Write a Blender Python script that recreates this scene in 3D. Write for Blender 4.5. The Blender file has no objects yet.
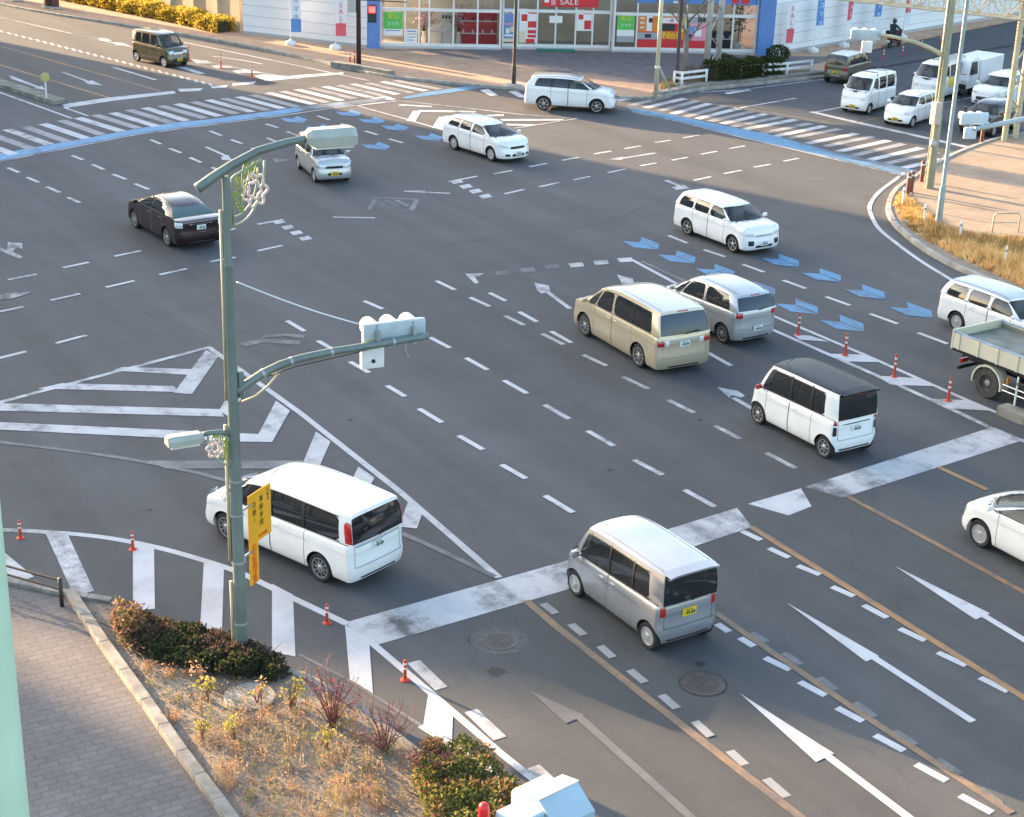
import bpy, bmesh, math, random
from math import sin, cos, pi, sqrt, atan2, radians
from mathutils import Vector, Matrix

rnd = random.Random(11)
SC = bpy.context.scene
COL = SC.collection

# ------------------------------------------------------------------ camera calibration
F, CX, CY, H0 = 1625.33, 512.0, 408.5, 15.684
PITCH, ROLL, YAW = 0.375801, -0.032361, 0.997136


def cam_axes():
    fw = Vector((cos(YAW) * cos(PITCH), sin(YAW) * cos(PITCH), -sin(PITCH)))
    rt = Vector((sin(YAW), -cos(YAW), 0))
    dn = fw.cross(rt)
    return (rt * cos(ROLL) + dn * sin(ROLL), dn * cos(ROLL) - rt * sin(ROLL), fw)


RT, DN, FW = cam_axes()


def ray(u, v):
    return RT * (u - CX) + DN * (v - CY) + FW * F


def G(u, v, h=0.0):
    w = ray(u, v)
    t = (h - H0) / w.z
    return Vector((w.x * t, w.y * t, h))


def HT(base, v):
    """height over a ground point at which it stands at image row v"""
    k = DN - FW * ((v - CY) / F)
    return H0 - (k.x * base.x + k.y * base.y) / k.z


def PL(u, v, base, d):
    """(distance along d, height) on the upright plane through base along d"""
    w = ray(u, v)
    det = w.x * (-d.y) + d.x * w.y
    t = (base.x * (-d.y) + d.x * base.y) / det
    a = (w.x * base.y - w.y * base.x) / det
    return a, H0 + t * w.z


def P3(u, v, base, d):
    a, z = PL(u, v, base, d)
    return Vector((base.x + d.x * a, base.y + d.y * a, z))


# ------------------------------------------------------------------ materials
MATS = {}


def _new(name):
    m = bpy.data.materials.new(name)
    m.use_nodes = True
    nt = m.node_tree
    return m, nt, nt.nodes['Principled BSDF']


def mat(name, col, rough=0.6, metal=0.0, coat=0.0, var=0.0, vscale=3.0, bump=0.0, bscale=40.0, alpha=1.0, emit=0.0, col2=None, spec=0.5):
    if name in MATS:
        return MATS[name]
    m, nt, b = _new(name)
    b.inputs['Roughness'].default_value = rough
    b.inputs['Metallic'].default_value = metal
    b.inputs['Coat Weight'].default_value = coat
    b.inputs['Coat Roughness'].default_value = 0.06
    b.inputs['Alpha'].default_value = alpha
    b.inputs['Specular IOR Level'].default_value = spec
    c = (*col, 1)
    if emit:
        b.inputs['Emission Color'].default_value = c
        b.inputs['Emission Strength'].default_value = emit
    b.inputs['Base Color'].default_value = c
    if var or col2:
        tc = nt.nodes.new('ShaderNodeTexCoord')
        nz = nt.nodes.new('ShaderNodeTexNoise')
        nz.inputs['Scale'].default_value = vscale
        nz.inputs['Detail'].default_value = 6
        nt.links.new(tc.outputs['Object'], nz.inputs['Vector'])
        rp = nt.nodes.new('ShaderNodeValToRGB')
        c2 = col2 or tuple(x * (1 - var) for x in col)
        rp.color_ramp.elements[0].position = 0.35
        rp.color_ramp.elements[1].position = 0.65
        rp.color_ramp.elements[0].color = (*c2, 1)
        rp.color_ramp.elements[1].color = (*[min(1, x * (1 + var * 0.5)) for x in col], 1)
        nt.links.new(nz.outputs['Fac'], rp.inputs['Fac'])
        nt.links.new(rp.outputs['Color'], b.inputs['Base Color'])
    if bump:
        tc = nt.nodes.new('ShaderNodeTexCoord')
        n2 = nt.nodes.new('ShaderNodeTexNoise')
        n2.inputs['Scale'].default_value = bscale
        bp = nt.nodes.new('ShaderNodeBump')
        bp.inputs['Strength'].default_value = bump
        bp.inputs['Distance'].default_value = 0.02
        nt.links.new(tc.outputs['Object'], n2.inputs['Vector'])
        nt.links.new(n2.outputs['Fac'], bp.inputs['Height'])
        nt.links.new(bp.outputs['Normal'], b.inputs['Normal'])
    MATS[name] = m
    return m


class NT:
    """small node helper"""

    def __init__(s, nt):
        s.nt = nt

    def n(s, t, **k):
        x = s.nt.nodes.new('ShaderNode' + t)
        for a, v in k.items():
            if a in x.inputs:
                x.inputs[a].default_value = v
            else:
                setattr(x, a, v)
        return x

    def l(s, a, b):
        s.nt.links.new(a, b)

    def noise(s, vec, scale, detail=5, rough=0.55):
        x = s.n('TexNoise')
        x.inputs['Scale'].default_value = scale
        x.inputs['Detail'].default_value = detail
        x.inputs['Roughness'].default_value = rough
        s.l(vec, x.inputs['Vector'])
        return x.outputs['Fac']

    def ramp(s, fac, stops):
        x = s.n('ValToRGB')
        cr = x.color_ramp
        while len(cr.elements) < len(stops):
            cr.elements.new(0.5)
        for e, (p, c) in zip(cr.elements, stops):
            e.position = p
            e.color = (*c, 1) if not isinstance(c, (int, float)) else (c, c, c, 1)
        s.l(fac, x.inputs['Fac'])
        return x.outputs['Color']

    def mix(s, fac, a, b, mode='MIX'):
        x = s.n('Mix', data_type='RGBA', blend_type=mode)
        for sock, v in ((x.inputs[0], fac), (x.inputs[6], a), (x.inputs[7], b)):
            if isinstance(v, (int, float)):
                sock.default_value = v
            elif isinstance(v, tuple):
                sock.default_value = (*v, 1)
            else:
                s.l(v, sock)
        return x.outputs[2]


def asphalt(name='asphalt', lo=(0.057, 0.059, 0.063), hi=(0.083, 0.084, 0.087)):
    m, nt, b = _new(name)
    MATS[name] = m
    k = NT(nt)
    tc = k.n('TexCoord')
    o = tc.outputs['Object']
    base = k.ramp(k.noise(o, 0.09, 8, .7), [(0.34, lo), (0.66, hi)])
    # long worn streaks along the traffic direction
    mp = k.n('Mapping')
    mp.inputs['Scale'].default_value = (0.62, 0.022, 1)
    k.l(o, mp.inputs['Vector'])
    st = k.ramp(k.noise(mp.outputs['Vector'], 1.0, 5), [(0.34, 0.74), (0.66, 1.14)])
    c1 = k.mix(0.85, base, st, 'MULTIPLY')
    bl = k.ramp(k.noise(o, 0.55, 8, 0.75), [(0.30, 0.80), (0.5, 1.0), (0.70, 1.12)])
    c2 = k.mix(0.7, c1, bl, 'MULTIPLY')
    sp = k.ramp(k.noise(o, 38, 3, 0.8), [(0.25, 0.5), (0.5, 1.0), (0.78, 1.6)])
    c3 = k.mix(0.7, c2, sp, 'MULTIPLY')
    # thin dark cracks
    vo = k.n('TexVoronoi', feature='DISTANCE_TO_EDGE')
    vo.inputs['Scale'].default_value = 0.13
    wv = k.n('TexNoise')
    wv.inputs['Scale'].default_value = 0.9
    wv.inputs['Detail'].default_value = 5
    k.l(o, wv.inputs['Vector'])
    ad = k.n('VectorMath', operation='ADD')
    k.l(o, ad.inputs[0])
    k.l(wv.outputs['Color'], ad.inputs[1])
    k.l(ad.outputs[0], vo.inputs['Vector'])
    cr = k.ramp(vo.outputs['Distance'], [(0.0, 0.72), (0.004, 1.0)])
    c4 = k.mix(0.6, c3, cr, 'MULTIPLY')
    k.l(c4, b.inputs['Base Color'])
    b.inputs['Roughness'].default_value = 0.82
    bp = k.n('Bump')
    bp.inputs['Strength'].default_value = 0.35
    bp.inputs['Distance'].default_value = 0.01
    k.l(k.noise(o, 90, 2), bp.inputs['Height'])
    k.l(bp.outputs['Normal'], b.inputs['Normal'])
    return m


def paint_mark(name, col, wear=0.3, scale=1.6, under=(0.078, 0.08, 0.084)):
    """road paint, worn through to the asphalt in patches"""
    if name in MATS:
        return MATS[name]
    m, nt, b = _new(name)
    k = NT(nt)
    o = k.n('TexCoord').outputs['Object']
    n1 = k.noise(o, scale, 8, 0.72)
    n2 = k.noise(o, 26, 4, 0.8)
    s = k.mix(0.26, n1, n2)
    # dirt dragged along the wheel paths
    mp = k.n('Mapping')
    mp.inputs['Scale'].default_value = (0.85, .05, 1)
    k.l(o, mp.inputs['Vector'])
    s = k.mix(0.46, s, k.noise(mp.outputs['Vector'], 1.0, 3))
    fac = k.ramp(s, [(max(0.0, 0.33 + wear * 0.22), 0.0), (min(1, 0.42 + wear * 0.34), 1.0)])
    dirt = k.ramp(k.noise(o, 0.9, 6, 0.7), [(0.3, 0.74), (0.6, 1.0)])
    pc = k.mix(1.0, col, dirt, 'MULTIPLY')
    k.l(k.mix(fac, under, pc), b.inputs['Base Color'])
    b.inputs['Roughness'].default_value = 0.7
    MATS[name] = m
    return m


def carpaint(name, col, metal=0.0, rough=0.35):
    return mat(name, col, rough, metal, coat=0.9, var=0.06, vscale=1.2, spec=0.5)


def leaf_mat(name, a, b_, scale=2.5):
    if name in MATS:
        return MATS[name]
    m, nt, b = _new(name)
    k = NT(nt)
    o = k.n('TexCoord').outputs['Object']
    c = k.ramp(k.noise(o, scale, 5, 0.7), [(0.33, a), (0.67, b_)])
    k.l(c, b.inputs['Base Color'])
    tr = k.n('BsdfTranslucent')
    k.l(c, tr.inputs['Color'])
    mx = k.n('MixShader')
    mx.inputs[0].default_value = .38
    out = [n for n in nt.nodes if n.type == 'OUTPUT_MATERIAL'][0]
    k.l(b.outputs[0], mx.inputs[1])
    k.l(tr.outputs[0], mx.inputs[2])
    k.l(mx.outputs[0], out.inputs['Surface'])
    b.inputs['Roughness'].default_value = 0.75
    b.inputs['Specular IOR Level'].default_value = 0.2
    MATS[name] = m
    return m


# ------------------------------------------------------------------ mesh building
class MB:
    def __init__(s):
        s.v, s.f, s.m = [], [], []

    def add(s, vs, fs, mi=0):
        o = len(s.v)
        s.v += [tuple(v) for v in vs]
        s.f += [tuple(i + o for i in f) for f in fs]
        s.m += [mi] * len(fs)
        return s

    def box(s, c, size, rot=0.0, mi=0, mtx=None, bev=0.0):
        x, y, z = (a / 2 for a in size)
        if bev:
            # chamfered box: every corner cut to three points
            q = min(bev, x * .9, y * .9, z * .9)
            bm = bmesh.new()
            bmesh.ops.create_cube(bm, size=1)
            for v in bm.verts:
                v.co = Vector((v.co.x * 2 * x, v.co.y * 2 * y, v.co.z * 2 * z))
            bmesh.ops.bevel(bm, geom=bm.edges[:], offset=q, segments=2, affect='EDGES', profile=0.6)
            vs = [v.co.copy() for v in bm.verts]
            bm.verts.index_update()
            fs = [[v.index for v in f.verts] for f in bm.faces]
            bm.free()
        else:
            vs = [Vector(p) for p in ((-x, -y, -z), (x, -y, -z), (x, y, -z), (-x, y, -z), (-x, -y, z), (x, -y, z), (x, y, z), (-x, y, z))]
            fs = [(3, 2, 1, 0), (4, 5, 6, 7), (0, 1, 5, 4), (1, 2, 6, 5), (2, 3, 7, 6), (3, 0, 4, 7)]
        M = mtx if mtx is not None else Matrix.Rotation(rot, 3, 'Z')
        return s.add([M @ v + Vector(c) for v in vs], fs, mi)

    def tube(s, path, r, n=10, mi=0, caps=True):
        path = [Vector(p) for p in path]
        rs = r if isinstance(r, (list, tuple)) else [r] * len(path)
        vs, fs = [], []
        up = None
        for i, p in enumerate(path):
            t = (path[min(i + 1, len(path) - 1)] - path[max(i - 1, 0)])
            t = t.normalized() if t.length > 1e-9 else Vector((0, 0, 1))
            if up is None:
                up = Vector((1, 0, 0)) if abs(t.x) < .9 else Vector((0, 1, 0))
            a = (up - t * up.dot(t)).normalized()
            up = a
            b = t.cross(a)
            for k in range(n):
                w = 2 * pi * k / n
                vs.append(p + (a * cos(w) + b * sin(w)) * rs[i])
        for i in range(len(path) - 1):
            for k in range(n):
                k2 = (k + 1) % n
                fs.append((i * n + k, i * n + k2, (i + 1) * n + k2, (i + 1) * n + k))
        if caps:
            fs.append(tuple(range(n))[::-1])
            fs.append(tuple((len(path) - 1) * n + k for k in range(n)))
        return s.add(vs, fs, mi)

    def lathe(s, prof, c=(0, 0, 0), n=20, mi=0, mtx=None):
        """prof: (r, z) pairs about Z"""
        M = mtx or Matrix.Identity(3)
        vs, fs = [], []
        for r, z in prof:
            for k in range(n):
                w = 2 * pi * k / n
                vs.append(M @ Vector((r * cos(w), r * sin(w), z)) + Vector(c))
        for i in range(len(prof) - 1):
            for k in range(n):
                k2 = (k + 1) % n
                fs.append((i * n + k, i * n + k2, (i + 1) * n + k2, (i + 1) * n + k))
        fs.append(tuple(range(n))[::-1])
        fs.append(tuple((len(prof) - 1) * n + k for k in range(n)))
        return s.add(vs, fs, mi)

    def prism(s, pts, z0, z1, mi=0):
        """upright prism over a ground outline"""
        p = [(a[0], a[1]) for a in pts]
        if sum(p[i][0] * p[(i + 1) % len(p)][1] - p[(i + 1) % len(p)][0] * p[i][1] for i in range(len(p))) < 0:
            p = p[::-1]
        n = len(p)
        vs = [(x, y, z0) for x, y in p] + [(x, y, z1) for x, y in p]
        fs = [tuple(range(n))[::-1], tuple(range(n, 2 * n))] + [(i, (i + 1) % n, n + (i + 1) % n, n + i) for i in range(n)]
        return s.add(vs, fs, mi)

    def flat(s, pts, z, mi=0):
        p = [(a[0], a[1]) for a in pts]
        if sum(p[i][0] * p[(i + 1) % len(p)][1] - p[(i + 1) % len(p)][0] * p[i][1] for i in range(len(p))) < 0:
            p = p[::-1]
        return s.add([(x, y, z) for x, y in p], [tuple(range(len(p)))], mi)

    def build(s, name, mats, parent=None, smooth=False, angle=None, merge=0.0):
        me = bpy.data.meshes.new(name)
        me.from_pydata(s.v, [], s.f)
        mats = mats if isinstance(mats, (list, tuple)) else [mats]
        for m in mats:
            me.materials.append(m)
        me.polygons.foreach_set('material_index', s.m)
        if merge:
            bm = bmesh.new()
            bm.from_mesh(me)
            bmesh.ops.remove_doubles(bm, verts=bm.verts, dist=merge)
            bmesh.ops.dissolve_degenerate(bm, edges=bm.edges, dist=1e-5)
            bmesh.ops.recalc_face_normals(bm, faces=bm.faces)
            bm.to_mesh(me)
            bm.free()
        if smooth:
            me.polygons.foreach_set('use_smooth', [True] * len(me.polygons))
            if angle:
                me.set_sharp_from_angle(angle=radians(angle))
        me.update()
        o = bpy.data.objects.new(name, me)
        COL.objects.link(o)
        if parent:
            o.parent = parent
        return o


def tag(o, label=None, cat=None, group=None, kind=None):
    for k, v in (('label', label), ('category', cat), ('group', group), ('kind', kind)):
        if v:
            o[k] = v
    return o


def thing(name, loc, label, cat, rz=0.0, group=None):
    o = bpy.data.objects.new(name, None)
    o.empty_display_size = 0.3
    COL.objects.link(o)
    o.location = loc
    o.rotation_euler = (0, 0, rz)
    return tag(o, label, cat, group)


def copy_thing(o, loc, rz=0.0, label=None):
    c = o.copy()
    COL.objects.link(c)
    c.location = loc
    c.rotation_euler = (0, 0, rz)
    if label:
        c['label'] = label

    def kids(a, b):
        for ch in a.children:
            d = ch.copy()
            COL.objects.link(d)
            d.parent = b
            kids(ch, d)
    kids(o, c)
    return c


def struct(mb, name, m, **k):
    o = mb.build(name, m, **k)
    o['kind'] = 'structure'
    return o


_DG = None


def text_mesh(s, size, extrude=0.002, align='CENTER'):
    cu = bpy.data.curves.new('lettering', 'FONT')
    cu.body = s
    cu.size = size
    cu.extrude = extrude
    cu.align_x = align
    cu.align_y = 'CENTER'
    o = bpy.data.objects.new('lettering', cu)
    COL.objects.link(o)
    dg = bpy.context.evaluated_depsgraph_get()
    me = bpy.data.meshes.new_from_object(o.evaluated_get(dg))
    bpy.data.objects.remove(o)
    bpy.data.curves.remove(cu)
    return me


def text(s, size, m, M, parent=None, name='lettering', sx=1.0):
    me = text_mesh(s, size)
    me.materials.clear()
    me.materials.append(m)
    o = bpy.data.objects.new(name, me)
    COL.objects.link(o)
    if parent:
        o.parent = parent
    o.matrix_local = M @ Matrix.Diagonal((sx, 1, 1, 1))
    return o


WHITE = (0.78, 0.78, 0.78)
M_ASPH = asphalt()
MATS['asphalt'] = M_ASPH
M_BLACK = mat('black_plastic', (0.012, 0.012, 0.013), 0.5)
M_RUBBER = mat('tyre_rubber', (0.016, 0.016, 0.017), 0.8, var=0.2, vscale=8)
M_DARKIN = mat('dark_interior', (0.055, 0.052, 0.048), 0.85)
M_SEAT = mat('seat_fabric', (0.22, 0.21, 0.19), 0.9)
M_GLASS = mat('tinted_glass', (0.014, 0.016, 0.018), 0.03, alpha=0.90, spec=0.8, coat=.5)
M_GLASSC = mat('clear_car_glass', (0.035, 0.048, 0.052), 0.03, alpha=0.34, spec=0.9, coat=1.0)
M_ALLOY = mat('alloy', (0.55, 0.55, 0.56), 0.3, 0.85)
M_STEELW = mat('silver_wheel_cover', (0.5, 0.5, 0.51), 0.4, 0.5)
M_CHROME = mat('chrome', (0.45, 0.45, 0.47), 0.15, 1.0)
M_RED = mat('red_lens', (0.42, 0.012, 0.012), 0.15, coat=0.6)
M_CLEAR = mat('clear_lens', (0.62, 0.64, 0.66), 0.12, coat=1.0)
M_AMBER = mat('amber_lens', (0.7, 0.22, 0.02), 0.2, coat=0.6)
M_PLATEW = mat('white_plate', (0.75, 0.76, 0.74), 0.45)
M_PLATEY = mat('yellow_plate', (0.75, 0.5, 0.02), 0.45)
M_PLTXT = mat('plate_ink', (0.02, 0.07, 0.04), 0.5)
M_SEAM = mat('panel_gap', (0.10, 0.10, 0.10), 0.7)
# ------------------------------------------------------------------ vehicles
def smooth(t):
    t = max(0.0, min(1.0, t))
    return t * t * (3 - 2 * t)


def lerp(a, b, t):
    return a + (b - a) * t


OFFP = [(0.0, .075), (.05, .045), (.13, .022), (.25, .006), (.42, 0.0), (.62, .003), (.74, .012), (.785, .004), (.88, .010), (.95, .020), (1.0, .040)]
ROWS = [0.0, .04, .10, .2, .34, .5, .66, .735, .75, .78, .795, .88, .94, .975, 1.0]


def prof_off(v):
    v = max(0.0, min(1.0, v))
    for (a, x), (b, y) in zip(OFFP, OFFP[1:]):
        if v <= b:
            return lerp(x, y, (v - a) / (b - a))
    return OFFP[-1][1]


class Car:
    D = dict(L=3.395, W=1.475, H=1.75, wb=2.46, fo=.6, rw=.28, z0=.19, zn=.80, zc=1.0, zb=1.04, xc=.62, cb=.16, xw=1.15, wbow=.10,
             xr=.14, xg=.03, gb=.02, zd=None, wr=.60, cf=.42, cr=.22, nf=2.7, nr=4.0, leanf=.06, leanr=.0, df=.10, dr=.05, crown=.055,
             doors=(), sides=(), arch=.055, hump=.55, spokes=8, rimst='cap', hl=(.30, .62, .60, .78), tl=None, tlc=None, plate='y', rplate_z=.62,
             grille=None, lower=None, roofmat=None, blackpillars=False, glass_rear=None, rails=False, rack=False, spoiler=False, ribs=0, rrow=(.10, .88),
             wrow=(.05, .91), srow=(.07, .86), mirror=None, chromebar=None, rwiper=True, third=False, arches_black=False, fog=False, sunroof=False, skirt=False, tlm=None, tlow=None)

    def __init__(s, name, label, loc, ang, paint, group=None, cat='car', **k):
        p = dict(Car.D)
        p.update(k)
        s.__dict__.update(p)
        s.paint = paint
        s.name = name
        s.xf = s.wb / 2 + s.fo
        s.xb = s.xf - s.L
        s.zd = s.zd if s.zd is not None else s.zb
        s.Xc = s.xf - s.xc
        s.Xw = s.xf - s.xw
        s.Xr = s.xb + s.xr
        s.Xg = s.xb + s.xg
        side = loc.x > 50 and loc.y > 48
        s.root = thing(name, (loc.x, loc.y, 0.0), label, cat, ang, group or ('vehicles on the side road' if side else 'vehicles crossing the junction'))
        s.perimeter()
        s.lower_body()
        s.cabin()
        s.wheels()
        s.details()

    # -- lower body
    def zt(s, x):
        if x >= s.Xc:
            t = (s.xf - x) / (s.xf - s.Xc)
            return s.zn + (s.zc - s.zn) * (t ** s.hump)
        if x >= s.Xg:
            return lerp(s.zc, s.zb, (s.Xc - x) / max(1e-6, s.Xc - s.Xg))
        return lerp(s.zb, s.zd, smooth((s.Xg - x) / max(1e-6, s.Xg - s.xb)))

    def zbot(s, x):
        z = s.z0
        ra = s.rw + s.arch
        for cx in (s.wb / 2, -s.wb / 2):
            d = abs(x - cx)
            if d < ra:
                z = max(z, s.rw + sqrt(ra * ra - d * d))
        if x > s.wb / 2 + ra:
            z = max(z, s.z0 + .02)
        if x < -s.wb / 2 - ra:
            z = max(z, s.z0 + .04)
        return z

    def perimeter(s):
        w = s.W / 2
        pts = []
        n = 22
        for i in range(n + 1):
            a = i / n * pi / 2
            pts.append((s.xf - s.cf + s.cf * cos(a) ** (2 / s.nf), w * sin(a) ** (2 / s.nf)))
        x1, x0 = s.xf - s.cf, s.xb + s.cr
        xs = set()
        k = 34
        for i in range(1, k):
            xs.add(round(lerp(x1, x0, i / k), 4))
        ra = s.rw + s.arch
        for cx in (s.wb / 2, -s.wb / 2):
            for i in range(25):
                a = pi * i / 24
                x = cx + ra * cos(a)
                if x0 < x < x1:
                    xs.add(round(x, 4))
            for q in (-ra - .004, ra + .004):
                if x0 < cx + q < x1:
                    xs.add(round(cx + q, 4))
        s.seams = []
        for d in s.doors:
            for q in (d[0], d[1]):
                q = s.xf - q
                s.seams.append(q)
        for q in s.seams:
            xs = {x for x in xs if abs(x - q) > .016}
            xs.add(q + .008)
            xs.add(q - .008)
        for x in sorted(xs, reverse=True):
            pts.append((x, w))
        for i in range(n + 1):
            a = (1 - i / n) * pi / 2
            pts.append((s.xb + s.cr - s.cr * cos(a) ** (2 / s.nr), w * sin(a) ** (2 / s.nr)))
        s.P = pts
        s.N = []
        for i in range(len(pts)):
            a = pts[max(0, i - 1)]
            b = pts[min(len(pts) - 1, i + 1)]
            if i == 0:
                a = (pts[1][0], -pts[1][1])
            if i == len(pts) - 1:
                b = (pts[-2][0], -pts[-2][1])
            t = Vector((b[0] - a[0], b[1] - a[1]))
            t.normalize()
            s.N.append(Vector((-t.y, t.x)) * (1 if True else -1))
        # outward: to +y on the left side
        for i, nn in enumerate(s.N):
            q = Vector((pts[i][0] - (s.xf + s.xb) / 2, pts[i][1]))
            if abs(pts[i][1]) > w * .8 and nn.y < 0 or (abs(pts[i][1]) <= w * .8 and nn.x * q.x < 0):
                s.N[i] = -nn
        s.A = [0.0]
        for i in range(1, len(pts)):
            s.A.append(s.A[-1] + math.dist(pts[i], pts[i - 1]))

    def off(s, z, x, nx):
        zt = s.zt(x)
        v = (z - s.z0) / max(.05, zt - s.z0)
        o = prof_off(v)
        if nx > 0:
            o += nx * s.leanf * max(0, v) ** 2
            o += nx * (.03 if v > .45 else 0) * smooth((v - .45) / .1)
        else:
            o += -nx * s.leanr * max(0, v) ** 2
            o += -nx * .035 * smooth((v - .42) / .06)
        return o

    def bpt(s, i, z):
        x, y = s.P[i]
        n = s.N[i]
        o = s.off(z, x, n.x)
        return Vector((x - n.x * o, max(0.0, y - n.y * o) if i not in (0, len(s.P) - 1) else 0.0, z))

    def bp_s(s, a, z, out=0.0, rear=False):
        """point on the lower body at arc a from the front (or rear) centre; sign of a is the side"""
        sg = 1 if a >= 0 else -1
        q = abs(a)
        if rear:
            q = s.A[-1] - q
        j = 0
        while j < len(s.A) - 2 and s.A[j + 1] < q:
            j += 1
        t = (q - s.A[j]) / max(1e-9, s.A[j + 1] - s.A[j])
        p = s.bpt(j, z).lerp(s.bpt(j + 1, z), t)
        n = s.N[j].lerp(s.N[j + 1], t)
        return Vector((p.x + n.x * out, (p.y + n.y * out) * sg, p.z))

    def lower_body(s):
        n = len(s.P)
        K = len(ROWS)
        body = MB()
        mats = [s.paint, M_SEAM, M_DARKIN, M_BLACK]
        door_of = [None] * n
        for i in range(n - 1):
            xm = (s.P[i][0] + s.P[i + 1][0]) / 2
            if s.P[i][1] > s.W / 2 - 1e-4 and s.P[i + 1][1] > s.W / 2 - 1e-4:
                if any(abs(xm - q) < .007 for q in s.seams):
                    door_of[i] = 'seam'
                else:
                    for d in range(len(s.doors)):
                        if s.xf - s.doors[d][1] < xm < s.xf - s.doors[d][0]:
                            door_of[i] = d
        grid = []
        for i in range(n):
            x = s.P[i][0]
            zb, zt = s.zbot(x), s.zt(x)
            grid.append([s.bpt(i, lerp(zb, zt, w)) for w in ROWS])
        s.grid = grid
        parts = {}
        for sg in (1, -1):
            for i in range(n - 1):
                for k in range(K - 1):
                    q = [grid[i][k], grid[i + 1][k], grid[i + 1][k + 1], grid[i][k + 1]]
                    q = [Vector((a.x, a.y * sg, a.z)) for a in q]
                    if sg < 0:
                        q = q[::-1]
                    q = q[::-1]
                    d = door_of[i]
                    if isinstance(d, int) and 1 <= k < K - 1:
                        parts.setdefault((sg, d), MB()).add(q, [(0, 1, 2, 3)], 0)
                    else:
                        mi = 0
                        if d == 'seam' and k >= 1:
                            mi = 1
                        elif d is not None and d != 'seam' and k == 0 and not s.skirt:
                            mi = 3 if s.arches_black else 0
                        elif s.arches_black and k < 1:
                            mi = 3
                        body.add(q, [(0, 1, 2, 3)], mi)
        # top: hood, tail deck and the tub of the cabin
        J = 10
        for i in range(n - 1):
            rows = []
            for ii in (i, i + 1):
                a = grid[ii][-1]
                hood = a.x > s.Xc - .001 or a.x < s.Xg + .001
                r = []
                for j in range(J + 1):
                    y = a.y * (1 - 2 * j / J)
                    z = a.z
                    f = 1 - (abs(y) / (s.W / 2)) ** 2
                    f0 = 1 - (abs(a.y) / (s.W / 2)) ** 2
                    if a.x > s.Xc - .001:
                        z += s.hoodcrown(a.x) * (f - f0)
                    elif a.x < s.Xg + .001:
                        z += .02 * (f - f0)
                    else:
                        if 0 < j < J:
                            z -= .32
                    r.append(Vector((a.x, y, z)))
                rows.append(r)
            for j in range(J):
                q = [rows[0][j], rows[0][j + 1], rows[1][j + 1], rows[1][j]]
                xm = sum(v.x for v in q) / 4
                ym = sum(v.y for v in q) / 4
                inside = s.Xg < xm < s.Xc + s.cb * (1 - (ym / (s.W * .46)) ** 2) + .02
                body.add(q[::-1], [(0, 1, 2, 3)], 2 if inside else 0)
        # underside
        for i in range(n - 1):
            a, b = s.P[i], s.P[i + 1]
            z = s.z0 + .05
            na, nb_ = s.N[i], s.N[i + 1]
            a = (a[0] - na.x * .20, max(0, a[1] - na.y * .22))
            b = (b[0] - nb_.x * .20, max(0, b[1] - nb_.y * .22))
            ya, yb = a[1], b[1]
            body.add([(a[0], -ya, z), (a[0], ya, z), (b[0], yb, z), (b[0], -yb, z)], [(0, 1, 2, 3)], 3)
            for sg in (1, -1):
                body.add([(a[0], ya * sg, z), (b[0], yb * sg, z), (b[0], yb * sg, .75), (a[0], ya * sg, .75)], [(0, 1, 2, 3)], 3)
        s.body = body.build('body', mats, s.root, smooth=True, angle=38, merge=1e-4)
        for (sg, d), mb in parts.items():
            o = mb.build('door', [s.paint], s.root, smooth=True, angle=38, merge=1e-4)
            dd = s.doors[d]
            hz = dd[3] if len(dd) > 3 else s.zt(s.xf - dd[2]) - .12
            hx = s.xf - dd[2]
            p = s.bp_side(hx, hz)
            h = MB().box((hx, sg * (p + .012), hz), (.15, .03, .028), bev=.01)
            h.build('handle', [dd[4] if len(dd) > 4 else s.paint], o)

    def hoodcrown(s, x):
        return .07 * smooth((s.xf - x) / .25)

    def bp_side(s, x, z):
        v = (z - s.z0) / max(.05, s.zt(x) - s.z0)
        return s.W / 2 - prof_off(v)

    # -- cabin
    def ZR(s, x, y):
        xm = lerp(s.Xw, s.Xr, .40)
        z = s.H
        if x > xm:
            z -= s.df * ((x - xm) / max(.1, s.Xw + s.wbow - xm)) ** 2.6
        else:
            z -= s.dr * ((xm - x) / max(.1, xm - s.Xr)) ** 2.6
        return z - s.crown * (abs(y) / s.wr) ** 4.5

    def cabin(s):
        yb = s.W / 2 - .042
        st = []     # (a, belt, roof, flag)
        nf = [0, .15, .3, .45, .6, .75, .86, .93, .975, 1.0]
        for t in nf:
            y = yb * .985 * t
            x = s.Xc + s.cb * (1 - t * t)
            z = s.zt(x) + s.hoodcrown(x) * (1 - (y / (s.W / 2)) ** 2) - .012
            yr = s.wr * .97 * t
            xr = s.Xw + s.wbow * (1 - t * t)
            st.append((t, Vector((x, y, z)), Vector((xr, yr, s.ZR(xr, yr)))))
        # side: list of (xb, xr) stations with pane intervals
        side = []
        for (a0, a1, b0, b1) in s.sides:      # belt x0, x1 ; roof x0, x1 measured from the front
            side.append((a0, b0, 'p'))
            for q in (.25, .5, .75):
                side.append((lerp(a0, a1, q), lerp(b0, b1, q), 'p'))
            side.append((a1, b1, 'e'))
        m = len(side)
        for i, (a, b, fl) in enumerate(side):
            x, xr = s.xf - a, s.xf - b
            f = (s.Xc - x) / (s.Xc - s.Xg)
            pinch = .03 * smooth((f - .7) / .3)
            y = yb - pinch
            zz = s.zt(x) - .004
            ww = s.wr - .02 * (2 * abs(f - .5)) ** 3
            st.append((1 + (i + 1) / (m + 1), Vector((x, y, zz)), Vector((xr, ww, s.ZR(xr, ww)))))
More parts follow.
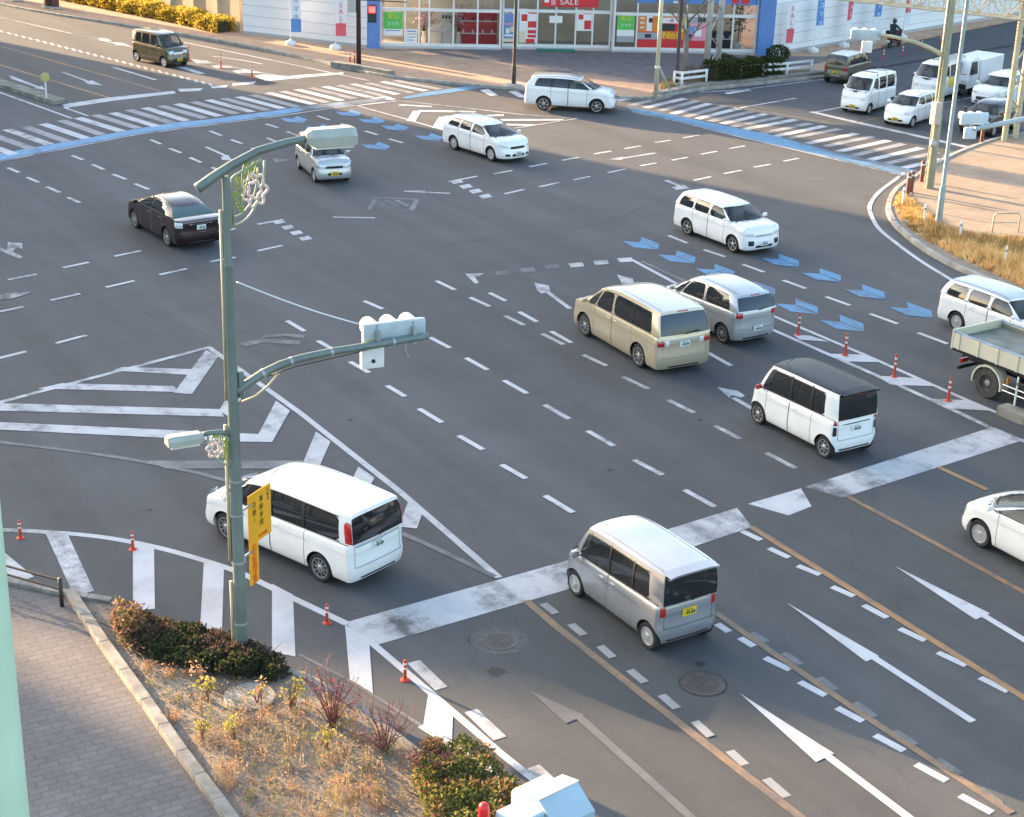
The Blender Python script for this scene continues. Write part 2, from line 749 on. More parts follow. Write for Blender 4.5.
        for t in nf[::-1]:
            y = (yb - .03) * .985 * t
            x = s.Xg - s.gb * (1 - t * t)
            z = s.zt(s.Xg) + .0
            yr = s.wr * .95 * t
            xr = s.Xr - s.gb * 1.3 * (1 - t * t)
            st.append((3 - t, Vector((x, y, z)), Vector((xr, yr, s.ZR(xr, yr)))))
        s.st = st
        nfl = len(nf)
        n = len(st)
        rowsv = sorted({0, s.wrow[0], s.wrow[1], s.srow[0], s.srow[1], s.rrow[0], s.rrow[1], .3, .5, .7, .95, 1.0})
        K = len(rowsv)
        grid = [[s.cp(i, v) for v in rowsv] for i in range(n)]
        body = MB()
        panes = {}
        pm = [s.paint, M_BLACK, M_DARKIN]
        for i in range(n - 1):
            for k in range(K - 1):
                vm = (rowsv[k] + rowsv[k + 1]) / 2
                key = None
                if i < nfl - 1:
                    if st[i + 1][0] <= .975 and s.wrow[0] < vm < s.wrow[1]:
                        key = 'windscreen'
                elif i >= n - nfl:
                    if st[i][0] >= 2.024 and s.rrow[0] < vm < s.rrow[1]:
                        key = 'rear_window'
                else:
                    j = i - nfl
                    if 0 <= j < m - 1 and side[j][2] == 'p' and s.srow[0] < vm < s.srow[1]:
                        key = ('side_window', j // 5)
                q = [grid[i][k], grid[i + 1][k], grid[i + 1][k + 1], grid[i][k + 1]]
                for sg in (1, -1):
                    qq = [Vector((a.x, a.y * sg, a.z)) for a in q]
                    if sg > 0:
                        qq = qq[::-1]
                    if key:
                        kk = key if isinstance(key, str) else (key[0], key[1], sg)
                        panes.setdefault(kk, MB()).add(qq, [(0, 1, 2, 3)])
                    else:
                        mi = 0
                        j = i - nfl
                        if 0 <= j < m - 1 and side[j][2] == 'e' and (s.blackpillars is True or (s.blackpillars and j // 5 in s.blackpillars)) and s.srow[0] - .03 < vm < s.srow[1] + .03:
                            mi = 1
                        body.add(qq, [(0, 1, 2, 3)], mi)
        # rounded pane corners
        for j0 in range(0, m, 5):
            i0, i1 = nfl + j0, nfl + j0 + 4
            pj = j0 // 5
            dark = lambda q: s.blackpillars is True or (s.blackpillars and q in s.blackpillars)
            ends = []
            if pj == 0 or not dark(pj - 1):
                ends.append((i0, i0 + 1))
            if pj == m // 5 - 1 or not dark(pj):
                ends.append((i1, i1 - 1))
            for (ia, ib) in ends:
                for (va, vb) in ((s.srow[0], s.srow[0] + .13), (s.srow[1], s.srow[1] - .13)):
                    c0 = s.cp(ia, va)
                    c1 = s.cp(ia, va).lerp(s.cp(ib, va), min(1, .10 / max(.02, (s.cp(ib, va) - s.cp(ia, va)).length)))
                    c2 = s.cp(ia, vb)
                    cm = (c1 + c2) / 2 * .72 + c0 * .28
                    for sg in (1, -1):
                        q = [Vector((v.x, (v.y - .005) * sg, v.z)) for v in (c0, c1, cm, c2)]
                        body.add(q, [(0, 1, 2, 3)], 0)
        cab = body.build('cabin_frame', pm, s.root, smooth=True, angle=50, merge=1e-4)
        # roof
        roof = MB()
        J = 16
        for i in range(n - 1):
            rr = []
            for ii in (i, i + 1):
                a = st[ii][2]
                r = []
                for j in range(J + 1):
                    y = a.y * cos(pi * j / J)
                    r.append(Vector((a.x, y, s.ZR(a.x, y))))
                rr.append(r)
            for j in range(J):
                roof.add([rr[1][j], rr[1][j + 1], rr[0][j + 1], rr[0][j]], [(0, 1, 2, 3)])
        s.roof = roof.build('roof', [s.roofmat or s.paint], s.root, smooth=True, angle=50, merge=1e-4)
        for k, mb in panes.items():
            nm = k if isinstance(k, str) else k[0]
            cx = (s.Xc + s.Xg) / 2
            nv = []
            for v in mb.v:
                d = Vector((v[0] - cx, v[1], 0))
                if nm == 'side_window':
                    nv.append((v[0], v[1] - .014 * (1 if v[1] > 0 else -1), v[2]))
                else:
                    nv.append((v[0] - .012 * (1 if d.x > 0 else -1), v[1], v[2]))
            mb.v = nv
            gm = M_GLASSC
            if nm == 'rear_window' or (nm == 'side_window' and k[1] in s.privacy()):
                gm = M_GLASS
            if nm == 'rear_window' and s.glass_rear:
                gm = s.glass_rear
            o = mb.build(nm, [gm], s.root, smooth=True, merge=1e-4)
        # seats and dashboard
        zs = s.zc - .35
        seat = MB()
        for sy in (1, -1):
            for xx in ([s.Xw - .35] if s.L < 3.2 else [s.Xw - .30, max(s.Xr + .45, s.Xw - 1.2)]):
                y = sy * s.W * .22
                seat.box((xx, y, zs + .22), (.16, s.W * .32, .62), bev=.06, mtx=Matrix.Rotation(-.16, 3, 'Y'))
                seat.box((xx - .09, y, zs + .60), (.09, .24, .17), bev=.035)
                seat.box((xx + .24, y, zs - .02), (.46, s.W * .32, .12), bev=.05)
        seat.build('seat', [M_SEAT], s.root)
        dash = MB().box((s.Xc - .05, 0, s.zc - .09), (.42, s.W * .86, .16), bev=.05)
        dash.build('dashboard', [M_DARKIN], s.root)
        sw = MB()
        c = Vector((s.Xc - .30, -s.W * .22, s.zc - .02))
        ring = []
        for q in range(17):
            w = 2 * pi * q / 16
            ring.append(c + Vector((.17 * sin(w) * .35, .17 * cos(w), .17 * sin(w) * .93)))
        sw.tube(ring, .013, 6)
        sw.build('steering_wheel', [M_BLACK], s.root)

    def privacy(s):
        return set(range(1, 9))

    def cp(s, i, v):
        a, b, r = s.st[i]
        p = b.lerp(r, v)
        w = .030 * sin(pi * v)
        fr = 1.0 if a <= 1 or a >= 2 else 0.0
        if a < 1:
            n = Vector((1 - a * .6, a * .6, .5)).normalized()
        elif a > 2:
            n = Vector((-(1 - (3 - a) * .6), (3 - a) * .6, .2)).normalized()
        else:
            n = Vector((0, 1, 0))
        q = p + n * w
        if a in (0.0, 3.0):
            q.y = 0
        return q

    def cab_at(s, a, v, sg, out=0.0):
        st = s.st
        i = 0
        while i < len(st) - 2 and st[i + 1][0] < a:
            i += 1
        t = (a - st[i][0]) / max(1e-9, st[i + 1][0] - st[i][0])
        p = s.cp(i, v).lerp(s.cp(i + 1, v), max(0, min(1, t)))
        if a >= 2:
            n = Vector((-(3 - a < .98) * 1.0, .25, 0)).normalized() if 3 - a < .999 else Vector((-.7, .7, 0))
        elif a <= 1:
            n = Vector((.8, .2, .5)).normalized()
        else:
            n = Vector((0, 1, 0))
        p = p + n * out
        return Vector((p.x, p.y * sg, p.z))

    # -- wheels
    def wheels(s):
        W = .185 if s.rw < .3 else .215
        rr = s.rw * (.66 if s.rimst == 'cap' else .71)
        t = MB()
        RX = Matrix.Rotation(-pi / 2, 3, 'X')      # lathe axis z -> y
        h = W / 2
        t.lathe([(rr - .01, -h + .03), (rr, -h + .008), (rr + .012, -h), (s.rw - .03, -h), (s.rw - .006, -h + .022), (s.rw, -h + .05), (s.rw, h - .05), (s.rw - .006, h - .022),
                 (s.rw - .03, h), (rr + .012, h), (rr, h - .008), (rr - .01, h - .03)], n=36, mtx=RX)
        hub = MB().lathe([(rr - .005, -h + .03), (rr - .005, h - .045)], n=28, mtx=RX)
        rim = MB()
        ring = [(rr + .004, h - .012), (rr + .004, h - .004), (rr - .022, h - .006), (rr - .026, h - .03)]
        n = 36
        vs, fs = [], []
        for r, z in ring:
            for k in range(n):
                w = 2 * pi * k / n
                vs.append((r * cos(w), z, r * sin(w)))
        for i in range(3):
            for k in range(n):
                k2 = (k + 1) % n
                fs.append((i * n + k, i * n + k2, (i + 1) * n + k2, (i + 1) * n + k))
        rim.add(vs, fs)
        ns = s.spokes
        for k in range(ns):
            w = 2 * pi * k / ns
            wid = (.55 if s.rimst == 'cap' else .34) * 2 * pi * rr / ns
            for (r0, r1, w0, w1, y0, y1) in ((.045, rr - .02, min(wid, .05), wid * (.55 if s.rimst == 'cap' else .40), h - .014, h - .020),):
                M = Matrix.Rotation(-w, 3, 'Y')
                q = [Vector((r0, y0, -w0 / 2)), Vector((r1, y1, -w1 / 2)), Vector((r1, y1, w1 / 2)), Vector((r0, y0, w0 / 2))]
                b = [v - Vector((0, .022, 0)) for v in q]
                rim.add([M @ v for v in q + b], [(0, 1, 2, 3), (0, 4, 5, 1), (3, 2, 6, 7), (1, 5, 6, 2)])
        rim.lathe([(.062, h - .03), (.062, h - .012), (.045, h - .004), (.02, h)], n=16, mtx=RX)
        if s.rimst == 'cap':
            rim.lathe([(rr - .02, h - .034), (rr * .9, h - .026), (.06, h - .02)], n=28, mtx=RX)
        first = None
        for cx in (s.wb / 2, -s.wb / 2):
            for sg in (1, -1):
                if first is None:
                    wo = hub.build('wheel', [M_BLACK], s.root, smooth=True, angle=40)
                    ty = t.build('tyre', [M_RUBBER], wo, smooth=True, angle=40)
                    ri = rim.build('rim', [M_STEELW if s.rimst == 'cap' else M_ALLOY], wo, smooth=True, angle=30)
                    first = wo
                else:
                    wo = first.copy()
                    COL.objects.link(wo)
                    for ch in first.children:
                        d = ch.copy()
                        COL.objects.link(d)
                        d.parent = wo
                wo.location = (cx, sg * (s.W / 2 - h - .022), s.rw)
                wo.rotation_euler = (0, rnd.random() * 1.2, 0 if sg > 0 else pi)

    # -- patches
    def patch(s, name, m, a0, a1, z, side=1, rear=False, out=.008, n=8, corner=None, parent=None):
        """z: (z at a0 low, z at a1 low, z at a1 high, z at a0 high)"""
        mb = MB()
        vs = []
        ny = 4
        for i in range(n + 1):
            t = i / n
            for k in range(ny + 1):
                q = k / ny
                zz = lerp(lerp(z[0], z[1], t), lerp(z[3], z[2], t), q)
                edge = i in (0, n) or k in (0, ny)
                vs.append(s.bp_s(lerp(a0, a1, t) * side, zz, out if not edge else -.004, rear))
        fs = []
        for i in range(n):
            for k in range(ny):
                a = i * (ny + 1) + k
                fs.append((a, a + ny + 1, a + ny + 2, a + 1))
        mb.add(vs, fs)
        o = mb.build(name, [m], parent or s.root, smooth=True, angle=60)
        return o

    def cpatch(s, name, m, a0, a1, v0, v1, side, out=.012, n=5, v0b=None, v1b=None):
        mb = MB()
        vs = []
        ny = 6
        for i in range(n + 1):
            t = i / n
            for k in range(ny + 1):
                q = k / ny
                edge = i in (0, n) or k in (0, ny)
                lo = lerp(v0, v0b if v0b is not None else v0, t)
                hi = lerp(v1, v1b if v1b is not None else v1, t)
                vs.append(s.cab_at(lerp(a0, a1, t), lerp(lo, hi, q), side, out if not edge else -.003))
        fs = []
        for i in range(n):
            for k in range(ny):
                a = i * (ny + 1) + k
                fs.append((a, a + ny + 1, a + ny + 2, a + 1))
        mb.add(vs, fs)
        return mb.build(name, [m], s.root, smooth=True, angle=60)

    def details(s):
        for sg in (1, -1):
            a0, a1, z0, z1 = s.hl[:4]
            zi = s.hl[4] if len(s.hl) > 4 else 0.0
            s.patch('headlight', M_CLEAR, a0, a1, (z0, z0 + zi, z1 + zi, z1), sg)
            if s.tl:
                a0, a1, z0, z1 = s.tl[:4]
                o = s.patch('tail_light', s.tlm or M_RED, a0, a1, (z0, z0, z1, z1), sg, rear=True, out=.014)
                if len(s.tl) > 4:       # clear reversing segment
                    s.patch('reversing_light', M_CLEAR, max(.05, a0 - s.tl[4]), a0, (z0, z0, z1, z1), sg, rear=True, out=.012)
            if s.tlc:
                a0, a1, v0, v1 = s.tlc
                s.cpatch('tail_light', M_RED, a0, a1, v0, v1, sg)
            if s.fog:
                f0, f1, g0, g1 = s.fog if isinstance(s.fog, tuple) else (.42, .66, s.z0 + .12, s.z0 + .24)
                s.patch('fog_lamp', M_BLACK, f0, f1, (g0, g0, g1, g1), sg)
            if s.tlow:
                a0, a1, z0, z1 = s.tlow
                s.patch('lamp_trim', M_BLACK, a0, a1, (z0, z0, z1, z1), sg, rear=True, out=.011)
        if s.grille:
            w, z0, z1 = s.grille[:3]
            gm = s.grille[3] if len(s.grille) > 3 else M_BLACK
            o = s.patch('grille', gm, -w, w, (z0, z0, z1, z1), 1, n=14)
        if s.lower:
            w, z0, z1 = s.lower
            s.patch('bumper_intake', M_BLACK, -w, w, (z0, z0, z1, z1), 1, n=14)
        if s.chromebar:
            w, z0, z1 = s.chromebar
            s.patch('trim_bar', M_CHROME, -w, w, (z0, z0, z1, z1), 1, rear=True, n=14, out=.012)
        # plates
        pm = M_PLATEY if s.plate == 'y' else M_PLATEW
        for rear, z in ((False, s.z0 + .20 if not s.grille else min(s.z0 + .24, s.grille[1] - .02)), (True, s.rplate_z)):
            p = s.bp_s(0.0, z, 0, rear)
            dx = 1 if not rear else -1
            mb = MB().box((p.x + dx * .018, 0, z), (.016, .33, .165), bev=.006)
            lp = mb.build('licence_plate', [pm], s.root)
            mk = MB()
            for q, (yy, zz, ww, hh) in enumerate(((-.05, .048, .08, .022), (.04, .048, .05, .022), (-.115, -.02, .022, .03), (-.055, -.018, .038, .07), (-.005, -.018, .036, .07), (.025, -.018, .012, .012), (.06, -.018, .036, .07), (.11, -.018, .038, .07))):
                mk.box((p.x + dx * .0275, yy * dx, z + zz), (.003, ww, hh))
            mk.build('plate_mark', [M_PLTXT], lp)
        # rear bumper black strip
        s.patch('bumper_strip', M_BLACK, -.55, .55, (s.z0 + .06, s.z0 + .06, s.z0 + .12, s.z0 + .12), 1, rear=True, n=10, out=.01)
        # mirrors
        mm = s.mirror or s.paint
        for sg in (1, -1):
            p = Vector((s.xf - s.sides[0][0] - .02, sg * (s.W / 2 - .05), s.zc + .03))
            mb = MB().box((p.x, p.y + sg * .13, p.z + .05), (.08, .17, .13), bev=.035)
            mb.box((p.x, p.y + sg * .03, p.z + .01), (.05, .10, .04), bev=.01)
            o = mb.build('mirror', [mm], s.root, smooth=True, angle=40)
        # wipers
        wp = MB()
        for y0, y1 in ((.05, s.W * .34), (-s.W * .36, -.02)):
            p0 = s.cab_at(min(.99, abs(y0) / (s.W / 2 - .07)), .02, 1 if y0 > 0 else -1, .02)
            p1 = s.cab_at(min(.9, abs(y1) / (s.W / 2 - .07)), .16, 1 if y1 > 0 else -1, .022)
            wp.tube([p0, p1], .010, 5)
        wp.build('wiper', [M_BLACK], s.root)
        if s.rwiper:
            p0 = s.cab_at(2.995, .06, 1, .02)
            p1 = s.cab_at(2.5, .14, -1, .03)
            MB().tube([p0, p1], .012, 5).build('rear_wiper', [M_BLACK], s.root)
        if s.third:
            z = s.H - s.dr - .045
            x = s.Xr - s.gb * 1.3 - (.10 if s.spoiler else .012)
            MB().box((x, 0, z), (.035, .34, .035), bev=.01).build('brake_light', [M_RED], s.root)
        if s.spoiler:
            mb = MB()
            n = 12
            for i in range(n):
                y0, y1 = lerp(-s.wr * .92, s.wr * .92, i / n), lerp(-s.wr * .92, s.wr * .92, (i + 1) / n)
                vs = []
                for y in (y0, y1):
                    zz = s.ZR(s.Xr + .06, y)
                    vs += [(s.Xr + .10, y, zz + .012), (s.Xr - .15, y, zz - .012), (s.Xr - .15, y, zz - .05), (s.Xr + .02, y, zz - .07)]
                mb.add(vs, [(0, 1, 5, 4), (1, 2, 6, 5), (2, 3, 7, 6)])
            mb.build('spoiler', [s.roofmat or s.paint], s.root, smooth=True, angle=40, merge=1e-4)
        if s.ribs:
            mb = MB()
            for q in range(s.ribs):
                y = lerp(-s.wr * .62, s.wr * .62, q / (s.ribs - 1))
                path = [Vector((x, y, s.ZR(x, y) + .002)) for x in [lerp(s.Xw - .25, s.Xr + .2, t / 8) for t in range(9)]]
                MB().tube(path, .014, 6).build('roof_rib', [s.roofmat or s.paint], s.root, smooth=True)
        if s.rails:
            for sg in (1, -1):
                y = sg * s.wr * .86
                path = [Vector((x, y, s.ZR(x, y) + dz)) for x, dz in ((s.Xw - .25, .0), (s.Xw - .35, .05), (lerp(s.Xw, s.Xr, .5), .06), (s.Xr + .3, .05), (s.Xr + .2, .0))]
                MB().tube(path, .018, 6).build('roof_rail', [M_CHROME if s.rails == 'c' else M_BLACK], s.root, smooth=True)
        if s.rack:
            mb = MB()
            for xx in (s.Xw - .35, lerp(s.Xw, s.Xr, .55), s.Xr + .35)[:s.rack if isinstance(s.rack, int) else 3]:
                z = s.H + .09
                mb.tube([(xx, -s.wr, s.ZR(xx, s.wr) - .02), (xx, -s.wr * .96, z), (xx, s.wr * .96, z), (xx, s.wr, s.ZR(xx, s.wr) - .02)], .016, 6)
            mb.build('roof_rack', [M_BLACK], s.root, smooth=True)
        # weather strip along the waist and roof edge
        ns = len(s.sides) * 5
        for sg in (1, -1):
            for vv in (s.srow[0] - .012, s.srow[1] + .012):
                pp = []
                for i in range(10, 10 + ns):
                    q = s.cp(i, vv)
                    pp.append(Vector((q.x, (q.y + .004) * sg, q.z)))
                MB().tube(pp, .010, 5).build('weather_strip', [M_BLACK], s.root, smooth=True)
        # roof channels, tailgate and bonnet gaps
        for sg in (1, -1):
            y = sg * s.wr * .84
            path = [Vector((x, y, s.ZR(x, y) + .001)) for x in [lerp(s.Xw - .03, s.Xr + .06, t / 12) for t in range(13)]]
            MB().tube(path, .006, 5).build('roof_channel', [M_SEAM], s.root, smooth=True)
        mb = MB()
        wq = s.W * .5 * .80
        ztop = s.zd - .03
        zlow = s.z0 + .36
        for sg in (1, -1):
            mb.tube([s.bp_s(sg * wq, lerp(zlow, ztop, t / 6), .002, True) for t in range(7)], .0045, 5)
        mb.tube([s.bp_s(lerp(-wq, wq, t / 16), zlow, .002, True) for t in range(17)], .0045, 5)
        mb.build('tailgate_gap', [M_SEAM], s.root, smooth=True)
        mb = MB()
        for sg in (1, -1):
            pp = []
            for t in range(8):
                x = lerp(s.Xc - .02, s.xf - .16, t / 7)
                y = s.W * .5 * (.80 - .10 * (t / 7) ** 2)
                pp.append(Vector((x, sg * y, s.zt(x) + s.hoodcrown(x) * (1 - (y / (s.W / 2)) ** 2) - .003)))
            MB().tube(pp, .0045, 5).build('bonnet_gap', [M_SEAM], s.root, smooth=True)
        mb = MB()
        p = Vector((s.Xw - .12, 0.0, 0))
        p.y = s.wr * .5
        p.z = s.ZR(p.x, p.y)
        mb.tube([p, p + Vector((-.28, 0, .22))], .006, 5)
        mb.build('antenna', [M_BLACK], s.root)


def place(front, rear, side, W, wb=None):
    """centre and heading from the ground contacts (pixels) of the near-side wheels"""
    f, r = G(*front), G(*rear)
    d = (f - r)
    d.z = 0
    d.normalize()
    m = (f + r) / 2
    right = Vector((d.y, -d.x, 0))
    k = W / 2 - .05
    c = m + (right * k if side == 'L' else -right * k)
    return c, atan2(d.y, d.x)


def place_at(px, ang, side, W, off):
    """one known wheel contact (pixel), heading in degrees; off: that wheel's x in the car"""
    g = G(*px)
    a = radians(ang)
    d = Vector((cos(a), sin(a), 0))
    right = Vector((d.y, -d.x, 0))
    k = W / 2 - .05
    c = g - d * off + (right * k if side == 'L' else -right * k)
    return c, a


P_WHITE = carpaint('white_paint', (0.84, 0.835, 0.82))
P_WARMW = carpaint('pearl_white_paint', (0.83, 0.82, 0.79))
P_SILVER = carpaint('silver_paint', (0.43, 0.44, 0.46), .6, .27)
P_SILVERB = carpaint('pale_silver_paint', (0.46, 0.47, 0.48), .4, .3)
P_GOLD = carpaint('champagne_paint', (0.58, 0.49, 0.35), .40, .30)
P_MAROON = carpaint('dark_maroon_paint', (0.018, 0.007, 0.008), .2, .25)
P_OLIVE = carpaint('olive_paint', (0.075, 0.065, 0.035), .3, .3)
P_OLIVEL = carpaint('khaki_paint', (0.12, 0.11, 0.075), .2, .35)
P_BLACK = mat('black_paint', (0.008, 0.008, 0.009), .42, coat=.10, spec=.3)
P_DARK = carpaint('dark_grey_paint', (0.03, 0.032, 0.035), .3, .3)
def vehicles():
    # silver kei wagon crossing the stop band
    c, a = place((575.7, 596), (646.4, 648), 'L', 1.475)
    Car('kei_wagon', 'silver boxy minicar with yellow plate driving over the wide white stop band', c, a, P_SILVER, cat='car',
        L=3.395, W=1.475, H=1.735, wb=2.46, fo=.56, xc=.50, cb=.20, xw=.86, zn=.76, zc=.95, zb=1.02, xr=.09, xg=.03, wr=.645, hump=.5, df=.08, dr=.03, crown=.05,
        doors=((.80, 1.66, 1.48), (1.68, 2.52, 1.84)), sides=((.66, .84, .93, 1.00), (.88, 1.66, 1.04, 1.66), (1.70, 2.42, 1.70, 2.42), (2.46, 2.98, 2.46, 2.92)),
        blackpillars=True, tl=(.55, .70, .78, 1.06), rplate_z=.80, rrow=(.03, .96), spoiler=True, hl=(.36, .68, .72, .92), grille=(.34, .62, .72), lower=(.4, .3, .42), rimst='cap', spokes=7,
        third=False, chromebar=None)
    # white and black N-shaped kei
    c, a = place((757, 423.5), (823, 457.6), 'L', 1.475)
    Car('kei_wagon', 'white boxy minicar with black roof and red door mirror beside the lane arrow', c, a, P_WHITE, cat='car',
        L=3.395, W=1.475, H=1.79, wb=2.52, fo=.50, rw=.285, xc=.44, cb=.16, xw=.86, zn=.84, zc=1.0, zb=1.05, xr=.12, xg=.03, wr=.645, df=.05, dr=.02, crown=.045, roofmat=P_BLACK, hump=.5,
        doors=((.80, 1.66, 1.50), (1.68, 2.50, 1.84)), sides=((.56, .74, .92, .98), (.80, 1.62, 1.04, 1.62), (1.70, 2.38, 1.70, 2.38), (2.46, 2.92, 2.46, 2.88)), blackpillars=True,
        tl=(.62, .76, .92, 1.08), tlow=(.62, .76, .64, .92), rplate_z=.80, rrow=(.02, .95), rimst='alloy', spokes=8, plate='w', mirror=mat('red_mirror', (.45, .02, .03), .3, coat=.8), spoiler=True, third=True, ribs=0,
        hl=(.34, .66, .76, .96), grille=(.40, .60, .74), lower=(.4, .3, .42), chromebar=(.50, .92, .95), rwiper=False)
    # white minivan
    c, a = place((226, 540), (320, 581.6), 'L', 1.695)
    Car('minivan', 'white minivan with tall red tail lights turning beside the yellow sign pole', c, a, P_WARMW, cat='minivan',
        L=4.66, W=1.66, H=1.765, wb=2.85, fo=.88, rw=.315, xc=.80, cb=.28, xw=1.72, zn=.74, zc=.99, zb=1.06, xr=.16, xg=.04, wr=.71, z0=.2, df=.13, dr=.04,
        doors=((1.36, 2.28, 2.10), (2.30, 3.30, 2.46)), sides=((1.02, 1.30, 1.52, 1.66), (1.36, 2.22, 1.74, 2.22), (2.34, 3.20, 2.34, 3.20), (3.28, 4.28, 3.28, 4.22)), blackpillars=True,
        tlc=(1.972, 2.026, .02, .80), rplate_z=.90, rrow=(.03, .88), rimst='alloy', spokes=10, plate='w', hl=(.40, .84, .70, .92), grille=(.42, .50, .78), lower=(.5, .26, .4), chromebar=(.70, .98, 1.03), third=False)
    # gold minivan
    c, a = place((583.4, 335), (639, 367.5), 'L', 1.84)
    Car('minivan', 'champagne gold minivan with dark rear windows behind the silver hatchback', c, a, P_GOLD, cat='minivan',
        L=4.87, W=1.84, H=1.88, wb=2.95, fo=.90, rw=.345, xc=.86, cb=.30, xw=1.80, zn=.84, zc=1.08, zb=1.14, xr=.30, xg=.05, wr=.755, z0=.17, df=.14, dr=.05, skirt=True, leanr=.02,
        roofmat=carpaint('pale_gold_paint', (0.47, 0.455, 0.42), .4, .3), doors=((1.45, 2.40, 2.22), (2.42, 3.45, 2.58)), sides=((1.02, 1.42, 1.56, 1.74), (1.46, 2.36, 1.80, 2.34), (2.46, 3.38, 2.44, 3.36), (3.42, 4.42, 3.40, 4.25)), blackpillars={2},
        tl=(.66, .92, .86, 1.04, .16), rplate_z=.90, rrow=(.06, .88), rimst='alloy', spokes=9, plate='w', hl=(.44, .88, .74, .92), grille=(.44, .5, .82, M_CHROME), lower=(.5, .24, .4), chromebar=(.56, .99, 1.03), third=True,
        glass_rear=mat('bluish_glass', (0.05, 0.07, 0.09), 0.03, alpha=.85))
    # silver hatchback in front of it
    g = G(721.5, 343)
    c, a = place_at((721.5, 343), 90.5, 'L', 1.63, -1.275)
    Car('hatchback', 'pale silver rounded hatchback with lit rear lamp, ahead of the gold minivan', c, a, P_SILVERB, cat='car',
        L=4.0, W=1.63, H=1.655, wb=2.55, fo=.78, rw=.30, xc=.86, cb=.30, xw=1.66, zn=.76, zc=1.0, zb=1.08, xr=.34, xg=.07, gb=.06, wr=.63, crown=.07, df=.13, dr=.10, cr=.30, nr=3.0, cf=.55,
        doors=((1.20, 2.38, 2.18),), sides=((.98, 1.26, 1.54, 1.68), (1.32, 2.36, 1.72, 2.32), (2.46, 3.60, 2.42, 3.36)), tl=(.54, .80, .88, 1.10), rplate_z=.56, rrow=(.08, .86), rimst='alloy', spokes=9, plate='w',
        hl=(.42, .80, .62, .80), grille=(.36, .5, .6), third=True, glass_rear=mat('bluish_glass', (0.05, 0.07, 0.09), 0.03, alpha=.85))
    # white estate facing the viewer in the middle of the right lanes
    est = dict(L=4.2, W=1.69, H=1.525, wb=2.55, fo=.76, rw=.305, xc=.98, cb=.26, xw=1.68, zn=.86, zc=1.02, zb=1.02, xr=.28, xg=.06, wr=.64, crown=.05, df=.07, dr=.05, cf=.36, nf=3.4,
               doors=((1.28, 2.16, 1.98), (2.18, 3.02, 2.86)), sides=((1.10, 2.12, 1.62, 2.10), (2.22, 3.00, 2.20, 2.98), (3.10, 3.92, 3.06, 3.74)), tl=(.62, .80, .72, 1.0), rplate_z=.72, rrow=(.05, .88),
               rimst='alloy', spokes=5, plate='w', hl=(.46, .80, .70, .84), grille=(.40, .66, .74, M_STEELW), lower=(.40, .27, .38), fog=(.46, .70, .36, .56), leanf=.03, hump=.42)
    c, a = place((733, 252.7), (686, 234.6), 'R', 1.69)
    Car('estate_car', 'white estate car with square black fog surrounds beside the blue arrow marks', c, a, P_WHITE, cat='estate car', **est)
    c, a = place_at((955.5, 331), -89.5, 'R', 1.69, -1.275)
    Car('estate_car', 'white estate car with silvery roof passing behind the tipper truck', c, a, P_WARMW, cat='estate car', **dict(est, roofmat=P_SILVERB, rimst='cap', spokes=8))
    # white rounded wagon
    c, a = place((490, 161), (454.6, 150), 'R', 1.695)
    Car('station_wagon', 'white rounded station wagon near the striped traffic island', c, a, P_WHITE, cat='station wagon',
        L=4.44, W=1.695, H=1.51, wb=2.6, fo=.9, rw=.31, xc=1.0, cb=.32, xw=1.86, zn=.78, zc=1.0, zb=1.06, xr=.42, xg=.10, wr=.60, crown=.07, df=.12, dr=.08, cf=.6, cr=.3,
        doors=((1.36, 2.30, 2.12), (2.32, 3.16, 3.0)), sides=((1.12, 2.26, 1.78, 2.24), (2.36, 3.10, 2.34, 3.06), (3.20, 3.98, 3.14, 3.72)), tl=(.56, .80, .78, 1.02), rplate_z=.75,
        rimst='cap', spokes=9, plate='w', hl=(.48, .98, .64, .77, .08), grille=(.42, .60, .73), lower=(.34, .30, .42), fog=True)
    # SUV
    c, a = place((596, 113.5), (543.5, 110.4), 'R', 1.78)
    Car('suv', 'white sport utility car side-on by the far crosswalk', c, a, P_WHITE, cat='suv',
        L=4.56, W=1.78, H=1.68, wb=2.62, fo=.92, rw=.345, xc=1.12, cb=.28, xw=1.90, zn=.88, zc=1.10, zb=1.18, xr=.40, xg=.10, wr=.64, crown=.06, z0=.27, rails=False, df=.10, dr=.07,
        doors=((1.42, 2.34, 2.18), (2.36, 3.20, 3.04)), sides=((1.22, 2.30, 1.82, 2.28), (2.38, 3.14, 2.36, 3.10), (3.22, 4.06, 3.18, 3.86)), blackpillars=True, tl=(.62, .86, .90, 1.12), rplate_z=.95,
        rimst='alloy', spokes=6, plate='w', hl=(.48, .86, .76, .90), grille=(.36, .64, .84), lower=(.5, .36, .5), roofmat=P_SILVERB)
    # dark maroon sedan
    c, a = place((135.5, 228), (167.5, 246), 'L', 1.77)
    Car('sedan', 'dark maroon four-door saloon with clear tail lights on the open junction', c, a, P_MAROON, cat='car',
        L=4.62, W=1.77, H=1.50, wb=2.70, fo=.92, rw=.33, xc=1.20, cb=.34, xw=1.98, zn=.72, zc=1.0, zb=1.08, xr=1.12, xg=.50, gb=.10, zd=1.06, wr=.60, crown=.07, df=.10, dr=.12, cf=.6, cr=.34, nr=3.2, rwiper=False,
        doors=((1.46, 2.42, 2.26), (2.44, 3.34, 3.18)), sides=((1.30, 2.38, 1.92, 2.36), (2.46, 3.52, 2.44, 3.26)), tl=(.66, 1.02, .80, 1.02), tlm=M_CLEAR, rplate_z=.80, rrow=(.04, .94),
        rimst='alloy', spokes=12, plate='w', hl=(.46, .88, .62, .74), grille=(.36, .46, .66), chromebar=(.44, .90, .93),
        glass_rear=mat('greenish_glass', (0.10, 0.16, 0.16), 0.03, alpha=.8))
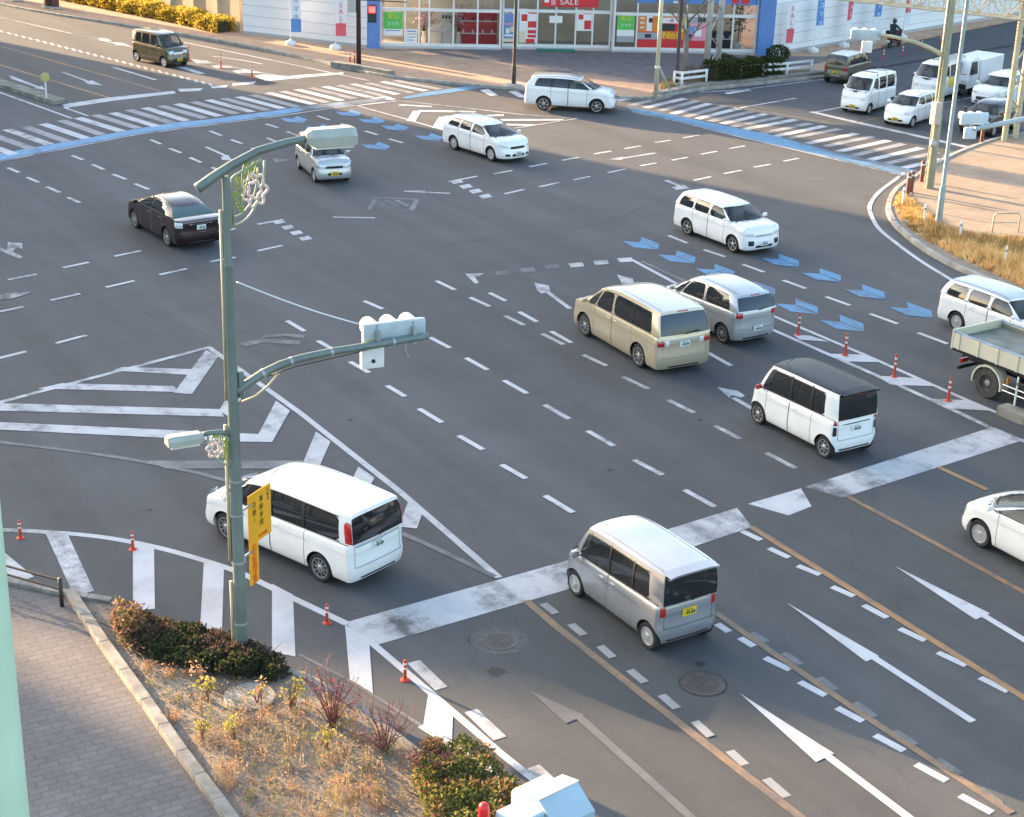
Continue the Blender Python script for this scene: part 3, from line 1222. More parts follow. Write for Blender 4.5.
    # small silver white kei hatch seen past the lamp
    c, a = place((315, 182.5), (298, 168.4), 'R', 1.475)
    Car('minicar', 'small upright white minicar with yellow plate under the street lamp arm', c, a, P_SILVERB, cat='car',
        L=3.395, W=1.475, H=1.55, wb=2.36, fo=.58, rw=.275, xc=.80, cb=.18, xw=1.22, zn=.80, zc=.98, zb=1.0, xr=.2, xg=.06, wr=.58, cf=.26, nf=4, leanf=.02, hump=.35,
        doors=((.98, 1.76, 1.6), (1.78, 2.54, 2.4)), sides=((.90, 1.72, 1.18, 1.70), (1.80, 2.50, 1.78, 2.48), (2.58, 3.16, 2.56, 3.0)), tl=(.5, .68, .72, .98), hl=(.40, .64, .60, .78), grille=(.36, .62, .74), lower=(.30, .36, .46), rimst='cap', spokes=6)
    # dark olive kei wagon
    c, a = place((162.5, 67), (138, 61.5), 'R', 1.475)
    Car('kei_wagon', 'dark olive boxy minicar waiting before the far crosswalk', c, a, P_OLIVE, cat='car',
        L=3.395, W=1.475, H=1.78, wb=2.46, fo=.54, rw=.29, xc=.56, cb=.2, xw=1.05, zn=.86, zc=1.04, zb=1.06, xr=.12, xg=.04, wr=.61, cf=.32, nf=3.4,
        doors=((.86, 1.66, 1.48), (1.68, 2.50, 1.84)), sides=((.84, 1.64, 1.18, 1.64), (1.72, 2.40, 1.72, 2.38), (2.48, 3.02, 2.46, 2.94)), blackpillars=True, tl=(.52, .7, .7, 1.05), hl=(.32, .68, .70, .90), grille=(.34, .64, .84, M_CHROME), lower=(.45, .3, .5), rimst='cap', spokes=8)
    # white car at the frame edge
    c, a = place_at((978, 546.5), 88.5, 'L', 1.695, 1.30)
    Car('sedan', 'white low car with multi-spoke wheel in the outer approach lane', c, a, P_WARMW, cat='car',
        L=4.40, W=1.695, H=1.47, wb=2.6, fo=.84, rw=.315, xc=1.02, cb=.42, xw=1.95, zn=.70, zc=.99, zb=1.03, xr=1.0, xg=.45, gb=.1, zd=1.02, wr=.58, crown=.07, df=.12, dr=.12, cf=.62, hump=.62,
        doors=((1.32, 2.32, 2.16), (2.34, 3.24, 3.08)), sides=((1.10, 2.28, 1.88, 2.26), (2.36, 3.3, 2.34, 3.1)), tl=(.6, .85, .78, .98), rimst='cap', spokes=11, plate='w', hl=(.48, .96, .60, .74, .06), grille=(.38, .46, .6))
    # --- cars on the side road
    # khaki two-tone small car seen from behind
    c, a = place_at((849, 84.5), 22, 'R', 1.475, -1.22)
    Car('minicar', 'khaki minicar with white roof seen from behind on the side road', c, a, P_OLIVEL, cat='car', roofmat=P_WHITE,
        L=3.395, W=1.475, H=1.63, wb=2.45, fo=.5, rw=.29, xc=.62, cb=.2, xw=1.12, zn=.86, zc=1.02, zb=1.05, xr=.16, xg=.04, wr=.60, z0=.24,
        doors=((.88, 1.68, 1.5), (1.70, 2.48, 2.3)), sides=((.86, 1.66, 1.20, 1.66), (1.72, 2.44, 1.72, 2.42), (2.52, 3.06, 2.5, 2.96)), blackpillars=True, tl=(.5, .68, .74, .98), rplate_z=.62, rimst='cap', spokes=8, chromebar=(.3, .42, .47))
    q = -161.0
    c, a = place_at((868.5, 114.5), q, 'L', 1.475, 1.2)
    van = dict(L=3.395, W=1.475, H=1.89, wb=2.40, fo=.52, rw=.275, xc=.34, cb=.16, xw=.86, zn=.96, zc=1.16, zb=1.12, xr=.08, xg=.03, wr=.62, cf=.26, nf=3.6, hump=.45,
               doors=((.52, 1.34, 1.2), (1.36, 2.2, 1.5)), sides=((.62, 1.28, .98, 1.28), (1.40, 2.14, 1.40, 2.14), (2.24, 3.12, 2.24, 3.06)), tl=(.5, .66, .72, 1.02), hl=(.38, .66, .66, .86), lower=(.4, .28, .38), rimst='cap', spokes=8)
    Car('kei_van', 'white boxy minivan with roof rack, first in queue by the centre line', c, a, P_WHITE, cat='van', rack=2, **van)
    d = Vector((cos(a), sin(a), 0))
    lane = Vector((-d.y, d.x, 0))       # to the left of the heading
    c2, _ = place_at((912, 127.5), q, 'L', 1.475, 1.22)
    Car('hatchback', 'white minicar with yellow plate, first in queue beside the kerb', c2, a, P_WHITE, cat='car',
        L=3.395, W=1.475, H=1.5, wb=2.45, fo=.55, rw=.275, xc=.72, cb=.26, xw=1.35, zn=.74, zc=.98, zb=1.02, xr=.25, xg=.05, wr=.57, crown=.07,
        doors=((.98, 1.74, 1.6), (1.76, 2.5, 2.36)), sides=((.84, 1.72, 1.32, 1.7), (1.78, 2.48, 1.78, 2.46), (2.56, 3.1, 2.54, 2.94)), hl=(.42, .76, .62, .78), lower=(.4, .28, .4), tl=(.5, .7, .7, .98), rimst='cap', spokes=8)
    c3, _ = place_at((960.5, 95), q, 'L', 1.6, -1.2)
    wv = Car('work_van', 'white van with grey roof ladder and yellow side panel, second in queue', c3, a, P_WHITE, cat='van',
        **dict(van, L=3.7, W=1.6, H=1.92, wb=2.5, fo=.6, rack=3, wr=.68, plate='w'))
    MB().box((.35, .815, .92), (.55, .02, .50), bev=.006).build('side_panel', [mat('panel_yellow', (.80, .62, .04), .5)], wv.root)
    # roof load of the van
    g = MB()
    for i in range(9):
        x = -1.3 + i * .3
        g.box((x, .35, 2.07), (.05, .5, .04))
    for y in (.1, .6):
        g.box((-.1, y, 2.07), (2.9, .05, .06))
    # ladder carried on the roof
    lad = thing('ladder', (c3.x, c3.y, 0), 'grey ladder lying on the roof rack of the white work van', 'ladder', a)
    g.build('rail', [M_STEELW], lad)
    c5 = c3 - d * 0.2 + Vector((0, 0, 0))
    # white compact car behind the first hatch
    f4 = G(984.5, 97, .6)
    c4 = Vector((f4.x, f4.y, 0)) - d * 2.04
    Car('compact_car', 'white car with black lower grille waiting behind the white kerbside minicar', c4, a, P_WHITE, cat='car',
        L=3.99, W=1.695, H=1.62, wb=2.52, fo=.78, rw=.32, xc=.98, cb=.24, xw=1.62, zn=.90, zc=1.06, zb=1.1, xr=.3, xg=.08, wr=.62, plate='w',
        doors=((1.22, 2.1, 1.95), (2.12, 2.94, 2.8)), sides=((1.08, 2.06, 1.56, 2.04), (2.14, 2.9, 2.12, 2.86), (3.0, 3.6, 2.96, 3.4)), hl=(.48, .84, .74, .86), grille=(.5, .40, .62), lower=(.6, .26, .38), tl=(.6, .8, .8, 1.0), rimst='alloy', spokes=5)
    # white cab-over light truck with a box body
    ft = G(958, 67, 1.5)
    box_truck(Vector((ft.x, ft.y, 0)) - d * 2.15, a)
    f6 = G(973, 124, .6)
    c6 = Vector((f6.x, f6.y, 0)) - d * 1.93
    Car('hatchback', 'black hatchback half hidden behind the pale blue signal head', c6, a, P_DARK, cat='car',
        L=3.7, W=1.66, H=1.5, wb=2.45, fo=.7, rw=.3, xc=.9, cb=.26, xw=1.55, zn=.76, zc=1.0, zb=1.03, xr=.35, xg=.08, wr=.58, crown=.07, plate='w',
        doors=((1.14, 1.98, 1.8), (2.0, 2.76, 2.6)), sides=((1.0, 1.96, 1.5, 1.94), (2.02, 2.74, 2.0, 2.72), (2.82, 3.4, 2.8, 3.2)), hl=(.46, .8, .62, .78), grille=(.38, .48, .6), tl=(.5, .7, .7, .98), rimst='cap', spokes=8)
    scooter()
    tipper()


def box_truck(loc, ang):
    t = thing('box_truck', (loc.x, loc.y, 0), 'white cab-over truck with white box body behind the work van', 'truck', ang)
    cab = MB()
    prof = [(2.30, .45), (2.34, .9), (2.30, 1.12), (2.02, 1.86), (1.80, 1.96), (1.0, 1.96), (.95, .45)]
    w = .74
    for sg in (1, -1):
        f = [(x, sg * (w - .10 * max(0, (z - 1.1)) / .9), z) for x, z in prof]
        cab.add(f, [tuple(range(len(f)))[::1 if sg < 0 else -1]])
    n = len(prof)
    for i in range(n):
        a, b = prof[i], prof[(i + 1) % n]
        ya, yb = (w - .10 * max(0, (q[1] - 1.1)) / .9 for q in (a, b))
        cab.add([(a[0], -ya, a[1]), (a[0], ya, a[1]), (b[0], yb, b[1]), (b[0], -yb, b[1])], [(0, 1, 2, 3)])
    cab.build('cab', [P_WHITE], t)
    MB().add([(2.285, -.62, 1.16), (2.285, .62, 1.16), (2.04, .57, 1.80), (2.04, -.57, 1.80)], [(0, 1, 2, 3)]).add([(2.275, -.62, 1.16), (2.275, .62, 1.16), (2.03, .57, 1.80), (2.03, -.57, 1.80)], [(3, 2, 1, 0)]).build('windscreen', [M_GLASS], t)
    for sg in (1, -1):
        MB().add([(2.18, sg * .745, 1.14), (1.2, sg * .745, 1.14), (1.2, sg * .672, 1.80), (1.96, sg * .672, 1.80)], [(0, 1, 2, 3)]).build('side_window', [M_GLASS], t)
        MB().box((2.34, sg * .52, .82), (.04, .3, .16), bev=.02).build('headlight', [M_CLEAR], t)
        MB().box((2.2, sg * .88, 1.35), (.1, .12, .28), bev=.03).build('mirror', [M_BLACK], t)
        for x in (1.45, -1.1):
            wl = MB().lathe([(.16, -.09), (.29, -.09), (.30, -.06), (.30, .06), (.29, .09), (.16, .09)], (x, sg * .62, .30), 24, mtx=Matrix.Rotation(pi / 2, 3, 'X')).build('wheel', [M_RUBBER], t, smooth=True, angle=40)
    MB().box((2.36, 0, .55), (.06, 1.3, .24), bev=.02).build('bumper', [M_BLACK], t)
    MB().box((-.55, 0, 1.20), (2.9, 1.60, 1.30), bev=.03).build('cargo_box', [P_WHITE], t)
    MB().box((0, 0, .48), (4.0, .7, .14)).build('chassis', [M_BLACK], t)
    MB().box((2.40, 0, .62), (.02, .33, .165)).build('licence_plate', [M_PLATEW], t)


def tipper():
    """tipper truck at the frame edge; only its rear shows"""
    W = 2.0
    c, a = place_at((984, 398), -89.0, 'R', W, 0.0)
    t = thing('tipper_truck', (c.x, c.y, 0), 'cream tipper truck with empty grey load bed at the median', 'truck', a)
    cream = carpaint('cream_paint', (0.62, 0.57, 0.42), 0, .45)
    bedm = mat('worn_bed_steel', (0.20, 0.21, 0.175), .6, .3, var=.35, vscale=2)
    blue = mat('blue_grey_steel', (0.28, 0.36, 0.46), .5, .3, var=.3, vscale=3)
    x0, x1, zb, zt = -1.32, 2.15, 1.06, 1.50
    h = W / 2
    MB().box(((x0 + x1) / 2, 0, zt - .17), (x1 - x0 - .1, W - .14, .08)).build('bed_floor', [bedm], t)
    MB().box(((x0 + x1) / 2, 0, zb - .02), (x1 - x0, W - .1, .10)).build('bed_frame', [M_BLACK], t)
    for sg in (1, -1):
        o = MB().box(((x0 + x1) / 2, sg * (h - .03), (zb + zt) / 2 + .02), (x1 - x0 - .06, .055, zt - zb), bev=.012).build('side_board', [cream], t)
        MB().box(((x0 + x1) / 2, sg * (h - .03), zt + .035), (x1 - x0 - .06, .075, .04), bev=.01).build('top_rail', [blue], o)
        for i in range(5):
            r = MB().box((x0 + .25 + i * .68, sg * (h + .012), (zb + zt) / 2 + .02), (.06, .03, zt - zb), bev=.008)
            r.build('rib', [cream], o)
        MB().box(((x0 + x1) / 2, sg * (h - .066), (zb + zt) / 2 + .02), (x1 - x0 - .1, .012, zt - zb - .06)).build('liner', [bedm], o)
    tg = MB().box((x0, 0, (zb + zt) / 2 + .04), (.06, W + .02, zt - zb + .12), bev=.015).build('tailgate', [cream], t)
    MB().box((x1, 0, 1.5), (.06, W, 1.0), bev=.015).build('headboard', [cream], t)
    ch = MB()
    for sg in (1, -1):
        ch.box((.9, sg * .36, .74), (4.6, .09, .18))
    for x in (-1.0, 0, 1.2, 2.4):
        ch.box((x, 0, .74), (.1, .74, .12))
    ch.build('chassis', [M_BLACK], t)
    MB().box((-1.12, 0, .52), (.09, W * .86, .10), bev=.02).build('underrun_bar', [M_BLACK], t)
    for sg in (1, -1):
        MB().box((-1.06, sg * .72, .74), (.08, .3, .12), bev=.02).build('tail_light', [M_RED], t)
        wl = MB().lathe([(.20, -.14), (.40, -.14), (.425, -.11), (.43, -.07), (.43, .07), (.425, .11), (.40, .14), (.23, .14), (.22, .08)], n=40, mtx=Matrix.Rotation(-pi / 2, 3, 'X'))
        for x in (0.0, 2.75):
            w = wl.build('wheel', [mat('dusty_tyre', (0.06, 0.056, 0.05), .9, var=.3, vscale=6)], t, smooth=True, angle=40)
            w.location = (x, sg * (h - .19), .43)
            if sg < 0:
                w.rotation_euler = (0, 0, pi)
            MB().lathe([(.225, .06), (.225, .085), (.18, .05), (.10, .03), (.09, .10), (.05, .11)], n=28, mtx=Matrix.Rotation(-pi / 2, 3, 'X')).build('rim', [mat('grey_rim', (0.3, 0.3, 0.29), .5, .3, var=.3, vscale=10)], w, smooth=True, angle=30)
        fd = MB()
        for k in range(14):
            a0, a1 = pi * (k / 14 * 1.1 - .05), pi * ((k + 1) / 14 * 1.1 - .05)
            r = .52
            fd.add([(r * cos(a0), sg * (h - .36), .43 + r * sin(a0)), (r * cos(a0), sg * (h - .02), .43 + r * sin(a0)), (r * cos(a1), sg * (h - .02), .43 + r * sin(a1)), (r * cos(a1), sg * (h - .36), .43 + r * sin(a1))], [(0, 1, 2, 3)])
            fd.add([(r * cos(a0), sg * (h - .02), .43 + r * sin(a0)), ((r - .05) * cos(a0), sg * (h - .02), .43 + (r - .05) * sin(a0)), ((r - .05) * cos(a1), sg * (h - .02), .43 + (r - .05) * sin(a1)), (r * cos(a1), sg * (h - .02), .43 + r * sin(a1))], [(0, 1, 2, 3)])
        fd.build('mudguard', [cream], t, merge=1e-4)
        MB().box((1.15, sg * (h - .25), .62), (.5, .3, .34), bev=.04).build('tool_box', [M_BLACK], t)
        MB().box((.66, sg * (h - .12), .70), (.05, .1, .22), bev=.02).build('marker_lamp', [M_AMBER], t)
        rl = MB()
        rl.tube([(.55, sg * (h - .06), .42), (2.2, sg * (h - .06), .42)], .02, 6)
        rl.tube([(.55, sg * (h - .06), .58), (2.2, sg * (h - .06), .58)], .02, 6)
        rl.build('side_guard', [M_ALLOY], t)
    cab = MB()
    cab.box((3.25, 0, 1.35), (1.6, 1.95, 1.5), bev=.12)
    cab.build('cab', [cream], t, smooth=True, angle=40)
    MB().box((4.03, 0, 1.7), (.06, 1.6, .6), bev=.02).build('windscreen', [M_GLASS], t)
    for sg in (1, -1):
        MB().box((3.4, sg * .965, 1.72), (.8, .03, .5), bev=.01).build('side_window', [M_GLASS], t)


def scooter():
    """a rider seen from behind on the side road"""
    g = G(894, 47)
    a = radians(18)
    s = thing('motor_scooter', (g.x, g.y, 0), 'dark red scooter with a rider on the side road beside the white wall', 'scooter', a)
    b = MB()
    b.box((-.45, 0, .62), (.7, .34, .26), bev=.1)
    b.box((-.05, 0, .33), (.5, .3, .12), bev=.04)
    b.box((.38, 0, .68), (.16, .42, .68), bev=.06, mtx=Matrix.Rotation(.3, 3, 'Y'))
    b.build('body', [carpaint('dark_red_paint', (.12, .012, .015), .1)], s, smooth=True, angle=40)
    MB().box((-.5, 0, .80), (.6, .3, .12), bev=.05).build('seat', [M_BLACK], s)
    MB().tube([(.28, -.36, 1.02), (.34, -.12, 1.06), (.34, .12, 1.06), (.28, .36, 1.02)], .018, 6).build('handlebar', [M_BLACK], s)
    for x in (.62, -.62):
        MB().lathe([(.12, -.05), (.23, -.05), (.25, -.02), (.25, .02), (.23, .05), (.12, .05)], (x, 0, .25), 24, mtx=Matrix.Rotation(pi / 2, 3, 'X')).build('wheel', [M_RUBBER], s, smooth=True, angle=40)
    MB().box((-.86, 0, .66), (.05, .22, .1), bev=.02).build('tail_light', [M_RED], s)
    MB().box((-.9, 0, .45), (.02, .2, .14)).build('licence_plate', [M_PLATEW], s)
    MB().box((-.86, 0, .98), (.3, .36, .26), bev=.05).build('luggage_box', [M_BLACK], s)
    for sg in (1, -1):
        MB().tube([(.3, sg * .3, 1.04), (.26, sg * .4, 1.22)], .01, 5).build('mirror_stalk', [M_BLACK], s)
    # rider: one skinned figure
    p = thing('person', (g.x, g.y, 0), 'rider in dark jacket and helmet sitting on the scooter', 'person', a)
    V = [(-.42, 0, .90), (-.38, 0, 1.12), (-.34, 0, 1.34), (-.31, 0, 1.46), (-.29, 0, 1.56),
         (-.34, .2, 1.38), (-.10, .30, 1.16), (.24, .30, 1.06), (-.34, -.2, 1.38), (-.10, -.30, 1.16), (.24, -.30, 1.06),
         (-.36, .12, .88), (.08, .20, .82), (.02, .18, .46), (.14, .18, .40), (-.36, -.12, .88), (.08, -.20, .82), (.02, -.18, .46), (.14, -.18, .40)]
    Ed = [(0, 1), (1, 2), (2, 3), (3, 4), (2, 5), (5, 6), (6, 7), (2, 8), (8, 9), (9, 10), (0, 11), (11, 12), (12, 13), (13, 14), (0, 15), (15, 16), (16, 17), (17, 18)]
    rad = [.17, .17, .18, .09, .07, .085, .065, .05, .085, .065, .05, .11, .085, .06, .055, .11, .085, .06, .055]
    me = bpy.data.meshes.new('figure')
    me.from_pydata(V, Ed, [])
    o = bpy.data.objects.new('figure', me)
    COL.objects.link(o)
    md = o.modifiers.new('skin', 'SKIN')
    for i, r in enumerate(rad):
        me.skin_vertices[0].data[i].radius = (r, r)
    me.skin_vertices[0].data[0].use_root = True
    o.modifiers.new('sub', 'SUBSURF').levels = 1
    dg = bpy.context.evaluated_depsgraph_get()
    m2 = bpy.data.meshes.new_from_object(o.evaluated_get(dg))
    bpy.data.objects.remove(o)
    m2.materials.append(mat('dark_jacket', (.03, .03, .04), .85))
    m2.polygons.foreach_set('use_smooth', [True] * len(m2.polygons))
    bo = bpy.data.objects.new('body', m2)
    COL.objects.link(bo)
    bo.parent = p
    hl = MB().lathe([(.05, -.13), (.12, -.11), (.145, -.02), (.14, .06), (.10, .12), (.04, .145), (.005, .15)], (-.28, 0, 1.66), 20)
    hl.build('helmet', [mat('dark_helmet', (.02, .02, .024), .25, coat=.8)], p, smooth=True)
# ------------------------------------------------------------------ ground and markings
M_PW = paint_mark('white_road_paint', (0.52, 0.52, 0.525), .19)
M_PWW = paint_mark('worn_white_paint', (0.48, 0.48, 0.485), .30)
M_PF = paint_mark('faded_white_paint', (0.22, 0.22, 0.225), .58)
M_PB = paint_mark('blue_road_paint', (0.13, 0.29, 0.47), .16)
M_PBL = paint_mark('pale_blue_paint', (0.105, 0.255, 0.42), .18)
M_PBF = paint_mark('faded_blue_paint', (0.24, 0.32, 0.40), .55)
M_PO = paint_mark('orange_road_paint', (0.37, 0.195, 0.08), .26)
M_POF = paint_mark('faded_orange_paint', (0.26, 0.17, 0.10), .40)


class Marks:
    def __init__(s):
        s.sets = {}
        s.k = 0

    def _z(s, base):
        s.k += 1
        return base + (s.k % 40) * 0.00022

    def poly(s, name, m, px, base=.006, world=False):
        p = [Vector(q).to_2d() if world else G(*q).to_2d() for q in px]
        s.sets.setdefault((name, m.name), MB()).flat(p, s._z(base))

    def line(s, name, m, pts, w, base=.006, world=False, ends=True):
        p = [Vector((q[0], q[1])) if world else G(*q).to_2d() for q in pts]
        L, Rr = [], []
        for i in range(len(p)):
            t = (p[min(i + 1, len(p) - 1)] - p[max(0, i - 1)]).normalized()
            n = Vector((-t.y, t.x)) * w / 2
            L.append(p[i] + n)
            Rr.append(p[i] - n)
        z = s._z(base)
        mb = s.sets.setdefault((name, m.name), MB())
        for i in range(len(p) - 1):
            mb.flat([L[i], L[i + 1], Rr[i + 1], Rr[i]], z)

    def dashes(s, name, m, segs, w=.15):
        for a, b in segs:
            s.line(name, m, [a, b], w)

    def build(s):
        for (name, mn), mb in s.sets.items():
            struct(mb, name, [MATS[mn]])


def curve_pts(px, n=6):
    """smooth polyline (Catmull-Rom) through pixels"""
    out = []
    for i in range(len(px) - 1):
        p0 = Vector(px[max(0, i - 1)])
        p1, p2 = Vector(px[i]), Vector(px[i + 1])
        p3 = Vector(px[min(len(px) - 1, i + 2)])
        for k in range(n):
            t = k / n
            q = 0.5 * ((2 * p1) + (p2 - p0) * t + (2 * p0 - 5 * p1 + 4 * p2 - p3) * t * t + (3 * p1 - p0 - 3 * p2 + p3) * t ** 3)
            out.append((q.x, q.y))
    out.append(tuple(px[-1]))
    return out


def ground():
    g = MB()
    g.add([(-300, -250, 0), (450, -250, 0), (450, 450, 0), (-300, 450, 0)], [(0, 1, 2, 3)])
    struct(g, 'road', [M_ASPH])
    pt = MB()
    nr = asphalt('near_asphalt', (0.054, 0.058, 0.061), (0.080, 0.082, 0.083))
    pt.flat([G(*q) for q in ((374, 647), (563, 592), (752, 528), (842, 499), (1021, 442), (1250, 372), (1500, 900), (900, 1300), (640, 960), (545, 789), (500, 753), (440, 701))], .0025)
    struct(pt, 'approach_road', [nr])
    m = Marks()
    W, WW, FD = M_PW, M_PWW, M_PF
    GX = paint_mark('grey_crossing_paint', (0.30, 0.30, 0.30), .22)
    rm = 'road_markings'
    GH = paint_mark('ghost_paint', (0.13, 0.13, 0.132), .62, .9)
    # stop band
    m.poly('stop_band', WW, [(344, 623), (563, 562), (737, 508), (752, 527), (563, 591), (374, 646)])
    m.poly('stop_band', W, [(748, 504), (801, 488.5), (811.5, 506.5), (788.5, 515.6)])
    m.poly('stop_band', WW, [(805, 487), (990, 428), (1021, 441), (842, 498)])
    # hatched kerb lane at lower left
    m.line(rm, W, curve_pts([(-30, 528), (0, 530), (45, 532), (100, 537), (150, 546), (195, 558), (240, 573), (290, 597), (347, 624)]), .17)
    for q in ([(-8, 545), (0, 549), (34, 577), (14, 583), (-8, 578)], [(45, 532), (67, 533), (94, 591), (74, 596)], [(133, 543), (154, 547), (155, 609), (133, 611)],
              [(204, 560), (224, 567), (222, 631), (200, 631)], [(272, 584), (293, 595), (295.5, 657), (272, 652)], [(345, 625), (369, 640), (373, 694), (350, 682)], [(429, 690), (453, 711), (452, 740), (423, 727)]):
        m.poly(rm, W, q)
    m.line(rm, W, [(368, 640), (440, 701), (500, 753), (545, 789)], .15)
    m.line(rm, FD, [(300, 655), (355, 684), (423, 727)], .07)
    m.line(rm, W, [(421, 726), (470, 757), (530, 797)], .15)
    m.line(rm, WW, [(413.5, 662), (441.5, 689)], .26)
    m.line(rm, WW, [(471, 711), (500, 739)], .26)
    m.line(rm, WW, [(533, 767), (560, 792)], .26)
    # chevron island
    m.line(rm, WW, [(-60, 420), (0, 402.5), (209, 347.5)], .17)
    m.line(rm, WW, [(208, 347), (300, 413), (400, 492), (499, 578)], .17)
    m.line(rm, FD, curve_pts([(-40, 438), (0, 442.5), (67, 450.5), (135, 460.5), (188, 471), (223, 480), (300, 500), (400, 533), (495, 577)]), .15)
    m.poly(rm, WW, [(206, 350), (218, 357), (192, 394.5), (174, 393)])
    m.poly(rm, WW, [(38, 389), (178, 392.3), (174, 386.5), (62, 383.5)])
    m.poly(rm, WW, [(113, 371), (122, 367.3), (194, 369.5), (190, 375.3)])
    for bar, arm in (([(0, 403.5), (220, 409.5), (224, 417), (0, 411)], [(219, 411), (239, 377), (251, 385), (229, 417)]),
                     ([(0, 422.5), (259, 434.5), (272, 442.5), (240, 442), (0, 430)], [(258, 435.5), (276, 401), (290, 411), (272, 442.5)])):
        m.poly(rm, WW, bar)
        m.poly(rm, WW, arm)
    m.poly(rm, FD, [(147, 461), (303, 461), (305, 469), (165, 469)])
    m.poly(rm, WW, [(303, 463), (316, 432), (330.5, 442), (319, 468)])
    m.poly(rm, WW, [(352, 480), (358.5, 467), (374.5, 478), (369, 489)])
    m.poly(rm, WW, [(399, 527), (408, 502), (422, 515), (417, 529)])
    # lane dashes along the near approach
    A = [((287, 321), (304.6, 331.5)), ((318, 341), (334, 350.5)), ((350, 362), (369, 373)), ((387, 386), (405, 396.7)), ((419, 409), (442, 423)), ((458.6, 436), (483, 450)), ((501.5, 465), (526, 479)), ((545, 496), (573, 513)),
         ((364, 301), (382.7, 309)), ((396, 319), (414, 328)), ((430, 337.5), (450, 348)), ((466, 358), (487.6, 370)), ((504, 380.5), (527, 393.5)), ((544.6, 405), (569, 419)), ((587.7, 431), (614, 446)), ((634, 460), (662.5, 475)), ((684.5, 490), (715, 507)),
         ((436.5, 281), (455, 290)), ((470, 297.6), (489.5, 306.5)), ((505, 316), (524.4, 325.4)), ((542, 334), (563.4, 344.7)), ((583, 355), (606.5, 366)), ((622.7, 377), (648, 389)), ((667.6, 400), (694, 413)), ((715, 426), (740, 439)), ((766, 453), (795.5, 468.5)),
         ((489.4, 293), (505.6, 301)), ((519, 312), (537, 322)), ((551, 331.5), (571.5, 343)),
         ((742.8, 264.6), (764, 272.3)), ((783, 280.4), (805.7, 288.7)), ((826, 297), (850, 305.6)), ((870, 314), (897.5, 324)), ((918, 333), (947.4, 344)), ((968, 354), (1000, 367)), ((668.4, 235.7), (687.3, 243.3)), ((704, 250), (725, 257)),
         ((708, 353), (731, 366))]
    m.dashes(rm, W, A, .16)
    # cross-road dashes
    B = [((8, 280), (36.7, 274.5)), ((63, 268), (89, 262.5)), ((114.5, 256.5), (141, 251)), ((210, 262), (235.5, 257.5)), ((219, 233), (235.5, 229)), ((51, 300.6), (80, 294)), ((106, 287.6), (134.5, 281)), ((159.6, 275), (187, 269)), ((0, 312), (23.4, 307)),
         ((56, 343.6), (86.7, 335.6)), ((-4, 359), (26, 351.5)), ((257.5, 251), (282.5, 245.4)), ((257.5, 224.4), (283, 219.6)), ((449, 181.8), (477, 176.3)),
         ((494, 174), (512.4, 170.4)), ((529, 167), (547, 163.4)), ((562, 160.4), (579, 157.4)), ((594, 154), (611, 151.2)), ((504.4, 194), (524, 189.5)), ((539.5, 187), (559, 182.5)), ((573.7, 180), (590, 176.5)),
         ((624.7, 148.8), (640.8, 146)), ((655, 142.7), (670.7, 140.3)), ((683, 138), (698.8, 135.3)), ((608, 172.9), (625.5, 169)), ((640, 166), (657, 163)), ((671.7, 160.4), (687.8, 157.4)), ((701, 154.4), (717, 151.4)), ((729, 148.8), (745, 146)),
         ((693.8, 180.5), (710.8, 176.9)), ((724, 173.9), (741.6, 170.4)), ((754, 167.4), (770.7, 164.4)), ((783.7, 161.4), (798.8, 158.4))]
    m.dashes(rm, W, B, .15)
    for x, y in ((279, 222), (288, 227.5), (296.5, 233), (305.5, 238.5), (456.8, 181.8), (466, 186.7), (475.5, 191.4), (485.5, 196.5)):
        m.poly(rm, W, [(x - 7, y - .6), (x + 3, y - 2.6), (x + 7, y + .6), (x - 3, y + 2.6)])
    # far-left dashes
    Cc = [((8, 168), (19, 172.7)), ((27, 177.5), (38.8, 182.6)), ((46.8, 187), (59.6, 192.6)), ((68, 197.6), (79.7, 202.9)), ((72, 155.7), (83, 160)), ((92.4, 164.7), (103.8, 169.7)), ((113, 174.5), (126, 179.6)), ((135, 184), (148.6, 189.6)),
          ((150.6, 140), (161, 144.4)), ((169.7, 148.4), (181, 153)), ((189.8, 157.5), (201, 162.5)), ((210, 131), (221.5, 135.7)), ((231, 139.7), (242, 143.7)), ((252, 148), (262, 152.4)), ((266, 124), (278, 127.7)), ((287, 131.7), (298.4, 135.7)),
          ((317.5, 116), (329.5, 120)), ((340.6, 123.7), (353, 127.7)), ((365, 131), (377.7, 135)), ((389, 139), (403, 143)), ((212, 167.4), (221, 172.5))]
    m.dashes(rm, W, Cc, .17)
    # guide squares before the turning pocket
    for x, y in ((503, 273), (527.5, 270), (552, 267), (576.5, 265), (601, 262.5), (625.5, 260)):
        m.poly(rm, FD if x < 560 else WW, [(x - 8, y - 1.4), (x + 6, y - 2.4), (x + 8, y + 1.6), (x - 6, y + 2.6)])
    m.line(rm, WW, [(619, 260.6), (633, 259.4)], .4)
    m.line(rm, WW, [(632, 260), (671, 281), (724, 309)], .16)
    m.line(rm, FD, [(641, 261), (680, 279), (730, 302)], .15)
    m.poly(rm, WW, [(465, 274), (484, 273.5), (478, 277), (474, 276), (479, 283), (475, 284)])
    # median hatching with delineators
    m.line(rm, W, [(768, 314), (860, 353), (965, 399.5), (997, 413)], .15)
    m.line(rm, W, [(768, 328), (850, 364), (931, 400), (991, 428), (1030, 444)], .17)
    for q in ([(793, 335), (810, 336), (829, 342), (800, 340)], [(829, 354), (862, 355), (878, 362.5), (843, 361.5)], [(876, 376), (918, 378.5), (934, 386.5), (891, 385)], [(931, 399), (965, 400.5), (990, 411), (951, 409)]):
        m.poly(rm, W, q)
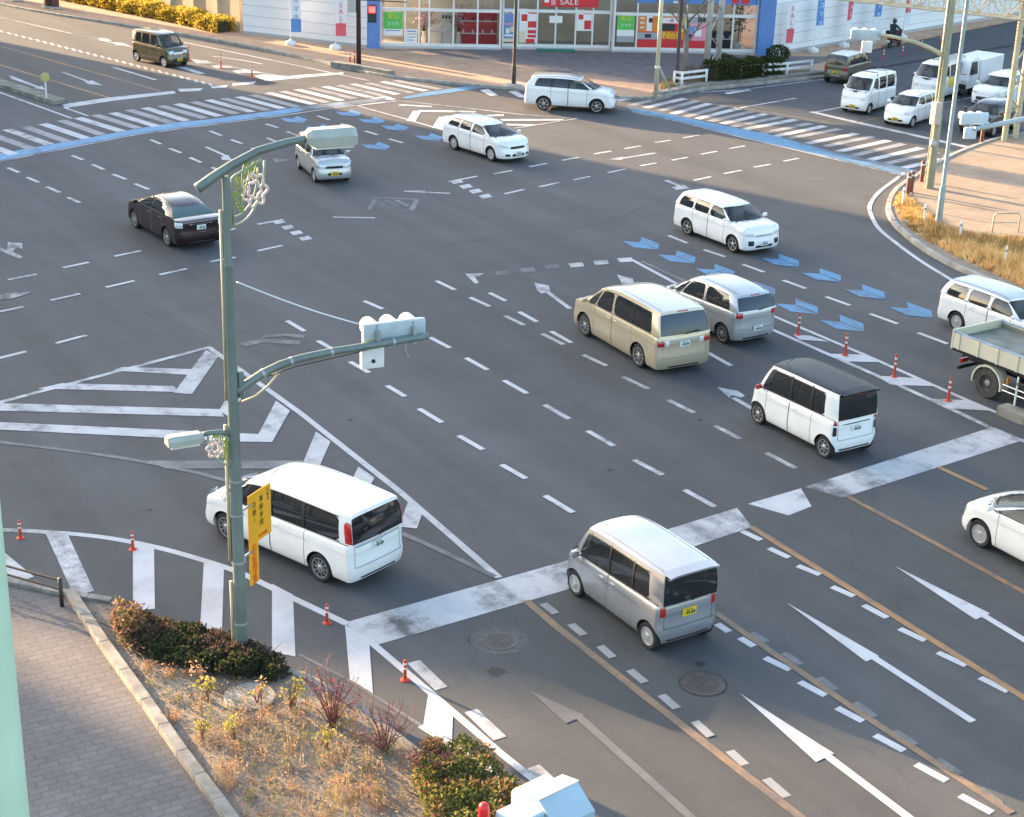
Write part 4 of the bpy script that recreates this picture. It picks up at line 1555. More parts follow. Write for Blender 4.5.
    # right kerb edge line
    m.line(rm, W, curve_pts([(905, 172), (895, 180), (878.7, 192.5), (870, 205), (871, 214.7), (878.7, 228.5), (895, 242.4), (917.5, 259), (939.7, 273), (965, 287), (1030, 315)]), .17)
    # orange lines, lower right
    m.line(rm, M_POF, [(526, 601), (560, 630), (640, 693), (740, 771), (810, 825)], .17)
    m.line(rm, M_POF, [(716, 613), (740, 630.5), (865, 716.5), (1012, 813.6)], .16)
    m.line(rm, M_PO, [(751, 527), (884, 610), (1030, 702)], .17)
    m.line(rm, M_PO, [(848, 497), (930, 541), (1030, 596)], .15)
    m.line(rm, M_PO, [(938, 467.3), (987, 490)], .16)
    D1 = [((543, 604), (556, 614)), ((571, 624.5), (584, 635.5)), ((600, 646.5), (613, 658)), ((629.6, 670.5), (645, 683)), ((661.5, 695.5), (677, 709)), ((694.6, 722), (711, 737)), ((729.6, 751), (745, 765)), ((766, 779), (787, 797))]
    m.dashes(rm, GX, D1, .18)
    D2 = [((717, 624), (729, 632)), ((740, 638), (754, 646.5)), ((765, 658), (790, 670)), ((799.6, 682), (825.4, 695.7)), ((837, 708), (863, 721.5)), ((875, 735.4), (904, 751)), ((916, 764.5), (946.6, 781)), ((960, 795.6), (992, 813))]
    m.dashes(rm, W, D2, .17)
    D3 = [((751, 633), (767, 642)), ((784, 653), (801, 665)), ((819, 678), (836, 690)), ((855, 703), (875, 717)), ((894, 731), (915, 745)), ((937, 759), (960, 775)), ((980, 789), (1000, 804))]
    m.dashes(rm, FD, D3, .17)
    D4 = [((742, 531.4), (761, 540.3)), ((769, 548.6), (789, 557.8)), ((797.7, 566), (820, 575)), ((832, 587), (853.7, 596.6)), ((863.6, 605.5), (887, 618)), ((899.5, 629), (925, 641)), ((937.7, 652.7), (966, 666)), ((980, 678), (1008, 692))]
    m.dashes(rm, W, D4, .17)
    # straight-on arrows
    for tip, c1, c2, s0, s1, mm in (((786.6, 603), (879, 656.5), (866, 662), (874, 658), (973, 722), W), ((740, 694), (834, 754), (816, 762.5), (828, 757), (935, 838), W), ((895, 566.6), (990, 614), (975.5, 620), (984, 616), (1040, 650), W), ((530.5, 691.6), (585, 716), (566, 724), (580, 718), (700, 826), GH)):
        m.poly(rm, mm, [tip, c1, c2])
        m.line(rm, mm, [s0, s1], .17)
    # turn arrows by the gold van and the black-roofed car
    m.line(rm, WW, [(570, 309), (546, 291)], .17)
    m.poly(rm, WW, [(534, 283), (549, 286), (550, 292), (541, 294), (537, 290)])
    m.poly(rm, WW, [(617, 275), (633, 279), (634, 284), (622, 284)])
    m.line(rm, WW, [(763, 415), (733, 398)], .17)
    m.poly(rm, WW, [(717, 387.5), (738, 391.5), (745, 396), (741, 398), (732, 395.5), (729, 398)])
    # left arrows
    m.poly(rm, WW, [(-6, 245.5), (7, 250.5), (8, 242.5), (22, 243.5), (23, 250), (17, 247.5), (12.5, 252), (23, 257), (20, 259), (-6, 249)])
    m.poly(rm, WW, [(-6, 297.5), (6, 293.5), (33, 292), (22, 296), (10, 299.5), (-6, 299.5)])
    m.line(rm, W, [(206, 147), (226, 156)], .16)
    m.poly(rm, W, [(221, 157), (228, 155), (232, 160.5), (222, 160)])
    m.line(rm, W, [(267, 138), (281, 143.7)], .16)
    m.poly(rm, FD, [(273, 158), (281, 159), (292, 159.5), (283, 161), (275, 162.5)])
    m.line(rm, WW, [(656, 153), (622, 158.4)], .16)
    m.poly(rm, WW, [(608, 159.5), (623, 157), (622, 160)])
    m.line(rm, WW, [(666, 180.5), (682, 187)], .2)
    m.poly(rm, WW, [(676, 190), (672, 187.5), (684, 185), (690, 188.5)])
    # box and arrows in the middle
    m.line(rm, FD, [(369, 209.6), (377, 197.5), (417, 199.4), (411, 211), (400, 210.5)], .22)
    for q in ([(385, 200), (398, 206)], [(396, 200), (408, 206)], [(381, 203), (385, 207)]):
        m.line(rm, FD, q, .18)
    m.line(rm, WW, [(404, 191.3), (450, 193.5)], .14)
    m.poly(rm, WW, [(405, 191), (425, 190.5), (425, 193.5)])
    m.line(rm, WW, [(333, 217.2), (375, 218)], .14)
    m.line(rm, FD, [(243, 345), (262, 341), (300, 343)], .35)
    m.line(rm, FD, [(262, 337), (285, 335), (305, 337)], .25)
    # crosswalk far left
    U = [(-28, 139), (-10, 134), (7, 129.5), (25, 127), (43, 124), (61, 120.5), (78, 118), (95, 115), (112.4, 113), (128.5, 110), (145, 108), (161, 106), (177, 104), (193, 102), (208, 100), (223, 98.5), (238, 97), (252, 95), (268, 93), (282, 91.5), (297, 89.7), (310.4, 88), (324.5, 86.7), (338, 85.3), (351.6, 84), (366.7, 83), (381.7, 81.7), (395, 80.6)]
    V = [(14, 154.5), (32, 149), (49, 144.6), (68, 142), (86, 138.5), (102, 135), (121.5, 131.5), (138.5, 128.5), (156.6, 126.5), (171.7, 123), (186.7, 121), (205, 118.5), (220, 116.5), (236.6, 114), (252, 112.3), (268, 110.6), (283, 108.8), (297.4, 107), (313.5, 104.6), (327.5, 102.8), (342.6, 101), (354.6, 99), (370.7, 97.6), (384, 96), (397.8, 94.5), (412, 93), (426, 91), (440, 89.3)]
    for i, (u, v) in enumerate(zip(U, V)):
        mm = W if i % 2 == 0 else GX
        m.line('crosswalk', mm, [u, v], .48)
    T = [(649, 95.5), (670, 96), (685, 98.5), (697, 101), (710, 103.5), (725, 106), (738.6, 108.5), (752, 111.5), (766, 114), (781.7, 117), (796, 119.6), (810.7, 123.4), (825, 126), (840, 129), (856.5, 133.7), (872.6, 136.7), (889, 140.6), (903.6, 144), (921.6, 148), (937, 152.5)]
    Bq = [(617, 100.7), (630, 105.6), (645, 108), (660, 111), (672, 114), (685, 117), (697, 119), (710, 121.5), (722, 124), (732, 127), (745, 129.5), (759.4, 134), (774.7, 136.7), (788.5, 138.7), (806.6, 143.7), (823, 147), (837, 152), (852, 156), (870, 160), (887, 163.6)]
    for i, (u, v) in enumerate(zip(T, Bq)):
        m.line('crosswalk', GX if i % 2 else W, [u, v], .42)
    m.line('crosswalk', W, [(942, 159.5), (904, 168)], .42)
    # blue cycle lanes
    up = [(-40, 160), (0, 153.6), (86, 138.5), (122.5, 131.5), (172.7, 123), (205, 120), (280, 110), (296, 107.5)]
    lo = [(-40, 168), (0, 160.6), (82, 144.6), (138.5, 133.5), (205, 124.8), (280, 115), (304, 110.5)]
    m.poly('cycle_lane', M_PB, up + lo[::-1], base=.003)
    m.poly('cycle_lane', M_PBF, [(296, 107.3), (380, 98), (405, 98.5), (345, 106), (304, 110.3)], base=.003)
    m.poly('cycle_lane', M_PBL, [(402, 97.5), (425, 92.5), (466, 86.5), (482, 87.6), (450, 93), (405, 99)], base=.003)
    m.line(rm, WW, [(-40, 169.5), (0, 161.6), (82, 145.6), (138.5, 134.5), (205, 125.8), (280, 116), (330, 108.6), (395, 101)], .13)
    m.line(rm, W, [(372, 98.8), (386, 97), (392, 100)], .5)
    m.poly('cycle_lane', M_PBL, [(625, 106.5), (672, 115), (724.5, 126), (772.7, 135.3), (823, 149), (870, 160), (917.5, 171), (908, 176.5), (868, 166.5), (817.7, 154.5), (740, 136.5), (680, 121.5), (632, 111)], base=.003)
    m.line(rm, WW, [(632, 111.8), (680, 122.3), (740, 137.2), (817.7, 155.3), (868, 167.5), (906, 177)], .14)
    # blue cycle arrows: one shape, repeated along the lane
    a0 = G(778.8, 259.6)
    half1 = [G(*q) - a0 for q in ((760.8, 258.3), (778.8, 259.4), (799, 267.3), (774.7, 265))]
    half2 = [G(*q) - a0 for q in ((778.8, 254.0), (799, 261.0), (799, 266.6), (778.8, 259.2))]
    for q in ((778.8, 259.6), (819.9, 274.3), (862.8, 291), (908.6, 309), (795.5, 305.3), (840.4, 322), (640, 242.5), (675.7, 256), (714, 270), (754, 287.5), (293, 119), (318.5, 127.3), (374.7, 145.3), (347.6, 112.6), (370.7, 119.8), (393.8, 126.6), (428, 136.5)):
        b0 = G(*q)
        mm = M_PBL
        m.poly('cycle_arrow', mm, [b0 + v for v in half1], world=True)
        m.poly('cycle_arrow', mm, [b0 + v for v in half2], world=True)
    # striped traffic island in front of the shop
    m.line(rm, WW, [(357, 106), (405, 119), (446, 131)], .14)
    m.line(rm, WW, [(357, 106), (400, 101), (460, 107.5), (520, 114.5), (577, 118.8), (512, 129)], .14)
    for q in ([(413, 111), (422, 111), (415, 122), (406.6, 121)], [(400, 104.4), (432, 106.2), (432, 107.4), (398, 105.8)], [(418, 110.2), (476, 111.2), (476, 112.8), (420, 112.2)], [(439, 117), (450, 117), (446, 130), (432, 128)],
              [(444, 116.2), (504, 114.6), (504, 116.2), (446, 118.4)], [(500, 119.3), (565, 119.2), (560, 120.8), (502, 121.2)], [(506, 124), (536, 124.8), (530, 126.2), (507, 125.8)]):
        m.poly(rm, W, q)
    m.poly(rm, W, [(480, 90.5), (488, 89), (498, 95.5), (490, 96)])
    m.poly(rm, W, [(508, 91.5), (516, 91), (528, 98), (519, 97.5)])
    # far road, upper left
    m.line(rm, WW, [(-20, 13), (0, 17.5), (134.5, 48)], .17)
    m.line(rm, WW, [(176, 41), (260, 58), (369.5, 81)], .17)
    zz = []
    for i in range(60):
        t = i / 59
        x, y = 0 + 212 * t, 31 + 54 * t
        zz.append((x, y + (.9 if i % 2 else -.9)))
    m.line(rm, WW, zz, .2)
    m.line(rm, M_PO, [(-20, 42), (0, 46), (160, 91)], .15)
    m.line(rm, M_PO, [(-20, 60), (0, 65), (110, 98)], .17)
    for q in ([(62, 104.5), (110, 97.5), (174, 91), (176, 93.5), (112, 101), (66, 108)], [(178, 89), (203, 88.2), (200, 91), (180, 91.8)], [(211, 86.5), (228, 85.2), (226, 87.6), (212, 88.4)], [(232, 83.5), (256, 81.5), (254, 84), (233, 86)], [(262, 79), (300, 75), (343, 72.2), (344, 74.2), (300, 78), (265, 81.5)]):
        m.poly('stop_band', W, q)
    m.line(rm, W, [(-10, 89), (0, 92.6), (72, 118.5)], .15)
    m.line(rm, W, [(64, 107.5), (88, 116)], .15)
    m.line(rm, W, [(10, 76), (38, 87)], .15)
    m.line(rm, W, [(112, 67), (156, 80)], .2)
    m.line(rm, WW, [(62, 72), (92, 83)], .16)
    m.poly(rm, WW, [(84, 82), (92, 80.5), (103, 85.5), (90, 84.5)])
    m.line(rm, WW, [(11, 78), (40, 88)], .16)
    m.poly(rm, WW, [(34, 88), (42, 86), (46, 90.5)])
    for q in ([(98, 38), (106, 38.5), (112, 41), (100, 41)], [(114, 42.5), (122, 43), (130, 46), (116, 45.5)], [(192, 60), (206, 60.5), (213, 63.5), (196, 63.5)], [(211, 65.5), (226, 65), (236, 67.5), (216, 68.5)], [(232, 71), (246, 69.5), (262, 73), (238, 73.5)], [(254, 76), (262, 74.5), (290, 76.5), (262, 80)], [(176, 67), (186, 67), (206, 74), (198, 74)]):
        m.poly(rm, W, q)
    m.line(rm, W, [(213, 56.5), (240, 60), (262, 64)], .16)
    m.line(rm, WW, [(192, 59), (262, 73), (300, 79)], .12)
    # side road
    m.line(rm, W, [(811, 112), (890, 130), (968, 147.5)], .38)
    m.line(rm, W, [(740, 108), (796, 98.3)], .16)
    m.line(rm, W, [(812, 113), (846, 106.5)], .16)
    m.line(rm, WW, [(700, 92.5), (740, 90), (824, 79.5)], .16)
    m.line(rm, W, [(876, 68.5), (1030, 40.5)], .16)
    m.line(rm, M_POF, [(856, 122.5), (884, 117.5)], .14)
    m.line(rm, WW, [(944, 103), (1000, 92.5)], .14)
    m.line(rm, W, [(944, 156), (968, 150)], .16)
    m.poly(rm, W, [(724, 93), (748, 89.5), (752, 90.5), (728, 94.5)])
    m.build()
    # manhole covers
    for (u, v), r, ring, lab in (((499, 640.5), .38, .56, 'round iron manhole cover set in a pale concrete collar'), ((703, 684), .42, .455, 'round rusty manhole cover beside the worn orange lane line')):
        g = G(u, v)
        t = thing('manhole_cover', (g.x, g.y, 0), lab, 'manhole cover')
        MB().lathe([(ring, .001), (ring, .0055)], n=36).build('collar', [mat('collar_concrete' if ring > .55 else 'dark_collar', (.09, .09, .088) if ring > .55 else (.03, .028, .026), .9, var=.3, vscale=8)], t)
        c = MB().lathe([(r, .004), (r, .010), (r - .03, .011), (r - .05, .008)], n=36)
        for i in range(-4, 5):
            for j in range(-4, 5):
                if i * i + j * j < 17:
                    c.box((i * r / 5.6, j * r / 5.6, .011), (.045, .045, .003), rot=.785)
        c.build('lid', [mat('rusty_iron', (.085, .074, .070), .6, .3, var=.3, vscale=9)], t)
    sm = MB()
    for px in ([(120, 300), (190, 330), (262, 352)], [(560, 640), (640, 700), (742, 782), (792, 826)], [(420, 250), (500, 236), (590, 226), (662, 200)], [(868, 520), (930, 552), (1030, 604)]):
        p = [G(*q) for q in curve_pts(px, 5)]
        for a, b in zip(p, p[1:]):
            d = (b - a).to_2d().normalized()
            n = Vector((-d.y, d.x)) * .018
            j = Vector((rnd.gauss(0, .02), rnd.gauss(0, .02)))
            sm.flat([a.to_2d() + n + j, b.to_2d() + n + j, b.to_2d() - n + j, a.to_2d() - n + j], .0045 + rnd.random() * .0006)
    struct(sm, 'road_seam', [mat('tar_seam', (.052, .053, .055), .7)])
    sp = MB()
    for u, v, r in ((496, 672, .17), (473, 640.5, .13), (700, 664, .1), (150, 510, .06), (610, 470, .09), (655, 545, .12), (350, 420, .08), (700, 420, .08), (880, 470, .1), (560, 300, .1)):
        g = G(u, v)
        sp.flat([(g.x + r * (1 + .3 * sin(3 * k)) * cos(k * .52), g.y + r * (1 + .25 * cos(2.3 * k)) * sin(k * .52)) for k in range(12)], .0035)
    struct(sp, 'road_stain', [mat('tar_spot', (.028, .027, .026), .8)])


def kerb_run(mb, px, w=.18, h=.15, seg=.6, world=False):
    """row of kerb stones along a polyline"""
    p = [Vector((q[0], q[1])) if world else G(*q).to_2d() for q in px]
    for a, b in zip(p, p[1:]):
        d = b - a
        n = max(1, int(round(d.length / seg)))
        for i in range(n):
            c = a + d * ((i + .5) / n)
            ang = atan2(d.y, d.x)
            mb.box((c.x, c.y, h / 2 - .02), (d.length / n - .008, w, h + .04), rot=ang, bev=.015)


def paver_mat(name, a, b, scale=2.2, ang=0.0, mortar=(.12, .115, .11), bw=.5):
    if name in MATS:
        return MATS[name]
    m, nt, bs = _new(name)
    k = NT(nt)
    o = k.n('TexCoord').outputs['Object']
    mp = k.n('Mapping')
    mp.inputs['Rotation'].default_value = (0, 0, ang)
    k.l(o, mp.inputs['Vector'])
    br = k.n('TexBrick')
    br.inputs['Scale'].default_value = scale
    br.inputs['Color1'].default_value = (*a, 1)
    br.inputs['Color2'].default_value = (*b, 1)
    br.inputs['Mortar'].default_value = (*mortar, 1)
    br.inputs['Mortar Size'].default_value = .02
    br.inputs['Brick Width'].default_value = bw
    br.inputs['Row Height'].default_value = .25
    br.inputs['Bias'].default_value = .0
    k.l(mp.outputs['Vector'], br.inputs['Vector'])
    n = k.ramp(k.noise(o, .6, 6, .7), [(.3, .72), (.7, 1.15)])
    c = k.mix(.8, br.outputs['Color'], n, 'MULTIPLY')
    n2 = k.ramp(k.noise(o, 5, 5, .7), [(.3, .75), (.7, 1.15)])
    c = k.mix(.6, c, n2, 'MULTIPLY')
    k.l(c, bs.inputs['Base Color'])
    bs.inputs['Roughness'].default_value = .88
    bp = k.n('Bump')
    bp.inputs['Strength'].default_value = .5
    bp.inputs['Distance'].default_value = .01
    k.l(br.outputs['Fac'], bp.inputs['Height'])
    bp.invert = True
    k.l(bp.outputs['Normal'], bs.inputs['Normal'])
    MATS[name] = m
    return m


KERB = None


def pavements():
    global KERB
    KERB = mat('kerb_concrete', (0.27, 0.255, 0.225), .9, var=.35, vscale=2.5, bump=.25, bscale=30)
    pale = mat('pale_kerb_concrete', (0.36, 0.34, 0.30), .9, var=.3, vscale=2.5, bump=.25, bscale=30)
    # lower-left pavement
    pv = paver_mat('grey_pink_pavers', (0.170, 0.153, 0.152), (0.145, 0.132, 0.132), 1.55, .06, (.115, .108, .105), .5)
    edge = [(-200, 545), (-60, 572), (0, 589), (62, 603)]
    inner = [(66, 603), (105, 656), (147, 713), (184, 765), (219, 812), (249, 852), (310, 940)]
    P = MB()
    P.prism([G(*q) for q in edge + inner + [(100, 1100), (-500, 1100), (-900, 700)]], -.05, .12)
    struct(P, 'pavement', [pv])
    # planting bed soil
    bed = [(70, 601), (110, 606), (165, 628), (215, 650), (262, 668), (310, 684), (360, 716), (415, 758), (470, 800), (540, 850), (620, 915), (420, 1000), (310, 940), (249, 852), (219, 812), (184, 765), (147, 713), (105, 656)]
    S = MB()
    S.prism([G(*q) for q in bed], -.05, .13)
    m, nt, b = _new('dry_soil')
    k = NT(nt)
    o = k.n('TexCoord').outputs['Object']
    c = k.ramp(k.noise(o, 1.1, 8, .75), [(.3, (.18, .15, .12)), (.5, (.28, .24, .19)), (.7, (.36, .31, .25))])
    c = k.mix(.6, c, k.ramp(k.noise(o, 30, 4, .8), [(.3, .5), (.7, 1.3)]), 'MULTIPLY')
    k.l(c, b.inputs['Base Color'])
    b.inputs['Roughness'].default_value = .95
    bp = k.n('Bump')
    bp.inputs['Strength'].default_value = .9
    bp.inputs['Distance'].default_value = .05
    k.l(k.noise(o, 9, 8, .8), bp.inputs['Height'])
    k.l(bp.outputs['Normal'], b.inputs['Normal'])
    MATS['dry_soil'] = m
    struct(S, 'planting_bed_soil', [m])
    kb = MB()
    kerb_run(kb, [(-60, 571), (0, 586), (66, 600), (112, 608)], .18, .2)
    kerb_run(kb, [(112, 608), (165, 629), (215, 651), (262, 668), (310, 685), (360, 716), (415, 758), (470, 800), (540, 850)], .16, .17)
    struct(kb, 'kerb', [KERB])
    kb = MB()
    kerb_run(kb, [(70, 600), (105, 653), (147, 711), (183, 763), (219, 811), (248, 851)], .2, .26, 1.0)
    struct(kb, 'kerb', [KERB])
    # far corner pavement and forecourt
    farkerb = curve_pts([(-60, -8), (0, 5), (60, 16), (210, 40), (300, 58), (370, 74), (410, 80), (470, 86), (540, 92), (600, 97), (650, 99), (690, 92), (745, 86), (800, 80.5), (835, 77.5)], 3)
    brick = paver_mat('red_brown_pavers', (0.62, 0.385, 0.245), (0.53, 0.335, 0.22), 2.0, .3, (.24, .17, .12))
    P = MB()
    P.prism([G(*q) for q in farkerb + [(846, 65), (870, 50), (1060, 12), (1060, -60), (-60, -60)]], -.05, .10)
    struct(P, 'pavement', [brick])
    FC = MB()
    FC.prism([G(*q) for q in [(512, 66), (560, 76), (610, 83), (655, 86), (700, 76), (760, 72), (815, 66), (840, 58), (768, 58), (700, 55), (500, 51), (372, 51), (420, 54)]], 0, .104)
    struct(FC, 'forecourt', [mat('purple_grey_asphalt', (0.175, 0.148, 0.142), .9, var=.2, vscale=2)])
    SR = MB()
    SR.prism([G(*q) for q in [(846, 66), (872, 53.5), (1060, 21.5), (1060, 38), (876, 69)]], 0, .1035)
    struct(SR, 'side_path', [mat('path_asphalt', (0.07, 0.071, 0.075), .9, var=.2, vscale=1.5)])
    kb = MB()
    kerb_run(kb, farkerb, .18, .14, 1.0)
    struct(kb, 'kerb', [pale])
    kb = MB()
    kerb_run(kb, [(333, 67.5), (360, 71), (392, 77)], .45, .34, 1.2)
    kerb_run(kb, [(656, 97), (700, 88), (770, 81), (822, 75.5)], .5, .26, 1.2)
    struct(kb, 'kerb', [mat('stone_edging', (0.25, 0.235, 0.21), .9, var=.3, vscale=3)])
    # traffic island with post
    mb = MB()
    kerb_run(mb, [(-40, 72), (0, 85), (60, 104)], .75, .2, 1.2)
    struct(mb, 'median', [mat('median_concrete', (0.22, 0.215, 0.18), .9, var=.35, vscale=2)])
    mb = MB()
    kerb_run(mb, [(1001, 413), (1060, 437)], .42, .26, 1.0)
    struct(mb, 'median', [mat('median_concrete2', (0.27, 0.25, 0.205), .9, var=.35, vscale=2)])
    # right-hand corner
    rk = curve_pts([(1060, 129), (1003, 139.5), (970, 150), (945, 161), (918, 177), (897, 191), (889, 205), (890, 217), (900, 231), (925, 251), (955, 268), (985, 281), (1030, 302), (1080, 325), (1250, 403), (1500, 520)], 4)
    tan = paver_mat('tan_pavers', (0.36, 0.265, 0.185), (0.31, 0.235, 0.17), 1.6, .5, (.24, .19, .14))
    P = MB()
    P.prism([G(*q) for q in rk + [(1900, 560), (1900, 60), (1300, 60)]], -.05, .11)
    struct(P, 'pavement', [tan])
    kb = MB()
    kerb_run(kb, rk, .2, .16, .8)
    struct(kb, 'kerb', [pale])
    vb = MB()
    vb.prism([G(*q) for q in [(905, 186), (894, 193), (890, 205), (892, 216), (903, 231), (927, 250), (957, 267), (987, 280), (1032, 300), (1080, 322), (1080, 246), (1024, 239), (975, 234), (944, 226), (918, 207)]], 0, .125)
    struct(vb, 'verge_soil', [MATS['dry_soil']])
# ------------------------------------------------------------------ street furniture
M_POLE = mat('grey_green_pole', (0.16, 0.20, 0.18), .45, .2, var=.15, vscale=1.5)
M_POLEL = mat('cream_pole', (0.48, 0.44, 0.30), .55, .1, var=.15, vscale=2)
M_BROWN = mat('dark_brown_pole', (0.045, 0.03, 0.025), .5, .2, var=.2, vscale=3)
M_GREYB = mat('pale_grey_housing', (0.46, 0.53, 0.56), .45, .1, var=.1, vscale=4)
M_WHITEP = mat('white_painted_steel', (0.75, 0.75, 0.73), .45, var=.1, vscale=3)
M_CONC = mat('pole_concrete', (0.42, 0.41, 0.38), .85, var=.2, vscale=2)
M_ORANGE = mat('orange_red_post', (0.55, 0.05, 0.02), .5, var=.15, vscale=5)
M_REFL = mat('white_reflector', (0.72, 0.72, 0.7), .4)
M_GALV = mat('galvanised_steel', (0.40, 0.41, 0.41), .5, .5, var=.2, vscale=3)


def xdir(a):
    return Vector((cos(a), sin(a), 0))


def lamp_head(parent, p, d, L, w, h, name='lamp_head'):
    """boxy street-lamp housing with sloping top, from p along d"""
    side = Vector((-d.y, d.x, 0))
    up = Vector((0, 0, 1))
    prof = [(-.5, -.42), (.5, -.42), (.5, .1), (.28, .5), (-.28, .5), (-.5, .1)]
    vs = []
    for t, sc in ((0, .55), (.10, .92), (.9, 1.0), (1.0, .82)):
        c = p + d * (L * t)
        for a, b in prof:
            vs.append(c + side * (a * w * sc) + up * (b * h * sc))
    n = 6
    fs = [tuple(range(n)), tuple(range(3 * n, 4 * n))[::-1]]
    for i in range(3):
        for k in range(n):
            fs.append((i * n + k, (i + 1) * n + k, (i + 1) * n + (k + 1) % n, i * n + (k + 1) % n))
    o = MB().add(vs, fs).build(name, [mat('lamp_housing', (.40, .415, .36), .45, .1, var=.1)], parent, merge=1e-5)
    g = [p + d * (L * t) + side * (s_ * w * .42) - up * (h * .43) for t, s_ in ((.15, -1), (.92, -1), (.92, 1), (.15, 1))]
    g2 = [v - up * .03 for v in g]
    MB().add(g + g2, [(0, 1, 2, 3), (7, 6, 5, 4), (0, 4, 5, 1), (1, 5, 6, 2), (2, 6, 7, 3), (3, 7, 4, 0)]).build('diffuser', [mat('lamp_diffuser', (.7, .68, .6), .3)], o)
    return o


def rose_ornament(parent, org, d, w, h, flip=1):
    """open iron panel with leaves and a rose, hung in the corner of pole and arm"""
    up = Vector((0, 0, 1))
    n = Vector((-d.y, d.x, 0))

    def at(x, z):
        return org + d * (x * w) + up * (z * h)
    fr = MB()
    fr.tube([at(.02, -1.15), at(.02, -.05), at(.10, .0), at(.9, .34)], .022, 8)
    arc = [at(.02 + .95 * sin(t * pi / 2), -1.15 + 1.45 * (1 - cos(t * pi / 2))) for t in [i / 12 for i in range(13)]]
    fr.tube(arc, .022, 8)
    arc2 = [at(.02 + .75 * sin(t * pi / 2), -.95 + 1.1 * (1 - cos(t * pi / 2))) for t in [i / 12 for i in range(13)]]
    fr.tube(arc2, .014, 6)
    fr.build('ornament_frame', [mat('ornament_green_grey', (.32, .38, .27), .45, .2)], parent, smooth=True)
    lf = MB()
    for cx, cz, a, s_ in ((.22, -.30, 1.9, .30), (.42, .02, 1.3, .34), (.18, -.62, 2.2, .30), (.62, .10, .9, .24)):
        pts = []
        for i in range(15):
            t = i / 14 * 2 * pi
            r = s_ * (1 - .0)
            x, z = r * cos(t) * .95, r * .38 * sin(t)
            pts.append(at(cx + (x * cos(a) - z * sin(a)) * .7, cz + (x * sin(a) + z * cos(a))))
        lf.tube(pts, .016, 6, caps=False)
        lf.tube([at(cx + (-s_ * cos(a)) * .7, cz - s_ * sin(a)), at(cx + s_ * cos(a) * .7, cz + s_ * sin(a))], .012, 6)
        for q in (-.45, -.1, .25):
            lf.tube([at(cx + s_ * q * cos(a) * .7, cz + s_ * q * sin(a)), at(cx + (s_ * (q + .2) * cos(a) - s_ * .3 * sin(a)) * .7, cz + s_ * (q + .2) * sin(a) + s_ * .3 * cos(a))], .009, 5)
    lf.build('ornament_leaf', [mat('ornament_leaf_green', (.26, .33, .07), .5)], parent, smooth=True)
    rs = MB()
    cx, cz = .66, -.36
    for ring, (r, k, ph) in enumerate(((.36, 7, 0), (.19, 5, .4))):
        pts = []
        m = k * 6
        for i in range(m + 1):
            t = i / m * 2 * pi
            rr = r * (1 + .16 * cos(k * t + ph))
            pts.append(at(cx + rr * cos(t) * .92, cz + rr * sin(t)))
        rs.tube(pts, .026, 6, caps=False)
    for i in range(5):
        t = i / 5 * 2 * pi + .2
        rs.tube([at(cx + .15 * cos(t), cz + .15 * sin(t)), at(cx + .34 * cos(t + .35), cz + .36 * sin(t + .35))], .014, 5)
    rs.build('ornament_rose', [mat('ornament_rose_pink', (.75, .58, .50), .5)], parent, smooth=True)


def signal_head(parent, c, d, lens_dir, w=1.15, h=.36, box=True, cols=((.02, .25, .16), (.5, .3, .02), (.45, .02, .02))):
    """horizontal three-lens traffic signal; d runs along it, lens_dir is where it looks"""
    up = Vector((0, 0, 1))
    M3 = Matrix((d, lens_dir, up)).transposed()
    o = MB().box(c, (w, .13, h), mtx=M3, bev=.05).build('signal_head', [M_GREYB], parent, smooth=True, angle=40)
    for i, col in enumerate(cols):
        p = c + d * (w * (i - 1) * .31) + lens_dir * .07 + up * .05
        z2 = Matrix((d, up * -1, lens_dir)).transposed()
        l = MB().lathe([(.135, 0), (.135, .02), (.08, .045), (.01, .055)], p, 20, mtx=z2).build('lens', [mat('lens%d' % i, col, .2, coat=.6)], o, smooth=True)
        hood = MB()
        vs, fs = [], []
        n = 20
        for k in range(n + 1):
            t = pi * (-.15 + 1.3 * k / n)
            for r, y in ((.15, 0), (.15, .34 - .08 * (1 - sin(max(0, min(pi, t))))), (.163, .34 - .08 * (1 - sin(max(0, min(pi, t))))), (.163, 0)):
                vs.append(p + d * (r * cos(t)) + up * (r * sin(t)) + lens_dir * y)
        for k in range(n):
            for q in range(4):
                fs.append((k * 4 + q, (k + 1) * 4 + q, (k + 1) * 4 + (q + 1) % 4, k * 4 + (q + 1) % 4))
        hood.add(vs, fs)
        hood.build('visor', [mat('white_visor', (.72, .72, .70), .5)], o, smooth=True, angle=40)
    return o


